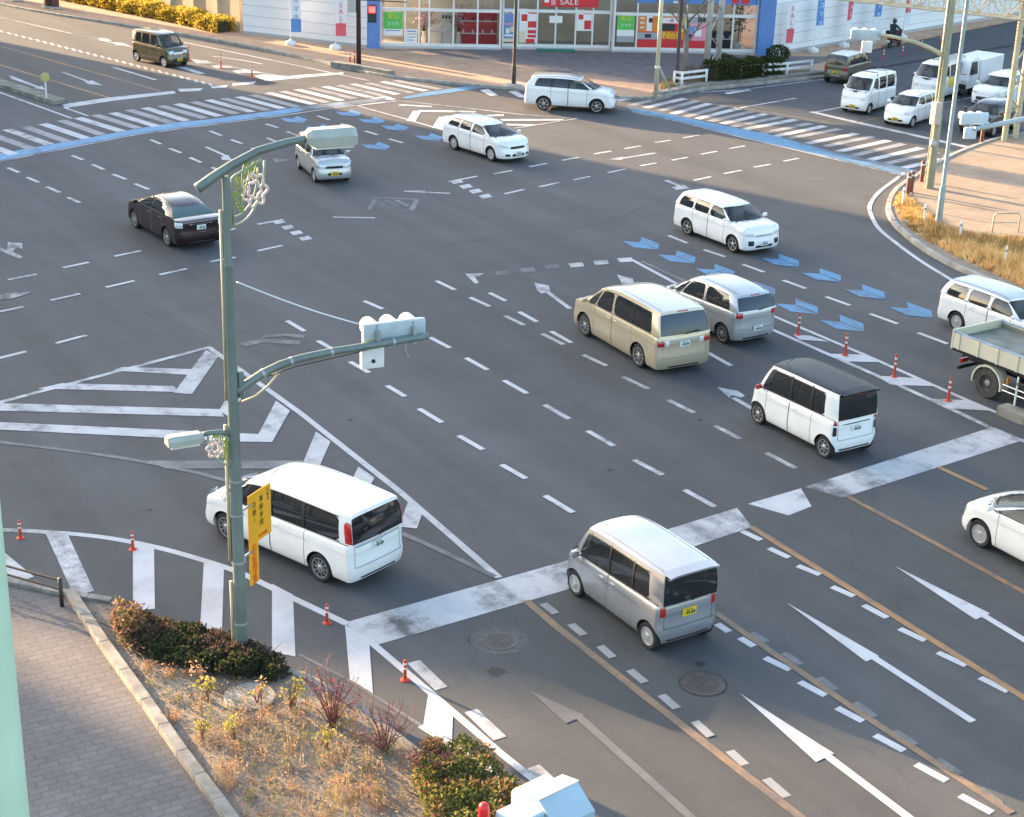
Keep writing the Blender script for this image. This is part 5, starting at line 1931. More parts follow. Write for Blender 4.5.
def main_pole():
    b = G(242, 657)
    top = HT(b, 176)
    t = thing('traffic_signal_pole', (b.x, b.y, 0), 'tall grey-green pole with street lamp arm, rose ornament and traffic signal in the planting bed', 'signal pole')
    p = MB()
    hb = HT(b, 582)
    hm = HT(b, 265)
    p.tube([(0, 0, 0), (0, 0, hb)], [.130, .128], 28)
    p.tube([(0, 0, hb - .02), (0, 0, hb + .04), (0, 0, hm)], [.128, .112, .090], 28)
    p.tube([(0, 0, hm - .02), (0, 0, hm + .05), (0, 0, top)], [.090, .070, .056], 24)
    p.build('pole', [M_POLE], t, smooth=True, angle=40)
    cd = MB()
    for z0, z1 in ((.2, hb + .02), (HT(b, 560), HT(b, 425))):
        cd.tube([(-.13, .07, z0), (-.13, .07, z1)], .035, 10)
    cd.tube([(-.105, .05, HT(b, 400)), (-.09, .04, HT(b, 210))], .024, 10)
    cd.build('conduit', [M_POLEL], t, smooth=True)
    bd = MB()
    for v in (HT(b, 514), HT(b, 561), HT(b, 622), HT(b, 480)):
        bd.lathe([(.112, -.02), (.130, -.02), (.130, .02), (.112, .02)], (0, 0, v), 24)
    bd.build('band', [M_GALV], t)
    d = xdir(radians(-8))
    L = lambda u, v: P3(u, v, b, d) - Vector((b.x, b.y, 0))
    # top lamp arm
    px = [(197, 189), (212, 178), (232, 165), (258, 151), (285, 143), (308, 138)]
    pts = [L(*q) for q in px]
    arm = MB()
    sm = []
    for i in range(len(pts) - 1):
        for k in range(4):
            sm.append(pts[i].lerp(pts[i + 1], k / 4))
    sm.append(pts[-1])
    arm.tube(sm, [.092 - .030 * i / (len(sm) - 1) for i in range(len(sm))], 16)
    arm.build('lamp_arm', [M_POLE], t, smooth=True)
    e = pts[-1]
    lamp_head(t, e - d * .05 + Vector((0, 0, .0)), d, 0.88, .42, .33)
    org = L(231, 176)
    rose_ornament(t, org, d, .60, .74)
    # signal arm
    px = [(237, 392), (247, 384), (262, 374), (280, 365), (300, 358.5), (330, 352), (380, 344), (428, 336)]
    pts = [L(*q) for q in px]
    sm = []
    for i in range(len(pts) - 1):
        for k in range(4):
            sm.append(pts[i].lerp(pts[i + 1], k / 4))
    sm.append(pts[-1])
    MB().tube(sm, [.088 - .022 * i / (len(sm) - 1) for i in range(len(sm))], 14).build('signal_arm', [M_POLE], t, smooth=True)
    st = [L(242, 402), L(256, 396), L(268, 386), L(279, 373)]
    MB().tube(st, .022, 8).build('arm_brace', [M_POLEL], t, smooth=True)
    ld = Vector((-d.y, d.x, 0))
    c = L(397, 338) + ld * .17 + Vector((0, 0, .06))
    sh = signal_head(t, c, d, ld, 1.22, .44)
    MB().box(L(375, 346) + ld * .16 + Vector((0, 0, -.26)), (.44, .13, .42), mtx=Matrix((d, ld, Vector((0, 0, 1)))).transposed(), bev=.03).build('arrow_signal', [M_WHITEP], t, smooth=True, angle=40)
    MB().lathe([(.035, 0), (.035, .03), (.02, .04)], L(375, 346) + ld * .095 + Vector((0, 0, -.32)), 12, mtx=Matrix((d, Vector((0, 0, 1)), -ld)).transposed()).build('cable_gland', [M_BLACK], t)
    MX = Matrix((d, ld, Vector((0, 0, 1)))).transposed()
    for q in (-.35, .35):
        MB().box(c + d * q - ld * .10 + Vector((0, 0, -.05)), (.06, .16, .3), mtx=MX).build('bracket', [M_GALV], t)
        MB().box(c + d * q - ld * .068 + Vector((0, 0, .08)), (.03, .012, .22), mtx=MX).build('hinge_strap', [M_GALV], t)
    for i in (8, 14, 20, 25):
        p_, q_ = sm[i], sm[i + 1]
        ax = (q_ - p_).normalized()
        MB().tube([p_, p_ + ax * .05], .088 - .022 * i / len(sm) + .008, 14).build('arm_band', [M_GALV], t, smooth=True, angle=40)
    MB().tube([sm[9] - Vector((0, 0, .09)), sm[15] - Vector((0, 0, .12)), sm[22] - Vector((0, 0, .09)), c - ld * .1 + Vector((0, 0, -.16))], .012, 6).build('cable', [M_BLACK], t, smooth=True)
    MB().box(c - ld * .068 - d * .42 + Vector((0, 0, -.13)), (.30, .008, .10), mtx=MX).build('sunlit_patch', [mat('sunlit_patch_yellow', (.62, .56, .20), .5)], t)  # thin yellow plate standing in for sunlight on the housing back
    br = MB()
    br.tube([c + d * .18 - ld * .1 + Vector((0, 0, -.1)), c + d * .19 - ld * .13 + Vector((0, 0, -.35)), c + d * .26 - ld * .12 + Vector((0, 0, -.5))], .012, 6)
    br.build('cable_tail', [M_GALV], t)
    # stay wire
    a0 = L(237, 282)
    a1 = c - d * .55 + Vector((0, 0, .18))
    MB().tube([a0.lerp(a1, i / 8) - Vector((0, 0, .05 * sin(pi * i / 8))) for i in range(9)], .014, 5).build('stay_wire', [M_WHITEP], t)
    # small lamp towards the footway
    d2 = xdir(radians(176))
    L2 = lambda u, v: P3(u, v, b, d2) - Vector((b.x, b.y, 0))
    pts = [L2(233, 434), L2(220, 432), L2(208, 433), L2(200, 436)]
    MB().tube(pts, .045, 10).build('footway_lamp_arm', [M_POLE], t, smooth=True)
    lamp_head(t, L2(203, 436), d2, .66, .30, .20, 'footway_lamp')
    rose_ornament(t, L2(230, 437), d2, .42, .46)
    # bracket of the second cabinet
    MB().box((.14, -.02, HT(b, 385)), (.1, .12, .5), bev=.02).build('junction_box', [M_POLE], t)
    # yellow warning sign, a flag on the pole
    yl = mat('sign_yellow', (.82, .38, .006), .45, var=.04)
    rd = mat('sign_red', (.62, .05, .015), .5)
    bk = mat('sign_black', (.02, .02, .02), .5)
    dg = xdir(radians(33))
    x0, z_top = PL(247.5, 497, b, dg)
    x1, _ = PL(270, 487, b, dg)
    _, z_bot = PL(248, 548, b, dg)
    _, z_low = PL(250, 587, b, dg)
    w = x1 - x0
    s = thing('warning_sign', (b.x, b.y, 0), 'yellow vertical warning sign with black and red Japanese lettering on the tall pole', 'sign', radians(33))
    MB().box((x0 + w / 2, 0, (z_top + z_bot) / 2), (w, .02, z_top - z_bot), bev=.006).build('board', [yl], s)
    wl = w * .40
    MB().box((x0 + wl / 2, 0, (z_low + z_bot) / 2), (wl, .0196, z_bot - z_low - .004), bev=.006).build('lower_board', [yl], s)
    RXm = Matrix.Rotation(pi / 2, 4, 'X')
    H = z_top - z_bot
    for chars, fx, sz, m, z0, stp in (('交差点', .86, .075, bk, .10, .085), ('事故多発', .56, .135, bk, .20, .155), ('注意!', .25, .135, bk, .24, .155)):
        for i, ch in enumerate(chars):
            text(ch, sz * H / 1.0, m, Matrix.Translation((x0 + w * fx, -.0125, z_top - H * (z0 + i * stp))) @ RXm, s, 'lettering')
    text('香川県警察', .06 * H, rd, Matrix.Translation((x0 + w * .6, -.0125, z_bot + H * .09)) @ RXm, s, 'lettering')
    for i, ch in enumerate('右左折時注意'):
        text(ch, wl * .56, rd, Matrix.Translation((x0 + wl / 2, -.0125, z_bot - (z_bot - z_low) * (.10 + i * .16))) @ RXm, s, 'lettering')
    for z in (HT(b, 514), HT(b, 561)):
        MB().box(((.15 + x0) / 2 + .0, 0, z), (x0 + .10 - .15 + .12, .03, .05)).build('clamp', [M_GALV], s)


def delineator(base, h, label, group, black=False, tilt=0.0):
    t = thing('delineator_post', (base.x, base.y, base.z), label, 'bollard', 0, group)
    MB().lathe([(.105, 0), (.105, .015), (.06, .04), (.045, .05)], n=18).build('base', [M_ORANGE], t, smooth=True, angle=40)
    MB().lathe([(.036, .04), (.034, h - .03), (.026, h), (.01, h + .005)], n=16).build('post', [M_ORANGE], t, smooth=True, angle=40)
    for q in (.60, .82):
        MB().lathe([(.035, h * q - .03), (.038, h * q - .03), (.038, h * q + .03), (.035, h * q + .03)], n=16).build('reflective_band', [M_REFL], t, smooth=True, angle=40)
    return t


def posts():
    first = None
    where = [((20.5, 538), 'leftmost orange delineator post on the curved edge line beside the striped lane'), ((133, 549.5), 'orange delineator post at the second wide white stripe of the kerb lane'),
             ((327, 623), 'orange delineator post just before the wide stop band'), ((405, 680), 'orange delineator post on a round base below the stop band'),
             ((798, 335), 'orange delineator post first in the row, nearest the silver hatchback'), ((845, 355.5), 'orange delineator post second in the row on the white hatched strip'), ((894, 377), 'orange delineator post third in the row on the white hatched strip'),
             ((948, 401), 'orange delineator post nearest the tipper truck wheel'), ((189, 61), 'far orange delineator post right in front of the dark minicar'), ((221, 68.5), 'far orange delineator post between two others before the far crosswalk'),
             ((252, 78), 'far orange delineator post closest to the far crosswalk'), ((883, 62), 'orange delineator post ahead of the khaki minicar on the side road'), ((902, 58), 'orange delineator post next after the khaki minicar on the side road'),
             ((921, 52), 'orange delineator post left of the tilted lamp arm on the side road'), ((940, 46), 'orange delineator post furthest up the side road')]
    for i, (q, lab) in enumerate(where):
        g = G(*q)
        h = .68 if i < 8 else .80
        if first is None:
            first = delineator(g, .68, lab, 'orange delineator posts')
            first.scale = (.9, .9, .62)
        else:
            c = copy_thing(first, g, 0, lab)
            c.scale = (1, 1, 1)
            if i in (1, 2, 3):
                c.scale = (.9, .9, .62)
            if h != .68:
                c.scale = (1.1, 1.1, h / .68)
    # thick row of brown kerb posts on the right-hand corner
    br = mat('brown_red_post', (.17, .055, .035), .55, var=.2, vscale=4)
    f0 = None
    for u, v, lab in ((907, 197, 'brown post nearest the road on the corner kerb'), (910.5, 195, 'brown post paired with the one nearest the road'), (921, 184, 'brown post beside the thick lamp pole on the corner'), (981, 145, 'brown post by the gantry, nearer the stop line'), (1003, 137, 'brown post at the foot of the gantry legs')):
        g = G(u, v)
        if f0 is None:
            f0 = thing('bollard', g, lab, 'bollard', 0, 'brown bollards')
            MB().lathe([(.085, 0), (.085, .95), (.07, .985), (.02, 1.0)], n=18).build('post', [br], f0, smooth=True, angle=40)
            MB().lathe([(.086, .80), (.09, .80), (.09, .86), (.086, .86)], n=18).build('reflective_band', [M_REFL], f0)
        else:
            copy_thing(f0, g, 0, lab)
    # white marker posts in the verge
    f1 = None
    for u, v, lab, hh in ((902.5, 206, 'white round-topped marker post nearest the brown bollards', .75), (923.5, 225, 'white marker post in front of the slim grey pole', .80), (959.5, 240, 'white marker post half sunk in dry grass beside the low barrier', .72), (1004, 268, 'white marker post with grey bands in the dry grass by the frame edge', .80), (1013.5, 410, 'slim white marker post on the concrete median end', .95)):
        g = G(u, v, .12)
        if f1 is None:
            f1 = thing('marker_post', g, lab, 'marker post', 0, 'white marker posts')
            MB().lathe([(.045, -.1), (.045, hh - .05), (.036, hh - .015), (.012, hh)], n=14).build('post', [M_WHITEP], f1, smooth=True, angle=40)
            MB().lathe([(.046, hh - .20), (.049, hh - .20), (.049, hh - .13), (.046, hh - .13)], n=14).build('reflective_band', [mat('grey_reflector', (.25, .26, .28), .3, .3)], f1)
        else:
            c = copy_thing(f1, g, 0, lab)
            c.scale = (.6, .6, hh / .75) if u > 1010 else (1, 1, hh / .75)


def right_side():
    # thick pole with signal and lamp arms
    b = G(929, 188, .11)
    t = thing('signal_pole', (b.x, b.y, .11), 'thick pole with cream sunlit edge and curved signal arm on the far corner', 'signal pole')
    top = 10.5
    MB().tube([(0, 0, -.1), (0, 0, 3.0), (0, 0, 3.05), (0, 0, top)], [.18, .17, .15, .10], 24).build('pole', [mat('olive_grey_pole', (.27, .27, .19), .5, .2, var=.15, vscale=2)], t, smooth=True, angle=40)
    d = xdir(radians(145))
    o = Vector((b.x, b.y, .11))
    px = [(944, 56), (930, 48), (915, 42), (895, 37), (880, 35)]
    pts = [P3(u, v, b, d) - o for u, v in px]
    MB().tube(pts, [.09, .085, .08, .07, .065], 12).build('signal_arm', [M_POLEL], t, smooth=True)
    ld = Vector((-d.y, d.x, 0)) * -1
    c = P3(866, 35, b, d) - o
    signal_head(t, c + ld * .1, d, ld, 1.2, .4)
    MB().box(c - d * .1 + Vector((0, 0, -.48)) + ld * .1, (.42, .16, .46), mtx=Matrix((d, ld, Vector((0, 0, 1)))).transposed(), bev=.04).build('arrow_signal', [M_WHITEP], t, smooth=True)
    MB().box((-.25, -.1, HT(b, 115)), (.34, .3, .9), bev=.03).build('control_box', [mat('box_grey', (.42, .41, .38), .5)], t)
    MB().lathe([(.12, -.15), (.14, -.05), (.14, .1), (.05, .16)], (-.22, -.12, HT(b, 145)), 14).build('sensor', [M_GALV], t, smooth=True)
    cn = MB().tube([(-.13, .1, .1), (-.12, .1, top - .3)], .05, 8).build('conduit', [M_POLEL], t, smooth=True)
    # slim pole
    b = G(938, 226, .12)
    t = thing('lamp_post', (b.x, b.y, .12), 'slim bluish grey post with thicker foot standing in the verge', 'lamp post')
    MB().tube([(0, 0, -.1), (0, 0, 1.45), (0, 0, 1.55), (0, 0, 11)], [.125, .12, .082, .066], 20).build('pole', [mat('blue_grey_pole', (.28, .33, .34), .45, .3, var=.1)], t, smooth=True, angle=40)
    MB().box((0, 0, .03), (.42, .42, .06), bev=.01).build('base_plate', [M_GALV], t)
    MB().tube([(0, 0, 11), (-.5, .3, 11.35), (-1.3, .8, 11.5)], [.06, .05, .045], 10).build('arm', [M_GALV], t, smooth=True)
    # gantry over the side road
    b = G(1004, 141, .11)
    b2 = G(1015, 138, .11)
    t = thing('sign_gantry', (b.x, b.y, .11), 'cream lattice steel gantry with twin legs spanning the side road', 'gantry')
    H = HT(b, 21)
    off = b2 - b
    for q in (Vector((0, 0, 0)), Vector((off.x, off.y, 0))):
        MB().tube([q + Vector((0, 0, -.1)), q + Vector((0, 0, H + 1.2))], .14, 16).build('leg', [M_POLEL], t, smooth=True, angle=40)
    lt = MB()
    k = 0
    z = .6
    while z < H:
        a, c = (Vector((0, 0, z)), Vector((off.x, off.y, z + .75)))
        if k % 2:
            a, c = Vector((off.x, off.y, z)), Vector((0, 0, z + .75))
        lt.tube([a, c], .04, 6)
        z += .75
        k += 1
    lt.build('leg_lattice', [M_POLEL], t)
    P0 = Vector((0, 0, H))
    # far support on the other side of the road
    fb = G(832, -42, 0)
    dirv = Vector((fb.x - b.x, fb.y - b.y, 0))
    Lb = 17.5
    # the beam passes (872,-2) in the picture at its own height
    e = G(872, 2, H + .1) - Vector((b.x, b.y, .11))
    e = Vector((e.x, e.y, 0))
    dv = e.normalized()
    nv = Vector((-dv.y, dv.x, 0))
    Lb = e.length + 3.5
    bm = MB()
    hw, hh = .38, .85
    for sy in (-1, 1):
        for sz in (0, 1):
            bm.tube([P0 - dv * .6 + nv * sy * hw + Vector((0, 0, sz * hh)), P0 + dv * Lb + nv * sy * hw + Vector((0, 0, sz * hh))], .055, 8)
    n = int(Lb / .7)
    for i in range(n):
        p, q = P0 + dv * (i * Lb / n), P0 + dv * ((i + 1) * Lb / n)
        for sy in (-1, 1):
            lo, hi = (0, hh) if i % 2 else (hh, 0)
            bm.tube([p + nv * sy * hw + Vector((0, 0, lo)), q + nv * sy * hw + Vector((0, 0, hi))], .032, 6)
            bm.tube([p + nv * sy * hw, p + nv * sy * hw + Vector((0, 0, hh))], .028, 6)
        for sz in (0, hh):
            bm.tube([p - nv * hw + Vector((0, 0, sz)), q + nv * hw + Vector((0, 0, sz))], .028, 6)
    bm.build('truss', [mat('cream_steel', (.56, .50, .36), .5, .1, var=.12, vscale=2)], t)
    # pale blue signal on an arm entering from the side
    b = G(1075, 205, .11)
    t = thing('signal_pole', (b.x, b.y, .11), 'pale blue signal head on a thick arm in front of the black hatchback', 'signal pole')
    d = xdir(radians(160))
    o = Vector((b.x, b.y, .11))
    z5 = PL(1024, 121, b, d)[1]
    MB().tube([(0, 0, -.1), (0, 0, z5 + .6)], [.17, .13], 20).build('pole', [M_POLE], t, smooth=True)
    pts = [P3(u, v, b, d) - o for u, v in ((1070, 112), (1024, 119), (1000, 124), (975, 129))]
    MB().tube(pts, [.11, .10, .095, .09], 14).build('signal_arm', [mat('pale_blue_grey', (.36, .46, .50), .45, .1)], t, smooth=True)
    ld = Vector((-d.y, d.x, 0)) * -1
    c = P3(976, 121, b, d) - o
    global M_GREYB
    keep = M_GREYB
    M_GREYB = mat('pale_blue_housing', (.50, .62, .70), .45, .1)
    signal_head(t, c + Vector((0, 0, .06)) + ld * .16, d, ld, 1.15, .46)
    MB().box(c + d * .1 + Vector((0, 0, -.50)) + ld * .16, (.50, .16, .46), mtx=Matrix((d, ld, Vector((0, 0, 1)))).transposed(), bev=.05).build('arrow_signal', [M_GREYB], t, smooth=True)
    M_GREYB = keep
    # low tubular barrier in the verge
    a, c = G(992, 232, .11), G(1018, 232, .11)
    t = thing('barrier', a, 'low cream tubular hoop barrier behind the dry grass', 'barrier')
    v = c - a
    v.z = 0
    mb = MB()
    h = .72
    mb.tube([(0, 0, -.1), (0, 0, h - .1), v * .08 + Vector((0, 0, h)), v * .92 + Vector((0, 0, h)), v + Vector((0, 0, h - .1)), v + Vector((0, 0, -.1))], .032, 8)
    mb.build('hoop', [M_POLEL], t, smooth=True)
    MB().tube([Vector((0, 0, h * .5)), v + Vector((0, 0, h * .5))], .022, 8).build('rail', [M_POLEL], t)


def far_side():
    # dark brown poles
    for (u, v), lab, h, r in (((513.5, 86), 'dark brown lamp post rising from the plaza behind the white sport utility car', 9, .12), ((676, 85), 'thin dark brown lamp post beside the bare tree', 8, .13)):
        b = G(u, v, .1)
        t = thing('lamp_post', b, lab, 'lamp post')
        MB().tube([(0, 0, -.1), (0, 0, 1.0), (0, 0, 1.05), (0, 0, h)], [r, r, r * .75, r * .6], 18).build('pole', [M_BROWN], t, smooth=True, angle=40)
        MB().box((0, 0, .06), (.7, .7, .14), bev=.03).build('base', [M_CONC], t)
        MB().tube([(0, 0, h), (.5, -.5, h + .3), (1.2, -1.2, h + .35)], .05, 8).build('arm', [M_BROWN], t, smooth=True)
    b = G(358.7, 68, .1)
    t = thing('pedestrian_signal_pole', b, 'dark brown pole with red pedestrian signal and grey control box', 'signal pole')
    MB().tube([(0, 0, -.1), (0, 0, 8)], [.14, .10], 18).build('pole', [M_BROWN], t, smooth=True)
    z = HT(b, 12)
    d = Vector((RT.x, RT.y, 0)).normalized()
    n = Vector((-d.y, d.x, 0)) * -1
    M3 = Matrix((d, n, Vector((0, 0, 1)))).transposed()
    MB().tube([Vector((0, 0, z + .55)), d * 2.6 + Vector((0, 0, z + .50))], .03, 8).build('arm', [M_BROWN], t)
    hd = MB().box(d * .75 + Vector((0, 0, z - .15)) + n * .05, (.46, .2, .95), mtx=M3, bev=.04).build('signal_head', [M_BLACK], t)
    MB().box(d * .75 + n * .165 + Vector((0, 0, z + .08)), (.34, .03, .34), mtx=M3).build('red_lens', [mat('lit_red', (.9, .03, .03), .3, emit=2.2)], hd)
    MB().box(d * .75 + n * .165 + Vector((0, 0, z - .36)), (.34, .03, .34), mtx=M3).build('green_lens', [mat('unlit_green', (.02, .06, .05), .3)], hd)
    for q in (.22, -.2):
        MB().box(d * .75 + n * .26 + Vector((0, 0, z + q + .06)), (.44, .24, .03), mtx=M3).build('visor', [M_BLACK], hd)
    MB().box(d * -.36 + Vector((0, 0, z + .35)), (.48, .3, .95), mtx=M3, bev=.03).build('control_box', [mat('box_grey', (.42, .41, .38), .5)], t)
    # two small posts beside it
    for i, (u, v) in enumerate(((350, 66), (354.5, 64.5))):
        g = G(u, v, .1)
        tt = thing('marker_post', g, ('short orange and white post on the far kerb, next to the pedestrian signal', 'second short orange post behind it at the pedestrian signal')[i], 'bollard')
        MB().lathe([(.045, 0), (.045, .7), (.02, .74)], n=12).build('post', [M_ORANGE], tt)
        MB().lathe([(.046, .5), (.05, .5), (.05, .62), (.046, .62)], n=12).build('reflective_band', [M_REFL], tt)
    # cream pole at the crosswalk
    b = G(655.6, 97, .1)
    t = thing('street_pole', b, 'cream round pole at the end of the right-hand crosswalk', 'pole')
    MB().tube([(0, 0, -.1), (0, 0, 9)], [.12, .09], 18).build('pole', [mat('cream_pole_paint', (.60, .55, .40), .5, var=.1)], t, smooth=True)
    MB().tube([(.0, 0, 1.7), (1.0, -.1, .05)], .05, 8).build('brace', [M_CONC], t)
    MB().lathe([(.13, -.04), (.16, -.04), (.16, .04), (.13, .04)], (0, 0, HT(b, 69)), 18).build('band', [M_WHITEP], t)
    # lattice tower of two pale legs
    b = G(705.5, 79, .1)
    b2 = G(717, 72, .1)
    t = thing('lattice_mast', b, 'pale twin-legged steel mast with diagonal bracing by the hedge', 'mast')
    v = b2 - b
    v.z = 0
    for q in (Vector((0, 0, 0)), v):
        MB().tube([q + Vector((0, 0, -.1)), q + Vector((0, 0, 9))], .17, 16).build('leg', [mat('pale_steel', (.50, .50, .47), .5, .1, var=.1)], t, smooth=True)
    lt = MB()
    for i in range(8):
        z = .4 + i * 1.0
        lt.tube([Vector((0, 0, z)), v + Vector((0, 0, z + 1.0))] if i % 2 == 0 else [v + Vector((0, 0, z)), Vector((0, 0, z + 1.0))], .045, 6)
    lt.build('bracing', [M_GALV], t)
    # white guard rails
    for lab, px in (('short white guard rail between the brown post and the hedge', [(674, 85.5), (681.5, 86.5), (706, 83.5)]), ('long white guard rail in front of the hedge along the side road', [(741, 80), (762, 78), (786.5, 76.3), (811, 73.5)])):
        pts = [G(u, v, .14) for u, v in px]
        t = thing('guard_rail', pts[0], lab, 'guard rail')
        o = pts[0]
        for p in pts:
            MB().tube([p - o + Vector((0, 0, -.15)), p - o + Vector((0, 0, .78))], .065, 10).build('post', [M_WHITEP], t, smooth=True)
        for z in (.72, .42):
            r = MB()
            for a, c in zip(pts, pts[1:]):
                r.box((a + c) / 2 - o + Vector((0, 0, z)), ((c - a).length, .05, .13), rot=atan2((c - a).y, (c - a).x), bev=.01)
            r.build('rail', [M_WHITEP], t)
    # round yellow sign on the left median
    b = G(46.5, 98, .18)
    t = thing('road_sign', b, 'small round yellow sign on a white post on the far median', 'sign')
    z = HT(b, 81)
    MB().tube([(0, 0, -.1), (0, 0, z)], .04, 10).build('post', [M_WHITEP], t)
    tc = Vector((-b.x, -b.y, 0)).normalized()
    sx = Vector((-tc.y, tc.x, 0))
    MB().lathe([(.20, -.05), (.22, -.02), (.22, .02), (.20, .05)], (0, 0, z), 24, mtx=Matrix((sx, Vector((0, 0, 1)), tc)).transposed()).build('disc', [mat('sign_dull_yellow', (.50, .42, .14), .5)], t)
    # brown posts at the upper left
    for i, (u, v, lab) in enumerate(((48, 7.5, 'dark red square post on the far pavement, nearer the road edge'), (55.5, 8.5, 'dark red square post on the far pavement beside its twin'), (16, 1, 'dark post at the very top corner of the far pavement'))):
        g = G(u, v, .1)
        t = thing('sign_post', g, lab, 'post')
        MB().box((0, 0, 1.6), (.42, .42, 3.3), bev=.03).build('post', [mat('dark_red_post', (.12, .045, .045), .6, var=.2)], t)
        MB().box((0, 0, .06), (.7, .7, .12), bev=.03).build('base', [M_CONC], t)
    mb = MB()
    # nearby footway railing (lower left)
    a, c = G(62, 606, .12), G(-60, 572, .12)
    t = thing('railing', a, 'brown two-bar footway railing at the kerb corner', 'railing')
    v = c - a
    v.z = 0
    hr = HT(a, 579) - .12
    for k, q in enumerate((0, .5, 1)):
        MB().tube([v * q + Vector((0, 0, -.1)), v * q + Vector((0, 0, hr + .02))], .042, 10).build('post', [M_BROWN], t, smooth=True)
    for z in (hr - .03, hr * .62):
        MB().tube([Vector((0, 0, z)), v + Vector((0, 0, z))], .024, 8).build('bar', [M_BROWN], t)


def near_things():
    # pale green pole very near the camera
    mg = mat('mint_green_paint', (.58, .76, .56), .45, var=.06, vscale=3)
    dist = 9.5
    w = ray(4, 800).normalized()
    p = Vector((0, 0, H0)) + w * dist
    bx = Vector((p.x, p.y, 0))
    t = thing('footbridge_pillar', (bx.x, bx.y, .12), 'smooth mint green steel pillar at the lower corner', 'pillar')
    hb = HT(bx, 250)
    lean = None
    r = .125
    MB().tube([(0, 0, -.1), (0, 0, p.z), (0, 0, max(p.z + 1.0, HT(bx, 330)))], [r * 1.0, r, r], 28).build('pillar', [mg], t, smooth=True, angle=40)
    # signal housing seen from above at the bottom edge
    hz = 5.6
    c = G(558, 804, hz)
    base = Vector((c.x, c.y, 0))
    d = xdir(radians(8))
    n = Vector((-d.y, d.x, 0))
    up = Vector((0, 0, 1))
    base = base - d * 2.2 + n * -.2
    t = thing('traffic_signal', (base.x, base.y, .13), 'pale blue and cream signal housing seen from above beside a red cap', 'signal')
    o = Vector((base.x, base.y, .13))
    hmat = mat('pale_blue_signal', (.40, .52, .58), .4, .05, var=.08, vscale=3)
    cm = mat('cream_signal_top', (.62, .62, .54), .45, var=.08, vscale=3)
    M3 = Matrix((d, n, up)).transposed()
    cc = c - o
    vs = []
    for x in (-.27, .27):
        for y, z in ((-.28, -.30), (.24, -.30), (.24, .10), (.0, .16), (-.28, -.04)):
            vs.append(cc + d * x + n * y + up * z)
    fs = [(0, 1, 2, 3, 4)[::-1], (5, 6, 7, 8, 9)] + [(i, (i + 1) % 5, 5 + (i + 1) % 5, 5 + i) for i in range(5)]
    MB().add(vs, fs).build('housing', [hmat], t, merge=1e-5)
    tp = [cc + d * x + n * y + up * z for x in (-.28, .28) for y, z in ((.25, .115), (-.005, .178), (-.005, .162), (.25, .098))]
    MB().add(tp, [(0, 1, 2, 3)[::-1], (4, 5, 6, 7), (0, 4, 5, 1)[::-1], (1, 5, 6, 2)[::-1], (2, 6, 7, 3)[::-1], (3, 7, 4, 0)[::-1]]).build('hood', [cm], t)
    MB().box(cc - d * .47 + up * -.03 + n * .06, (.40, .34, .22), mtx=M3, bev=.03).build('bracket_box', [hmat], t)
    fv = MB().box(cc + n * .36 + up * -.1, (.50, .22, .26), mtx=M3, bev=.03).build('front_visor', [cm], t)
    sc_ = MB()
    for qx in (-.22, 0, .22):
        for qy in (-.29,):
            sc_.lathe([(.014, 0), (.014, .012), (.006, .016)], cc + d * qx + n * qy + up * -.17, 10, mtx=Matrix((d, up, -n)).transposed())
    sc_.build('screw', [M_GALV], t)
    MB().box(cc - n * .284 - up * .24, (.50, .012, .02), mtx=M3).build('seam', [M_SEAM], t)
    MB().tube([Vector((0, 0, -.1)), Vector((0, 0, hz + .1))], [.14, .10], 18).build('pole', [M_POLE], t, smooth=True)
    MB().tube([Vector((0, 0, hz - .25)), cc - up * .12 - d * .3], .07, 12).build('arm', [M_POLE], t, smooth=True)
    rc = G(484, 807, hz + .1) - o
    MB().lathe([(.055, -.3), (.06, -.02), (.05, .03), (.02, .05)], rc, 16).build('red_cap', [mat('red_cap', (.70, .02, .03), .35)], t, smooth=True)
    MB().tube([rc - up * .25, rc - up * 1.2], .03, 8).build('cap_stem', [M_GALV], t)


# ------------------------------------------------------------------ the shop
def wall_frame(a, b):
    d = Vector((b.x - a.x, b.y - a.y, 0))
    L = d.length
    d.normalize()
    n = Vector((d.y, -d.x, 0))      # outward (towards the viewer) for a wall running left to right
    return d, n, L


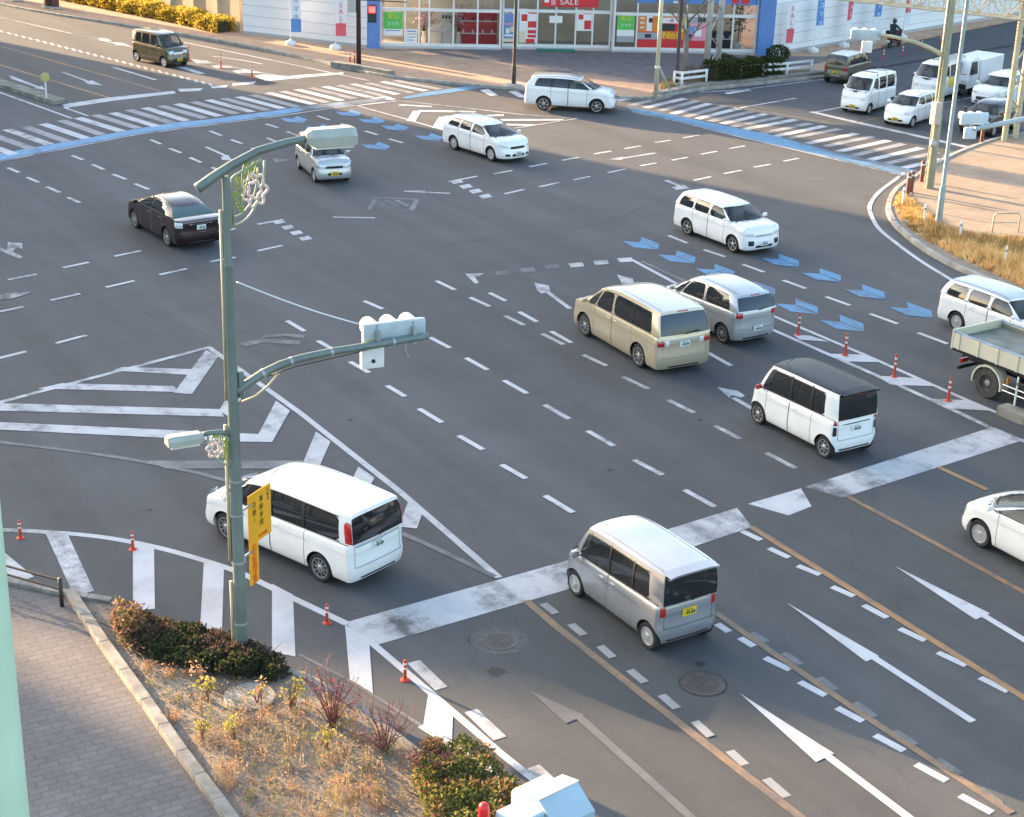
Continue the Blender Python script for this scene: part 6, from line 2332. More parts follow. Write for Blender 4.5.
def shop():
    A, B = G(381, 49), G(755, 56)
    A.z = B.z = 0
    HB = 7.5
    wm = mat('white_mullion', (.74, .73, .70), .45, var=.06)
    cl = mat('white_cladding', (.80, .80, .80), .6, var=.05, vscale=.6)
    bl = mat('blue_cladding', (.11, .23, .52), .5, var=.08, vscale=1.5)
    gl = mat('shop_glass', (.02, .022, .022), .02, alpha=.22, spec=.9)
    t = thing('shop_building', (A.x, A.y, 0), 'long low shop with glass front, blue pilasters and white side walls', 'shop')
    d, n, L = wall_frame(A, B)
    up = Vector((0, 0, 1))

    def W(x, y, z):     # along the front, outward, up
        return d * x + n * y + up * z

    def panel(mb, x0, x1, z0, z1, y, th=.04, bev=0):
        mb.box(W((x0 + x1) / 2, y, (z0 + z1) / 2), (x1 - x0, th, z1 - z0), rot=atan2(d.y, d.x), bev=bev)
        return mb
    X = lambda u: PL(u, 50, A, d)[0]
    Z = lambda u, v: PL(u, v, A, d)[1]
    zt = Z(440, 10)          # transom height
    z0 = Z(440, 47) * .0 + .38
    # left glass bay 381-501, entrance 501-612, right bay 612-755
    xs_left = [X(u) for u in (381, 405, 419, 429, 453, 477, 499.5)]
    xs_mid = [X(u) for u in (503, 517.5, 537, 555.5, 575.5, 592.5, 610)]
    xs_right = [X(u) for u in (613, 635.5, 658, 684, 707, 731, 754)]
    fr = MB()
    zc = [z0, zt, zt + 2.4, HB - 1.2]
    rec = -.5
    for xs, y in ((xs_left, 0.0), (xs_mid, rec), (xs_right, 0.0)):
        for x in xs:
            panel(fr, x - .045, x + .045, .12, HB - 1.2, y, .14)
        for z in (z0 - .08, zt, zt + 2.4):
            for a, b in zip(xs, xs[1:]):
                panel(fr, a + .05, b - .05, z - .09, z + .09, y - .002, .12)
        
    fr.build('window_frame', [wm], t)
    pl = MB()
    for xs, y in ((xs_left, 0.0), (xs_right, 0.0), (xs_mid, rec)):
        panel(pl, xs[0] - .1, xs[-1] + .1, .05, z0 - .18, y - .03, .3)
    pl.build('plinth', [mat('pale_plinth', (.50, .49, .47), .7, var=.1)], t)
    for xs, y in ((xs_left, -.03), (xs_right, -.03), (xs_mid, rec - .03)):
        for a, b in zip(xs, xs[1:]):
            for za, zb_ in ((z0, zt - .09), (zt + .09, zt + 2.31)):
                g = MB()
                panel(g, a + .05, b - .05, za, zb_, y, .02)
                g.build('glass_pane', [gl], t)
    # recess cheeks
    ck = MB()
    for x in (xs_left[-1] + .03, xs_right[0] - .03):
        ck.box(W(x, rec / 2, HB / 2 - .6), (.08, -rec, HB - 1.3), rot=atan2(d.y, d.x))
    ck.build('recess_wall', [wm], t)
    # parapet above
    pr = MB()
    panel(pr, -.2, L + .2, HB - 1.15, HB, .05, .5)
    pr.build('parapet', [bl], t)
    # blue pilasters
    for u0, u1 in ((367.5, 380), (755.5, 771)):
        x0, x1 = X(u0), X(u1)
        p = MB()
        panel(p, x0, x1, .0, HB + .3, .18, .6, .02)
        p.build('pilaster', [bl], t)
    # interior
    fl = MB()
    fl.box(W(L / 2, -4.5, .1), (L - .4, 8, .1), rot=atan2(d.y, d.x))
    fl.build('shop_floor', [mat('shop_floor_vinyl', (.5, .46, .4), .5)], t)
    bw = MB()
    panel(bw, .2, L - .2, .15, HB - 1.3, -3.4, .15)
    bw.build('back_wall', [mat('shop_back_wall', (.78, .71, .56), .8, var=.15, vscale=.5)], t)
    rf = MB()
    rf.box(W(L / 2, -5, HB - .6), (L + .3, 9.4, .2), rot=atan2(d.y, d.x))
    rf.build('roof', [mat('roof_grey', (.35, .35, .35), .8)], t)
    # side walls
    C0 = G(367, 50) - A
    E0 = G(243.5, 35.5) - A
    F0 = G(771, 57) - A
    G0 = G(1060, 9) - A
    for p, q, nm in ((E0, C0, 'side_wall'), (F0, G0, 'side_wall')):
        p, q = Vector((p.x, p.y, 0)), Vector((q.x, q.y, 0))
        dd = (q - p)
        LL = dd.length
        dd.normalize()
        nn = Vector((dd.y, -dd.x, 0))
        w = MB()
        w.box((p + q) / 2 + up * (HB / 2) - nn * .2, (LL, .4, HB), rot=atan2(dd.y, dd.x))
        wo = w.build(nm, [cl], t)
        jt = MB()
        z = .62
        while z < HB:
            jt.box((p + q) / 2 + up * z + nn * .004, (LL, .012, .03), rot=atan2(dd.y, dd.x))
            z += .62
        jt.build('cladding_joint', [mat('joint_grey', (.46, .47, .49), .7)], wo)
        sk = MB()
        sk.box((p + q) / 2 + up * .14 + nn * .02, (LL, .10, .30), rot=atan2(dd.y, dd.x))
        sk.build('wall_base', [mat('wall_base_grey', (.42, .41, .39), .8)], wo)
    RXm = Matrix.Rotation(atan2(d.y, d.x), 4, 'Z') @ Matrix.Rotation(pi / 2, 4, 'X')

    def letters(s, size, m, x, z, y, parent, sx=1.0):
        return text(s, size, m, Matrix.Translation(W(x, y, z)) @ RXm, parent, 'lettering', sx)
    red = mat('poster_red', (.62, .03, .04), .5)
    wht = mat('poster_white', (.78, .77, .74), .5)
    grn = mat('poster_green', (.10, .50, .10), .5)
    yel = mat('poster_yellow', (.82, .66, .03), .5)
    orn = mat('poster_orange', (.72, .22, .04), .5)
    pbl = mat('poster_blue', (.16, .26, .48), .5)
    pnk = mat('poster_pink', (.72, .30, .36), .5)
    blk = mat('poster_black', (.03, .03, .035), .5)
    crm = mat('poster_cream', (.70, .60, .42), .5)

    def poster(name, label, u0, v0, u1, v1, base, blocks=(), y=.02, words=()):
        """board on the glass; blocks are (x0,z0,x1,z1,material) in parts of it, z from the top"""
        x0, x1 = X(u0), X(u1)
        ztop, zbot = Z((u0 + u1) / 2, v0), Z((u0 + u1) / 2, v1)
        p = W((x0 + x1) / 2, y, (ztop + zbot) / 2) + A
        o = thing(name, p, label, 'poster', atan2(d.y, d.x), 'posters and signs on the shop front')
        w, h = x1 - x0, ztop - zbot
        MB().box((0, 0, 0), (w, .03, h)).build('sheet', [base], o)
        by = {}
        k = 0
        for (a, b, c, e, m) in blocks:
            k += 1
            mb = by.setdefault(m.name, (m, MB()))[1]
            mb.box((w * ((a + c) / 2 - .5), -.018 - .0015 * k, h * (.5 - (b + e) / 2)), (w * (c - a), .004, h * (e - b)))
        for nm, (m, mb) in by.items():
            mb.build('printed_block', [m], o)
        for s, size, m, cx, cz, sx in words:
            text(s, size * h, m, Matrix.Translation((w * (cx - .5), -.05, h * (.5 - cz))) @ Matrix.Rotation(pi / 2, 4, 'X'), o, 'lettering', sx)
        return o
    poster('poster', 'green poster with yellow characters in the leftmost shop window', 383.5, 12, 402.5, 35.5, grn, [(0, .72, 1, 1, wht), (.08, .76, .9, .80, pbl)], words=(('安心', .26, yel, .5, .18, 1.0), ('スマホ', .17, wht, .5, .50, 1.0)))
    poster('poster', 'white notice with text lines standing low in the left shop window', 406, 29, 417, 44, wht, [(.1, .1, .9, .18, pbl), (.1, .3, .9, .35, orn), (.1, .5, .9, .55, pbl), (.1, .7, .7, .75, pbl)])
    poster('poster', 'blue poster with white icons left of the entrance', 503.5, 9, 515.5, 43, pbl, [(.15, .10, .30, .16, wht), (.42, .10, .58, .16, pnk), (.7, .10, .85, .16, wht), (.1, .45, .9, .50, pnk), (.2, .60, .5, .75, wht), (.55, .55, .9, .70, crm), (.1, .78, .8, .84, wht), (0, .9, 1, 1, crm)], y=rec + .02)
    poster('poster', 'red and white sale poster strip left of the entrance doors', 519, 10, 536.5, 44, wht, [(.5, .0, 1, .14, red), (.12, .16, .46, .36, red), (.55, .16, .95, .34, wht), (.5, .36, 1, .55, red), (.05, .40, .42, .60, wht), (.5, .62, .98, .72, red), (.5, .76, .98, .84, red), (.4, .88, .9, 1, red), (0, .66, .36, 1, crm)], y=rec + .02)
    poster('poster', 'red and white sale poster strip right of the entrance doors', 576.5, 11, 591.5, 32, wht, [(.45, 0, 1, .20, red), (.1, .22, .42, .46, red), (.5, .5, .95, .92, red), (0, .62, .40, .95, wht)], y=rec + .02)
    poster('poster', 'green poster with yellow characters right of the entrance', 616, 14, 633, 42, grn, [(0, .56, 1, .78, wht), (0, .78, 1, 1, mat('poster_grey', (.35, .36, .38), .5))], words=(('安心', .22, yel, .5, .15, 1.0), ('スマホ', .13, wht, .5, .40, 1.0)))
    poster('banner', 'large red and orange price poster over a red band in the right shop window', 636.5, 14, 657.5, 52, red, [(0, 0, 1, .46, orn), (.40, .04, .66, .44, wht), (.50, .10, .68, .22, blk), (.1, .08, .3, .14, crm), (.1, .2, .3, .26, crm), (.1, .32, .3, .38, crm), (0, .48, 1, .66, mat('poster_grey', (.35, .36, .38), .5)), (.35, .52, .65, .62, blk)])
    poster('banner', 'orange poster with large yellow No1 lettering in the right shop window', 660, 14, 682.5, 52, red, [(0, 0, 1, .10, orn), (0, .10, .72, .24, wht), (.0, .26, .6, .44, blk), (0, .46, 1, .66, orn), (.74, .10, 1, .46, yel)], words=(('No1', .26, yel, .44, .56, 1.0), ('一番', .10, red, .36, .17, 1.0)))
    poster('banner', 'pink and blue picture poster behind the pale mast', 685.5, 16, 705.5, 52, red, [(0, 0, 1, .20, mat('poster_grey', (.35, .36, .38), .5)), (.5, .04, .9, .16, blk), (0, .20, 1, .68, pnk), (.05, .28, .55, .48, pbl), (.4, .34, .72, .56, wht), (.1, .50, .3, .62, blk)])
    # red SALE fascia over the doors
    o = poster('shop_sign', 'red SALE banner over the shop entrance', 541, -4, 597, 8, red, [(.30, .0, .36, 1, mat('poster_dark_red', (.5, .02, .03), .5)), (.04, .30, .12, .65, wht), (.16, .15, .24, .85, pnk)], y=rec + .10, words=(('SALE', .62, wht, .48, .60, 1.25),))
    poster('shop_sign', 'blue fascia board above the right shop window bay', 634, -7, 753.5, 3.5, mat('fascia_blue', (.08, .22, .55), .5), [(.30, .72, .34, .96, wht), (.78, .4, .84, .9, red), (.86, .4, .93, .9, red)], y=.13)
    # door papers, mat
    poster('notice', 'pair of white notices taped on the entrance doors', 549, 17, 562, 24, wht, [(.47, 0, .53, 1, pbl)], y=rec + .03)
    mp = W((X(537) + X(575)) / 2, rec + .62, .13) + A
    o = MB().box((0, 0, 0), (X(575) - X(537), 1.0, .03), bev=.008).build('door_mat', [mat('green_mat', (.03, .18, .12), .9, var=.2, vscale=8)])
    o.location = mp
    o.rotation_euler = (0, 0, atan2(d.y, d.x))
    tag(o, 'dark green doormat in front of the shop entrance', 'doormat')
    # display things inside the windows
    def rack(label, u, v, w, h, m, y=-1.2, shelves=2):
        x = X(u)
        p = W(x, y, .15) + A
        o = thing('display_stand', p, label, 'display stand', atan2(d.y, d.x), 'display furniture in the shop windows')
        MB().box((0, 0, h / 2), (w, .5, h), bev=.02).build('cabinet', [m], o)
        for k in range(shelves):
            z = h * (k + 1) / (shelves + .6)
            MB().box((0, -.3, z), (w, .3, .05)).build('shelf', [wht], o)
            g = MB()
            for i in range(4):
                g.box((w * (i / 4 - .37), -.3, z + .12), (.10, .06, .18))
            g.build('goods', [blk if k % 2 else wht], o)
    rack('red display stand with shelves in the left shop window', 478, 40, 2.3, 1.9, red)
    rack('white low cabinet inside the left shop window', 436, 40, .9, 1.2, wht, shelves=1)
    rack('tall white cabinet inside the left shop window', 448, 40, .8, 2.0, wht, shelves=2)
    rack('dark display counter inside the right end window', 722, 46, 1.6, 1.1, blk, shelves=1)
    for u, lab in ((424, 'pink blossom branches in a vase behind the left window'), (459, 'pink blossom branches before the red display stand')):
        p = W(X(u), -.9, .15) + A
        o = thing('flower_vase', p, lab, 'vase')
        MB().lathe([(.12, 0), (.16, .3), (.1, .7), (.12, .8)], n=14).build('vase', [wht], o, smooth=True)
        br, fl_ = MB(), MB()
        for i in range(16):
            a = rnd.uniform(0, 2 * pi)
            e = Vector((cos(a) * rnd.uniform(.2, .8), sin(a) * .3, rnd.uniform(1.4, 2.4)))
            br.tube([(0, 0, .7), e * .5 + Vector((0, 0, .45)), e], .012, 4)
            for k in range(9):
                q = Vector((0, 0, .9)).lerp(e, rnd.uniform(.4, 1.1)) + Vector([rnd.gauss(0, .06) for _ in range(3)])
                fl_.box(q, (.09, .09, .07), rot=rnd.random() * 3)
        br.build('branch', [M_BROWN], o)
        fl_.build('blossom', [mat('blossom_pink', (.62, .40, .42), .7)], o)
    p = W(X(740), -.8, .15) + A
    o = thing('potted_plant', p, 'leafy green pot plant inside the right end window', 'plant')
    MB().lathe([(.2, 0), (.28, .45), (.25, .5)], n=16).build('pot', [wht], o, smooth=True)
    lf = MB()
    for i in range(160):
        q = Vector((rnd.gauss(0, .32), rnd.gauss(0, .25), rnd.uniform(1.2, 2.9)))
        a = rnd.random() * 3
        lf.add([q + Vector((cos(a) * .14, sin(a) * .14, .05)), q + Vector((-sin(a) * .06, cos(a) * .06, 0)), q - Vector((cos(a) * .14, sin(a) * .14, .05)), q + Vector((sin(a) * .06, -cos(a) * .06, 0))], [(0, 1, 2, 3)])
    lf.build('foliage', [leaf_mat('pot_leaf', (.03, .09, .03), (.06, .14, .05))], o)
    MB().tube([(0, 0, .4), (.03, 0, 2.6)], .03, 6).build('stem', [M_BROWN], o)
    # a car reflected in the doors is left to the glass itself
    # tan wall further along the far road
    p, q = G(242, 33.5), G(60, -7)
    nb = thing('boundary_wall', (q.x, q.y, 0), 'tan panelled wall behind the golden hedge', 'wall')
    v = Vector((p.x - q.x, p.y - q.y, 0))
    w = MB()
    w.box(v / 2 + up * 2.2, (v.length, .3, 4.4), rot=atan2(v.y, v.x))
    w.build('panel', [mat('tan_wall', (.44, .36, .26), .8, var=.15, vscale=.5)], nb)
    pp = MB()
    dv = v.normalized()
    nn = Vector((dv.y, -dv.x, 0))
    for i in range(int(v.length / 2.6)):
        c = dv * (1.2 + 2.6 * i) + nn * .22 + up * 2.2
        pp.box(c, (.4, .16, 4.4), rot=atan2(v.y, v.x))
    pp.build('pilaster', [mat('tan_pilaster', (.50, .42, .31), .8)], nb)


def flags():
    red = mat('banner_pink_red', (.66, .10, .14), .6)
    blu = mat('banner_blue', (.10, .26, .58), .6)
    wht = mat('banner_white', (.76, .76, .78), .6)
    grn = mat('banner_green', (.38, .58, .06), .6)
    # (base pixel, height, base colour, second colour, text, label)
    L = [((205, 43), None, 0)]
    spec = [((291, 45), 2.4, wht, blu, 'スマホ', 'white and blue banner flag on the white side wall, first from the tan wall'),
            ((335.5, 49), 2.3, wht, red, 'SALE', 'white and red banner flag on the white wall beside the pedestrian signal'),
            ((784, 56), 2.6, wht, red, 'SALE', 'pink and white banner flag nearest the right blue pilaster'),
            ((813, 52), 2.6, blu, wht, 'スマホ', 'blue and white banner flag second from the right blue pilaster'),
            ((844, 47), 2.7, red, wht, 'SALE', 'pink and white banner flag above the khaki minicar'),
            ((871, 43), 2.7, blu, wht, 'スマホ', 'blue and white banner flag between two pink ones near the scooter'),
            ((902, 38.5), 2.7, red, wht, 'SALE', 'pink and white banner flag farthest up the side road'),
            ((154, 12), 2.8, wht, wht, None, 'plain white banner flag on the tan wall'),
            ((178, 15), 2.8, grn, grn, None, 'lime green banner flag on the tan wall'),
            ((199, 20), 2.8, wht, wht, None, 'wide white banner flag on the tan wall between green and red ones'),
            ((223, 27), 2.8, red, wht, 'SALE', 'red banner flag at the end of the golden hedge')]
    for (u, v), h, c1, c2, tx, lab in spec:
        g = G(u, v, .1)
        d = Vector((RT.x, RT.y, 0)).normalized()
        if u > 700:
            d = xdir(radians(8))
        elif u < 240:
            d = xdir(radians(-35))
        a = atan2(d.y, d.x) + rnd.uniform(-.15, .15)
        t = thing('banner_flag', g, lab, 'banner flag', a, 'shop banner flags')
        MB().lathe([(.32, 0), (.34, .05), (.30, .22), (.10, .28), (.05, .34)], n=16).build('base', [M_WHITEP], t, smooth=True, angle=40)
        MB().tube([(0, 0, .2), (0, 0, h + .55), ], .022, 8).build('flagpole', [M_WHITEP], t)
        MB().tube([(0, 0, h + .5), (.62, 0, h + .5)], .012, 6).build('crossbar', [M_WHITEP], t)
        f = MB()
        nx, nz = 6, 14
        w, z0, z1 = .60, .75, h + .48
        ph = rnd.random() * 6
        vs = []
        for i in range(nx + 1):
            for k in range(nz + 1):
                x, z = .02 + w * i / nx, z0 + (z1 - z0) * k / nz
                vs.append((x, .05 * sin(5 * x + 1.7 * z + ph) * (i / nx), z))
        for i in range(nx):
            for k in range(nz):
                q = i * (nz + 1) + k
                f.add([], [])
                f.f.append((q, q + nz + 1, q + nz + 2, q + 1))
                f.m.append(1 if (k < nz * .30 and c1 is not c2) else 0)
        f.v = vs
        f.build('banner', [c1, c2], t, smooth=True)
        if tx:
            m = wht if c1 is not wht else c2
            for i, ch in enumerate(tx):
                zc = lerp(z1, z0, .14 + i * .70 / len(tx))
                for sgn in (-1, 1):
                    pass
                text(ch, .40, m, Matrix.Translation((.33, -.07, zc)) @ Matrix.Rotation(pi / 2, 4, 'X'), t, 'lettering', 1.0)
# ------------------------------------------------------------------ plants
def leaf(mb, p, s, mi=0, up=.3, w=.5):
    d = Vector((rnd.gauss(0, 1), rnd.gauss(0, 1), rnd.gauss(up, .7))).normalized()
    n = d.cross(Vector((rnd.gauss(0, 1), rnd.gauss(0, 1), rnd.gauss(0, 1)))).normalized()
    l = s * rnd.uniform(.6, 1.3)
    a, b = d * l, n * (l * w * .5)
    mb.add([p, p + a * .5 + b, p + a, p + a * .5 - b], [(0, 1, 2, 3)], mi)


def in_poly(x, y, P):
    c = False
    j = len(P) - 1
    for i in range(len(P)):
        xi, yi = P[i]
        xj, yj = P[j]
        if (yi > y) != (yj > y) and x < (xj - xi) * (y - yi) / (yj - yi) + xi:
            c = not c
        j = i
    return c


def sample(P):
    x0, x1 = min(p[0] for p in P), max(p[0] for p in P)
    y0, y1 = min(p[1] for p in P), max(p[1] for p in P)
    while True:
        x, y = rnd.uniform(x0, x1), rnd.uniform(y0, y1)
        if in_poly(x, y, P):
            return x, y


def gpoly(px):
    return [tuple(G(*q)[:2]) for q in px]


def edge_dist(x, y, P):
    best = 9e9
    for i in range(len(P)):
        a, b = Vector(P[i]), Vector(P[(i + 1) % len(P)])
        q = Vector((x, y))
        t = max(0, min(1, (q - a).dot(b - a) / max(1e-9, (b - a).length_squared)))
        best = min(best, (a + (b - a) * t - q).length)
    return best


def bump_field(P, n, r):
    return [(*sample(P), rnd.uniform(.6, 1.0), r * rnd.uniform(.6, 1.3)) for _ in range(n)]


def shrub_mass(name, label, px, h, n, mats, size, z0=.13, lumps=26, lr=.35, twigs=60, up=.5, cat='shrub', w=.5, pick=None):
    P = gpoly(px)
    c = Vector((sum(p[0] for p in P) / len(P), sum(p[1] for p in P) / len(P), z0))
    t = thing(name, c, label, cat)
    F = bump_field(P, lumps, lr)
    mb = MB()
    for _ in range(n):
        x, y = sample(P)
        q = 0
        for fx, fy, fh, fr in F:
            d = ((x - fx) ** 2 + (y - fy) ** 2) / (fr * fr)
            q = max(q, fh * (1 - d))
        if q <= .02:
            if rnd.random() < .7:
                continue
            q = .1
        z = h * q ** .6 * (1 - rnd.random() ** 2 * .75)
        mi = pick(x, y, z, F) if pick else rnd.randrange(len(mats))
        leaf(mb, Vector((x - c.x, y - c.y, z)), size, mi, up, w)
    mb.build('foliage', mats, t)
    tw = MB()
    for _ in range(twigs):
        fx, fy, fh, fr = rnd.choice(F)
        b = Vector((fx - c.x, fy - c.y, 0))
        e = b + Vector((rnd.gauss(0, fr * .4), rnd.gauss(0, fr * .4), h * fh * .95))
        tw.tube([b, b.lerp(e, .5) + Vector((rnd.gauss(0, .03), rnd.gauss(0, .03), 0)), e], [.012, .008, .004], 4)
    tw.build('stem', [mat('twig_brown', (.09, .06, .045), .9)], t)
    return t


def clump(mb, c, h, n, spread, mi, r=.004, lean=.5, leafs=0, lmi=None, ls=.05):
    """a tuft of thin stalks"""
    for _ in range(n):
        a = rnd.random() * 2 * pi
        l = h * rnd.uniform(.5, 1.1)
        k = rnd.random() * lean
        b = c + Vector((rnd.gauss(0, spread * .3), rnd.gauss(0, spread * .3), 0))
        e = b + Vector((cos(a) * k * l, sin(a) * k * l, l * (1 - .4 * k)))
        m = b.lerp(e, .5) + Vector((0, 0, l * .1 * k))
        s = Vector((-sin(a + 1), cos(a + 1), 0)) * r
        mb.add([b - s, b + s, m + s * .8, m - s * .8, e], [(0, 1, 2, 3), (3, 2, 4)], mi)
        for _k in range(leafs):
            leaf(mb, b.lerp(e, rnd.uniform(.3, 1.0)), ls, lmi if lmi is not None else mi, .3)


def plants():
    juni = [leaf_mat('dark_leaf', (.022, .035, .016), (.055, .066, .028)), leaf_mat('bronze_leaf', (.085, .058, .046), (.15, .098, .075)), leaf_mat('mid_leaf', (.035, .055, .02), (.075, .09, .035))]
    shrub_mass('low_shrub', 'dark green and bronze low spreading shrub around the foot of the tall pole', [(118, 640), (124, 622), (150, 624), (180, 634), (215, 643), (252, 656), (282, 672), (290, 684), (272, 690), (240, 688), (208, 682), (170, 674), (136, 662)], .27, 13000, juni, .075, lumps=60, lr=.36, twigs=120,
               pick=lambda x, y, z, F: (1 if sin(x * 3.1 + 2 * sin(y * 2.3)) + rnd.gauss(0, .9) > .35 else rnd.choice((0, 0, 2))))
    gb = [leaf_mat('green_leaf', (.06, .085, .025), (.15, .16, .045)), leaf_mat('lime_leaf', (.17, .17, .04), (.28, .25, .07)), leaf_mat('rust_leaf', (.24, .13, .06), (.34, .20, .10))]
    shrub_mass('round_shrub', 'bushy green and rust leaved shrub at the road edge beside the pale signal housing', [(412, 800), (416, 775), (436, 758), (462, 757), (490, 770), (512, 796), (528, 822), (520, 860), (470, 870), (430, 850)],   .48, 7500, gb, .085, lumps=34, lr=.42, twigs=80,
               pick=lambda x, y, z, F: (2 if sin(x * 4 + 3 * sin(y * 3)) + rnd.gauss(0, .6) > .75 else (1 if rnd.random() < .38 else 0)))
    # red-leaved upright shrubs at the end of the pavement edge
    pk = [leaf_mat('pink_brown_leaf', (.30, .16, .12), (.42, .26, .19)), leaf_mat('olive_leaf', (.10, .10, .03), (.17, .15, .05))]
    shrub_mass('leafy_shrub', 'pale pink and olive leaved shrub at the kerb end of the planting bed', [(112, 640), (118, 622), (140, 628), (152, 648), (146, 662), (124, 658)], .55, 1500, pk, .085, lumps=7, lr=.4, twigs=30)
    # individual plants in the bed
    def small(name, label, u, v, h, n, mats, s, sp, stalks, stalkm, bare=False):
        g = G(u, v, .13)
        t = thing(name, g, label, 'plant')
        st = MB()
        tips = []
        for _ in range(stalks):
            a = rnd.random() * 2 * pi
            e = Vector((cos(a) * sp * rnd.uniform(.2, 1), sin(a) * sp * rnd.uniform(.2, 1), h * rnd.uniform(.6, 1.0)))
            m = e * .5 + Vector((0, 0, h * .12))
            st.tube([(rnd.gauss(0, .03), rnd.gauss(0, .03), -.03), m, e], [.011, .008, .003], 4)
            tips.append((m, e))
            if bare:
                for _k in range(5):
                    q = m.lerp(e, rnd.random())
                    st.tube([q, q + Vector((rnd.gauss(0, .14), rnd.gauss(0, .14), rnd.uniform(.04, .22)))], [.006, .002], 4)
        st.build('stem', [stalkm], t)
        lf = MB()
        for _ in range(n):
            m, e = rnd.choice(tips)
            q = m.lerp(e, rnd.uniform(-.1, 1.05)) + Vector((rnd.gauss(0, .05), rnd.gauss(0, .05), rnd.gauss(0, .04)))
            leaf(lf, q, s, rnd.randrange(len(mats)), .2)
        if n:
            lf.build('foliage', mats, t)
    redtwig = mat('red_twig', (.20, .075, .07), .8)
    drytwig = mat('dry_twig', (.20, .13, .07), .9)
    redl = leaf_mat('red_leaf', (.40, .05, .05), (.52, .10, .09))
    yl = leaf_mat('yellow_leaf', (.38, .31, .06), (.50, .43, .13))
    ygl = leaf_mat('yellow_green_leaf', (.24, .24, .05), (.34, .32, .08))
    orl = leaf_mat('peach_leaf', (.45, .24, .15), (.55, .36, .24))
    small('bare_shrub', 'bare red-twigged shrub with a few red leaves beside the kerb, nearest the wide stripe', 333, 727, 1.05, 30, [redl], .06, .75, 26, redtwig, True)
    small('bare_shrub', 'bare brownish red shrub leaning over the dark gutter', 385, 752, .75, 14, [redl], .05, .7, 22, redtwig, True)
    small('bare_shrub', 'low purple-brown twiggy shrub between the bare red one and the round shrub', 428, 778, .6, 10, [orl], .05, .6, 22, redtwig, True)
    small('weed_plant', 'bright yellow leaved plant in the middle of the planting bed', 327, 748, .42, 60, [yl], .09, .2, 8, drytwig)
    small('weed_plant', 'yellow-green plant beside the round drain lid, furthest from the kerb', 207, 700, .48, 70, [ygl, yl], .09, .26, 9, drytwig)
    small('weed_plant', 'peach leaved plant growing on the edge of the round drain lid', 258, 706, .5, 60, [orl, yl], .09, .2, 7, redtwig)
    small('weed_plant', 'tall yellow-green plant between the drain lid and the road kerb', 292, 706, .6, 80, [ygl], .08, .32, 12, drytwig)
    small('weed_plant', 'small yellow plant near the pavement kerb', 233, 738, .38, 70, [yl, ygl], .08, .16, 6, drytwig)
    small('weed_plant', 'small yellow-green weed close to the pavement kerb stones', 202, 738, .4, 60, [ygl], .08, .15, 6, drytwig)
    small('weed_plant', 'pale pink-leaved weed just above the drain lid', 200, 683, .42, 60, [orl], .07, .18, 6, drytwig)
    # dry growth over the bed
    P = gpoly([(112, 662), (150, 668), (210, 686), (262, 692), (330, 706), (372, 734), (420, 770), (412, 812), (430, 880), (380, 960), (330, 930), (262, 846), (228, 806), (190, 756), (150, 706)])
    dm = [leaf_mat('straw', (.36, .26, .15), (.50, .38, .24), 1.2), leaf_mat('rust_straw', (.30, .17, .09), (.44, .27, .15), 1.2), mat('grey_stem', (.17, .13, .10), .9), leaf_mat('olive_straw', (.20, .19, .07), (.30, .27, .12), 1.2)]
    mb = MB()
    cen = gpoly([(290, 775)])[0]
    for _ in range(400):
        x, y = sample(P)
        dd = math.dist((x, y), cen)
        if rnd.random() > (1.05 if dd < 1.9 else .42):
            continue
        mi = rnd.choice((0, 1, 1, 0, 3)) if dd < 2.4 else rnd.choice((2, 2, 1, 3, 0))
        hh = rnd.uniform(.22, .6) if dd < 2.4 else rnd.uniform(.12, .35)
        clump(mb, Vector((x, y, .12)), hh, rnd.randint(6, 15), .18, mi, .0035, .8, leafs=2, ls=.05)
    o = mb.build('dry_weeds', dm)
    tag(o, 'straw and rust coloured dry weeds covering the planting bed', 'weeds', kind='stuff')
    lit = MB()
    P2 = gpoly([(72, 604), (110, 612), (165, 634), (215, 656), (262, 674), (310, 690), (360, 722), (415, 764), (470, 806), (400, 900), (262, 846), (190, 756), (110, 656)])
    for _ in range(3000):
        x, y = sample(P2)
        leaf(lit, Vector((x, y, .135 + rnd.random() * .02)), .055, rnd.randrange(3), .0)
    o = lit.build('leaf_litter', [dm[1], dm[2], orl])
    tag(o, 'fallen brown leaves scattered over the planting bed soil', 'leaf litter', kind='stuff')
    # round drain lid in the bed
    g = G(250, 698, .13)
    t = thing('drain_lid', g, 'round pale concrete drain lid in the planting bed', 'drain lid')
    MB().lathe([(.46, -.05), (.46, .035), (.44, .05)], n=32).build('lid', [mat('drain_concrete', (.27, .25, .23), .9, var=.3, vscale=5)], t)
    # verge grass on the right-hand corner
    V = gpoly([(900, 194), (894, 205), (897, 216), (908, 230), (930, 246), (960, 262), (990, 275), (1035, 296), (1080, 318), (1080, 250), (1024, 243), (975, 238), (944, 229), (922, 212)])
    gm = [leaf_mat('gold_grass', (.80, .54, .22), (.92, .72, .38), .8), leaf_mat('tan_grass', (.46, .25, .10), (.62, .38, .17), .8), leaf_mat('olive_grass', (.22, .18, .06), (.34, .28, .10), .8)]
    mb = MB()
    for _ in range(3200):
        x, y = sample(V)
        e = edge_dist(x, y, V)
        far = x + .2 * y > 51.5
        mi = (1 if rnd.random() < .6 else 2) if rnd.random() < (.7 if far else .06) else rnd.choice((0, 0, 0, 1))
        hh = rnd.uniform(.35, .80) * (.55 if far else 1) * min(1, .4 + e)
        clump(mb, Vector((x, y, .12)), hh, rnd.randint(9, 16), .2, mi, .010, .7)
    o = mb.build('dry_grass', gm)
    tag(o, 'golden dry grass filling the corner verge', 'grass', kind='stuff')
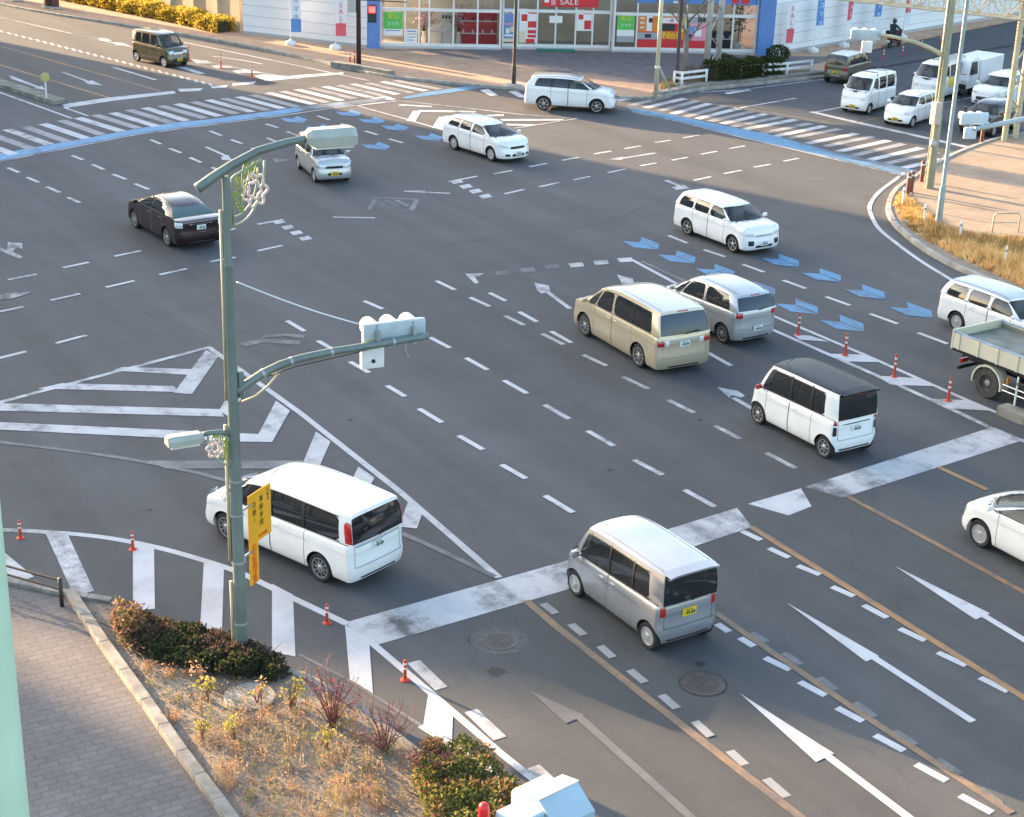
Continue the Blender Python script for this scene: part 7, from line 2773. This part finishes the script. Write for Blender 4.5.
    # weeds in the far-corner gutter
    # golden hedge by the tan wall
    hg = [leaf_mat('golden_leaf', (.50, .35, .05), (.66, .50, .11), 1.5), leaf_mat('gold_green_leaf', (.36, .27, .03), (.52, .40, .06), 1.5)]

    def hedge(name, label, px, wid, h, n, mats, s):
        pts = [G(u, v, .1) for u, v in px]
        c = pts[0]
        t = thing(name, c, label, 'hedge')
        mb = MB()
        Ls = [(b - a).length for a, b in zip(pts, pts[1:])]
        for _ in range(n):
            q = rnd.random() * sum(Ls)
            for i, l in enumerate(Ls):
                if q <= l:
                    break
                q -= l
            a, b = pts[i], pts[i + 1]
            d = (b - a).normalized()
            nn = Vector((-d.y, d.x, 0))
            al = q
            hh = h * (1 + .12 * sin(al * 2.1) + .08 * sin(al * 5.3 + 1))
            w = wid * (1 + .1 * sin(al * 3.1 + 2))
            r = rnd.random()
            if r < .45:
                p = Vector((rnd.uniform(-w, w) / 2, 0, hh + rnd.gauss(0, .05)))
            else:
                p = Vector(((-w / 2 if rnd.random() < .5 else w / 2) + rnd.gauss(0, .06), 0, rnd.uniform(.05, hh)))
            P_ = a + d * al + nn * p.x + Vector((0, 0, p.z)) - c
            leaf(mb, P_, s, rnd.randrange(len(mats)), .4, .7)
        mb.build('foliage', mats, t)
        co = MB()
        for a, b in zip(pts, pts[1:]):
            co.box((a + b) / 2 - c + Vector((0, 0, h * .45)), ((b - a).length - .5, wid * .72, h * .72), rot=atan2((b - a).y, (b - a).x))
        co.build('branch', [mat('hedge_core', (.03, .028, .015), .95)], t)
        return t
    hedge('hedge', 'long clipped golden leaved hedge along the tan wall', [(226, 33), (190, 24), (150, 16), (100, 6), (62, -2), (30, -10)], 1.2, .72, 15000, hg, .16)
    hedge('hedge', 'short clipped dark green hedge beside the pale mast', [(708, 83), (735, 80.5), (760, 78)], 1.0, .95, 5200, [leaf_mat('hedge_green', (.03, .055, .015), (.065, .085, .03), 1.5), leaf_mat('hedge_olive', (.06, .06, .02), (.10, .10, .035), 1.5)], .13)
    hedge('hedge', 'small green hedge block behind the long white guard rail', [(764, 76.5), (778, 75.5)], 1.0, .85, 1800, [MATS['hedge_green']], .13)
    for lab, u, v in (('round clipped bush at the foot of the blue pilaster', 777, 61), ('small round bush behind the hedge by the pale mast', 722, 70)):
        g = G(u, v, .1)
        t = thing('bush', g, lab, 'bush')
        mb = MB()
        for _ in range(900):
            d = Vector((rnd.gauss(0, 1), rnd.gauss(0, 1), rnd.gauss(0, 1))).normalized() * rnd.uniform(.8, 1.05)
            leaf(mb, Vector((d.x * .75, d.y * .6, .45 + d.z * .45)), .14, 0, .3, .7)
        mb.build('foliage', [MATS['hedge_green']], t)
        MB().tube([(0, 0, -.1), (0, 0, .5)], .05, 6).build('stem', [mat('twig_brown', (.09, .06, .045), .9)], t)
    # grassy strip under the hedge
    mb = MB()
    Q = gpoly([(661, 94), (700, 88), (760, 82), (815, 76), (812, 71), (760, 74), (712, 78), (668, 80)])
    mb.flat(Q, .112)
    struct(mb, 'verge_soil', [mat('olive_soil', (.13, .12, .06), .95, var=.3, vscale=2)])
    # bare tree
    g = G(684, 80, .1)
    t = thing('bare_tree', g, 'leafless grey tree in front of the pink shop poster', 'tree')
    tr, br = MB(), MB()
    tr.tube([(0, 0, -.1), (.05, 0, 1.2), (0, .05, 2.4), (.05, 0, 3.2)], [.17, .13, .11, .08], 10)
    tr.build('trunk', [mat('grey_bark', (.22, .19, .16), .9, var=.3, vscale=8)], t, smooth=True)

    def grow(p, d, l, r, k):
        e = p + d * l
        br.tube([p, p.lerp(e, .5) + Vector((rnd.gauss(0, .04), rnd.gauss(0, .04), 0)), e], [r, r * .8, r * .6], 6)
        if k:
            for _ in range(3 if k > 1 else 2):
                nd = (d + Vector((rnd.gauss(0, .55), rnd.gauss(0, .55), rnd.gauss(.1, .3)))).normalized()
                grow(p.lerp(e, rnd.uniform(.55, 1.0)), nd, l * .68, r * .58, k - 1)
    for a in range(5):
        w = a * 1.3
        grow(Vector((0, 0, 1.9 + a * .3)), Vector((cos(w) * .75, sin(w) * .75, .9)).normalized(), 1.5, .06, 3)
    br.build('branch', [MATS['grey_bark']], t, smooth=True)
    # low dead stalks by the tree
    mb = MB()
    R_ = gpoly([(688, 82), (705, 80), (704, 74), (690, 75)])
    for _ in range(50):
        x, y = sample(R_)
        clump(mb, Vector((x, y, .1)), .8, 5, .1, 0, .008, .4)
    for _ in range(60):
        x, y = sample(gpoly([(660, 93), (674, 91), (672, 84), (664, 85)]))
        clump(mb, Vector((x, y, .1)), .4, 7, .1, 1, .012, .5)
    o = mb.build('dead_stalks', [mat('grey_stem', (.17, .13, .10), .9), leaf_mat('olive_grass', (.15, .14, .05), (.24, .21, .08), .8)])
    tag(o, 'thin dead stalks and dull grass under the bare tree', 'grass', kind='stuff')


# ------------------------------------------------------------------ light, surroundings, camera
SUN_AZ = Vector((-.331, .9436, 0))
SUN_EL = 12.0


def far_blocks():
    """the buildings of the street behind, out of the picture, that keep most of the junction in shade"""
    S = SUN_AZ
    Pp = Vector((S.y, -S.x, 0))
    a = atan2(Pp.y, Pp.x)
    wall = [mat('block_render', (.42, .39, .34), .8, var=.1, vscale=.2), mat('block_grey', (.34, .34, .34), .8, var=.1, vscale=.2), mat('block_tan', (.44, .36, .27), .8, var=.1, vscale=.2)]
    win = mat('block_window', (.03, .035, .04), .08)
    T = math.tan(radians(SUN_EL))
    for i, (p0, p1, s0, s_end, lab) in enumerate(((24.6, 56.5, 112, -30, 'long beige apartment building beyond the junction'), (65.3, 67.4, 125, 10, 'narrow tan tower block beyond the junction'), (73.5, 118, 140, 20, 'wide beige building behind the shop'), (-28, 14.9, 150, 0, 'unseen tall slab block added to shade the near pavement'))):  # the last block is added out of view to shade the lower-left pavers
        h = (s0 - s_end) * T
        dep = 10.0 if p1 - p0 > 3 else 2.0
        c = Pp * ((p0 + p1) / 2) + S * (s0 + dep / 2)
        t = thing('apartment_building' if i == 0 else 'office_building', (c.x, c.y, 0), lab, 'building', a)
        MB().box((0, 0, h / 2), (p1 - p0, dep, h)).build('wall', [wall[i % 3]], t)
        fl = int(h / 3.2)
        for sgn in (-1,):
            for f in range(fl):
                g = MB()
                x = -(p1 - p0) / 2 + 1.0
                while x < (p1 - p0) / 2 - 1.2:
                    g.box((x + .7, sgn * (dep / 2 + .02), f * 3.2 + 1.9), (1.5, .06, 1.4))
                    x += 3.0
                if g.v:
                    g.build('window', [win], t)
        MB().box((0, 0, h - .02 + .0), (p1 - p0 - .1, dep - .1, .1)).build('roof', [mat('roof_grey', (.35, .35, .35), .8)], t)


def slanted_block():
    """office block whose roof edge draws the end of the shade across the near lanes"""
    e = Vector((cos(radians(-43)), sin(radians(-43)), 0))
    L = 95.0
    h = L * math.tan(radians(SUN_EL))
    front = Vector((17.0, 18.7, 0)) + SUN_AZ * L
    n = Vector((-e.y, e.x, 0))
    c = front + e * (9.5 - 30) + n * 5
    t = thing('office_building', c, 'grey office building beyond the junction', 'building', atan2(e.y, e.x))
    MB().box((0, 0, h / 2), (60, 10, h)).build('wall', [MATS['block_grey']], t)
    for f in range(int(h / 3.2)):
        g = MB()
        for i in range(20):
            g.box((-28.5 + i * 3, -5.02, f * 3.2 + 1.9), (1.5, .06, 1.4))
        g.build('window', [MATS['block_window']], t)
    MB().box((0, 0, h), (59.9, 9.9, .1)).build('roof', [mat('roof_grey', (.35, .35, .35), .8)], t)


def light():
    w = bpy.data.worlds.new('World')
    SC.world = w
    w.use_nodes = True
    nt = w.node_tree
    bg = nt.nodes['Background']
    sky = nt.nodes.new('ShaderNodeTexSky')
    sky.sky_type = 'NISHITA'
    sky.sun_disc = False
    sky.sun_elevation = radians(SUN_EL)
    sky.sun_rotation = atan2(SUN_AZ.x, SUN_AZ.y)
    sky.air_density = 1.0
    sky.dust_density = 2.7
    sky.ozone_density = 1.0
    nt.links.new(sky.outputs['Color'], bg.inputs['Color'])
    bg.inputs['Strength'].default_value = .15
    sl = bpy.data.lights.new('sun', 'SUN')
    sl.energy = 5.0
    sl.angle = radians(.5)
    sl.color = (1.0, .68, .38)
    so = bpy.data.objects.new('sun', sl)
    COL.objects.link(so)
    d = (SUN_AZ * cos(radians(SUN_EL)) + Vector((0, 0, sin(radians(SUN_EL))))).normalized()
    so.rotation_euler = d.to_track_quat('Z', 'Y').to_euler()
    so.location = (0, 0, 60)
    vs = SC.view_settings
    vs.view_transform = 'Standard'
    vs.look = 'None'
    vs.gamma = 1
    vs.use_curve_mapping = False
    vs.exposure = EXPOSURE


EXPOSURE = 2.33


def camera():
    cd = bpy.data.cameras.new('camera')
    cd.sensor_fit = 'HORIZONTAL'
    cd.sensor_width = 36
    cd.lens = F / 1024 * 36
    cd.clip_start = .3
    cd.clip_end = 2000
    o = bpy.data.objects.new('camera', cd)
    COL.objects.link(o)
    M = Matrix((RT, -DN, -FW)).transposed().to_4x4()
    M.translation = Vector((0, 0, H0))
    o.matrix_world = M
    SC.camera = o


ground()
pavements()
vehicles()
main_pole()
posts()
right_side()
far_side()
near_things()
shop()
flags()
plants()
far_blocks()
slanted_block()
light()
camera()
SC.cycles.use_denoising = True
SC.cycles.max_bounces = 6
SC.cycles.transparent_max_bounces = 12
SC.cycles.caustics_reflective = False
SC.cycles.caustics_refractive = False
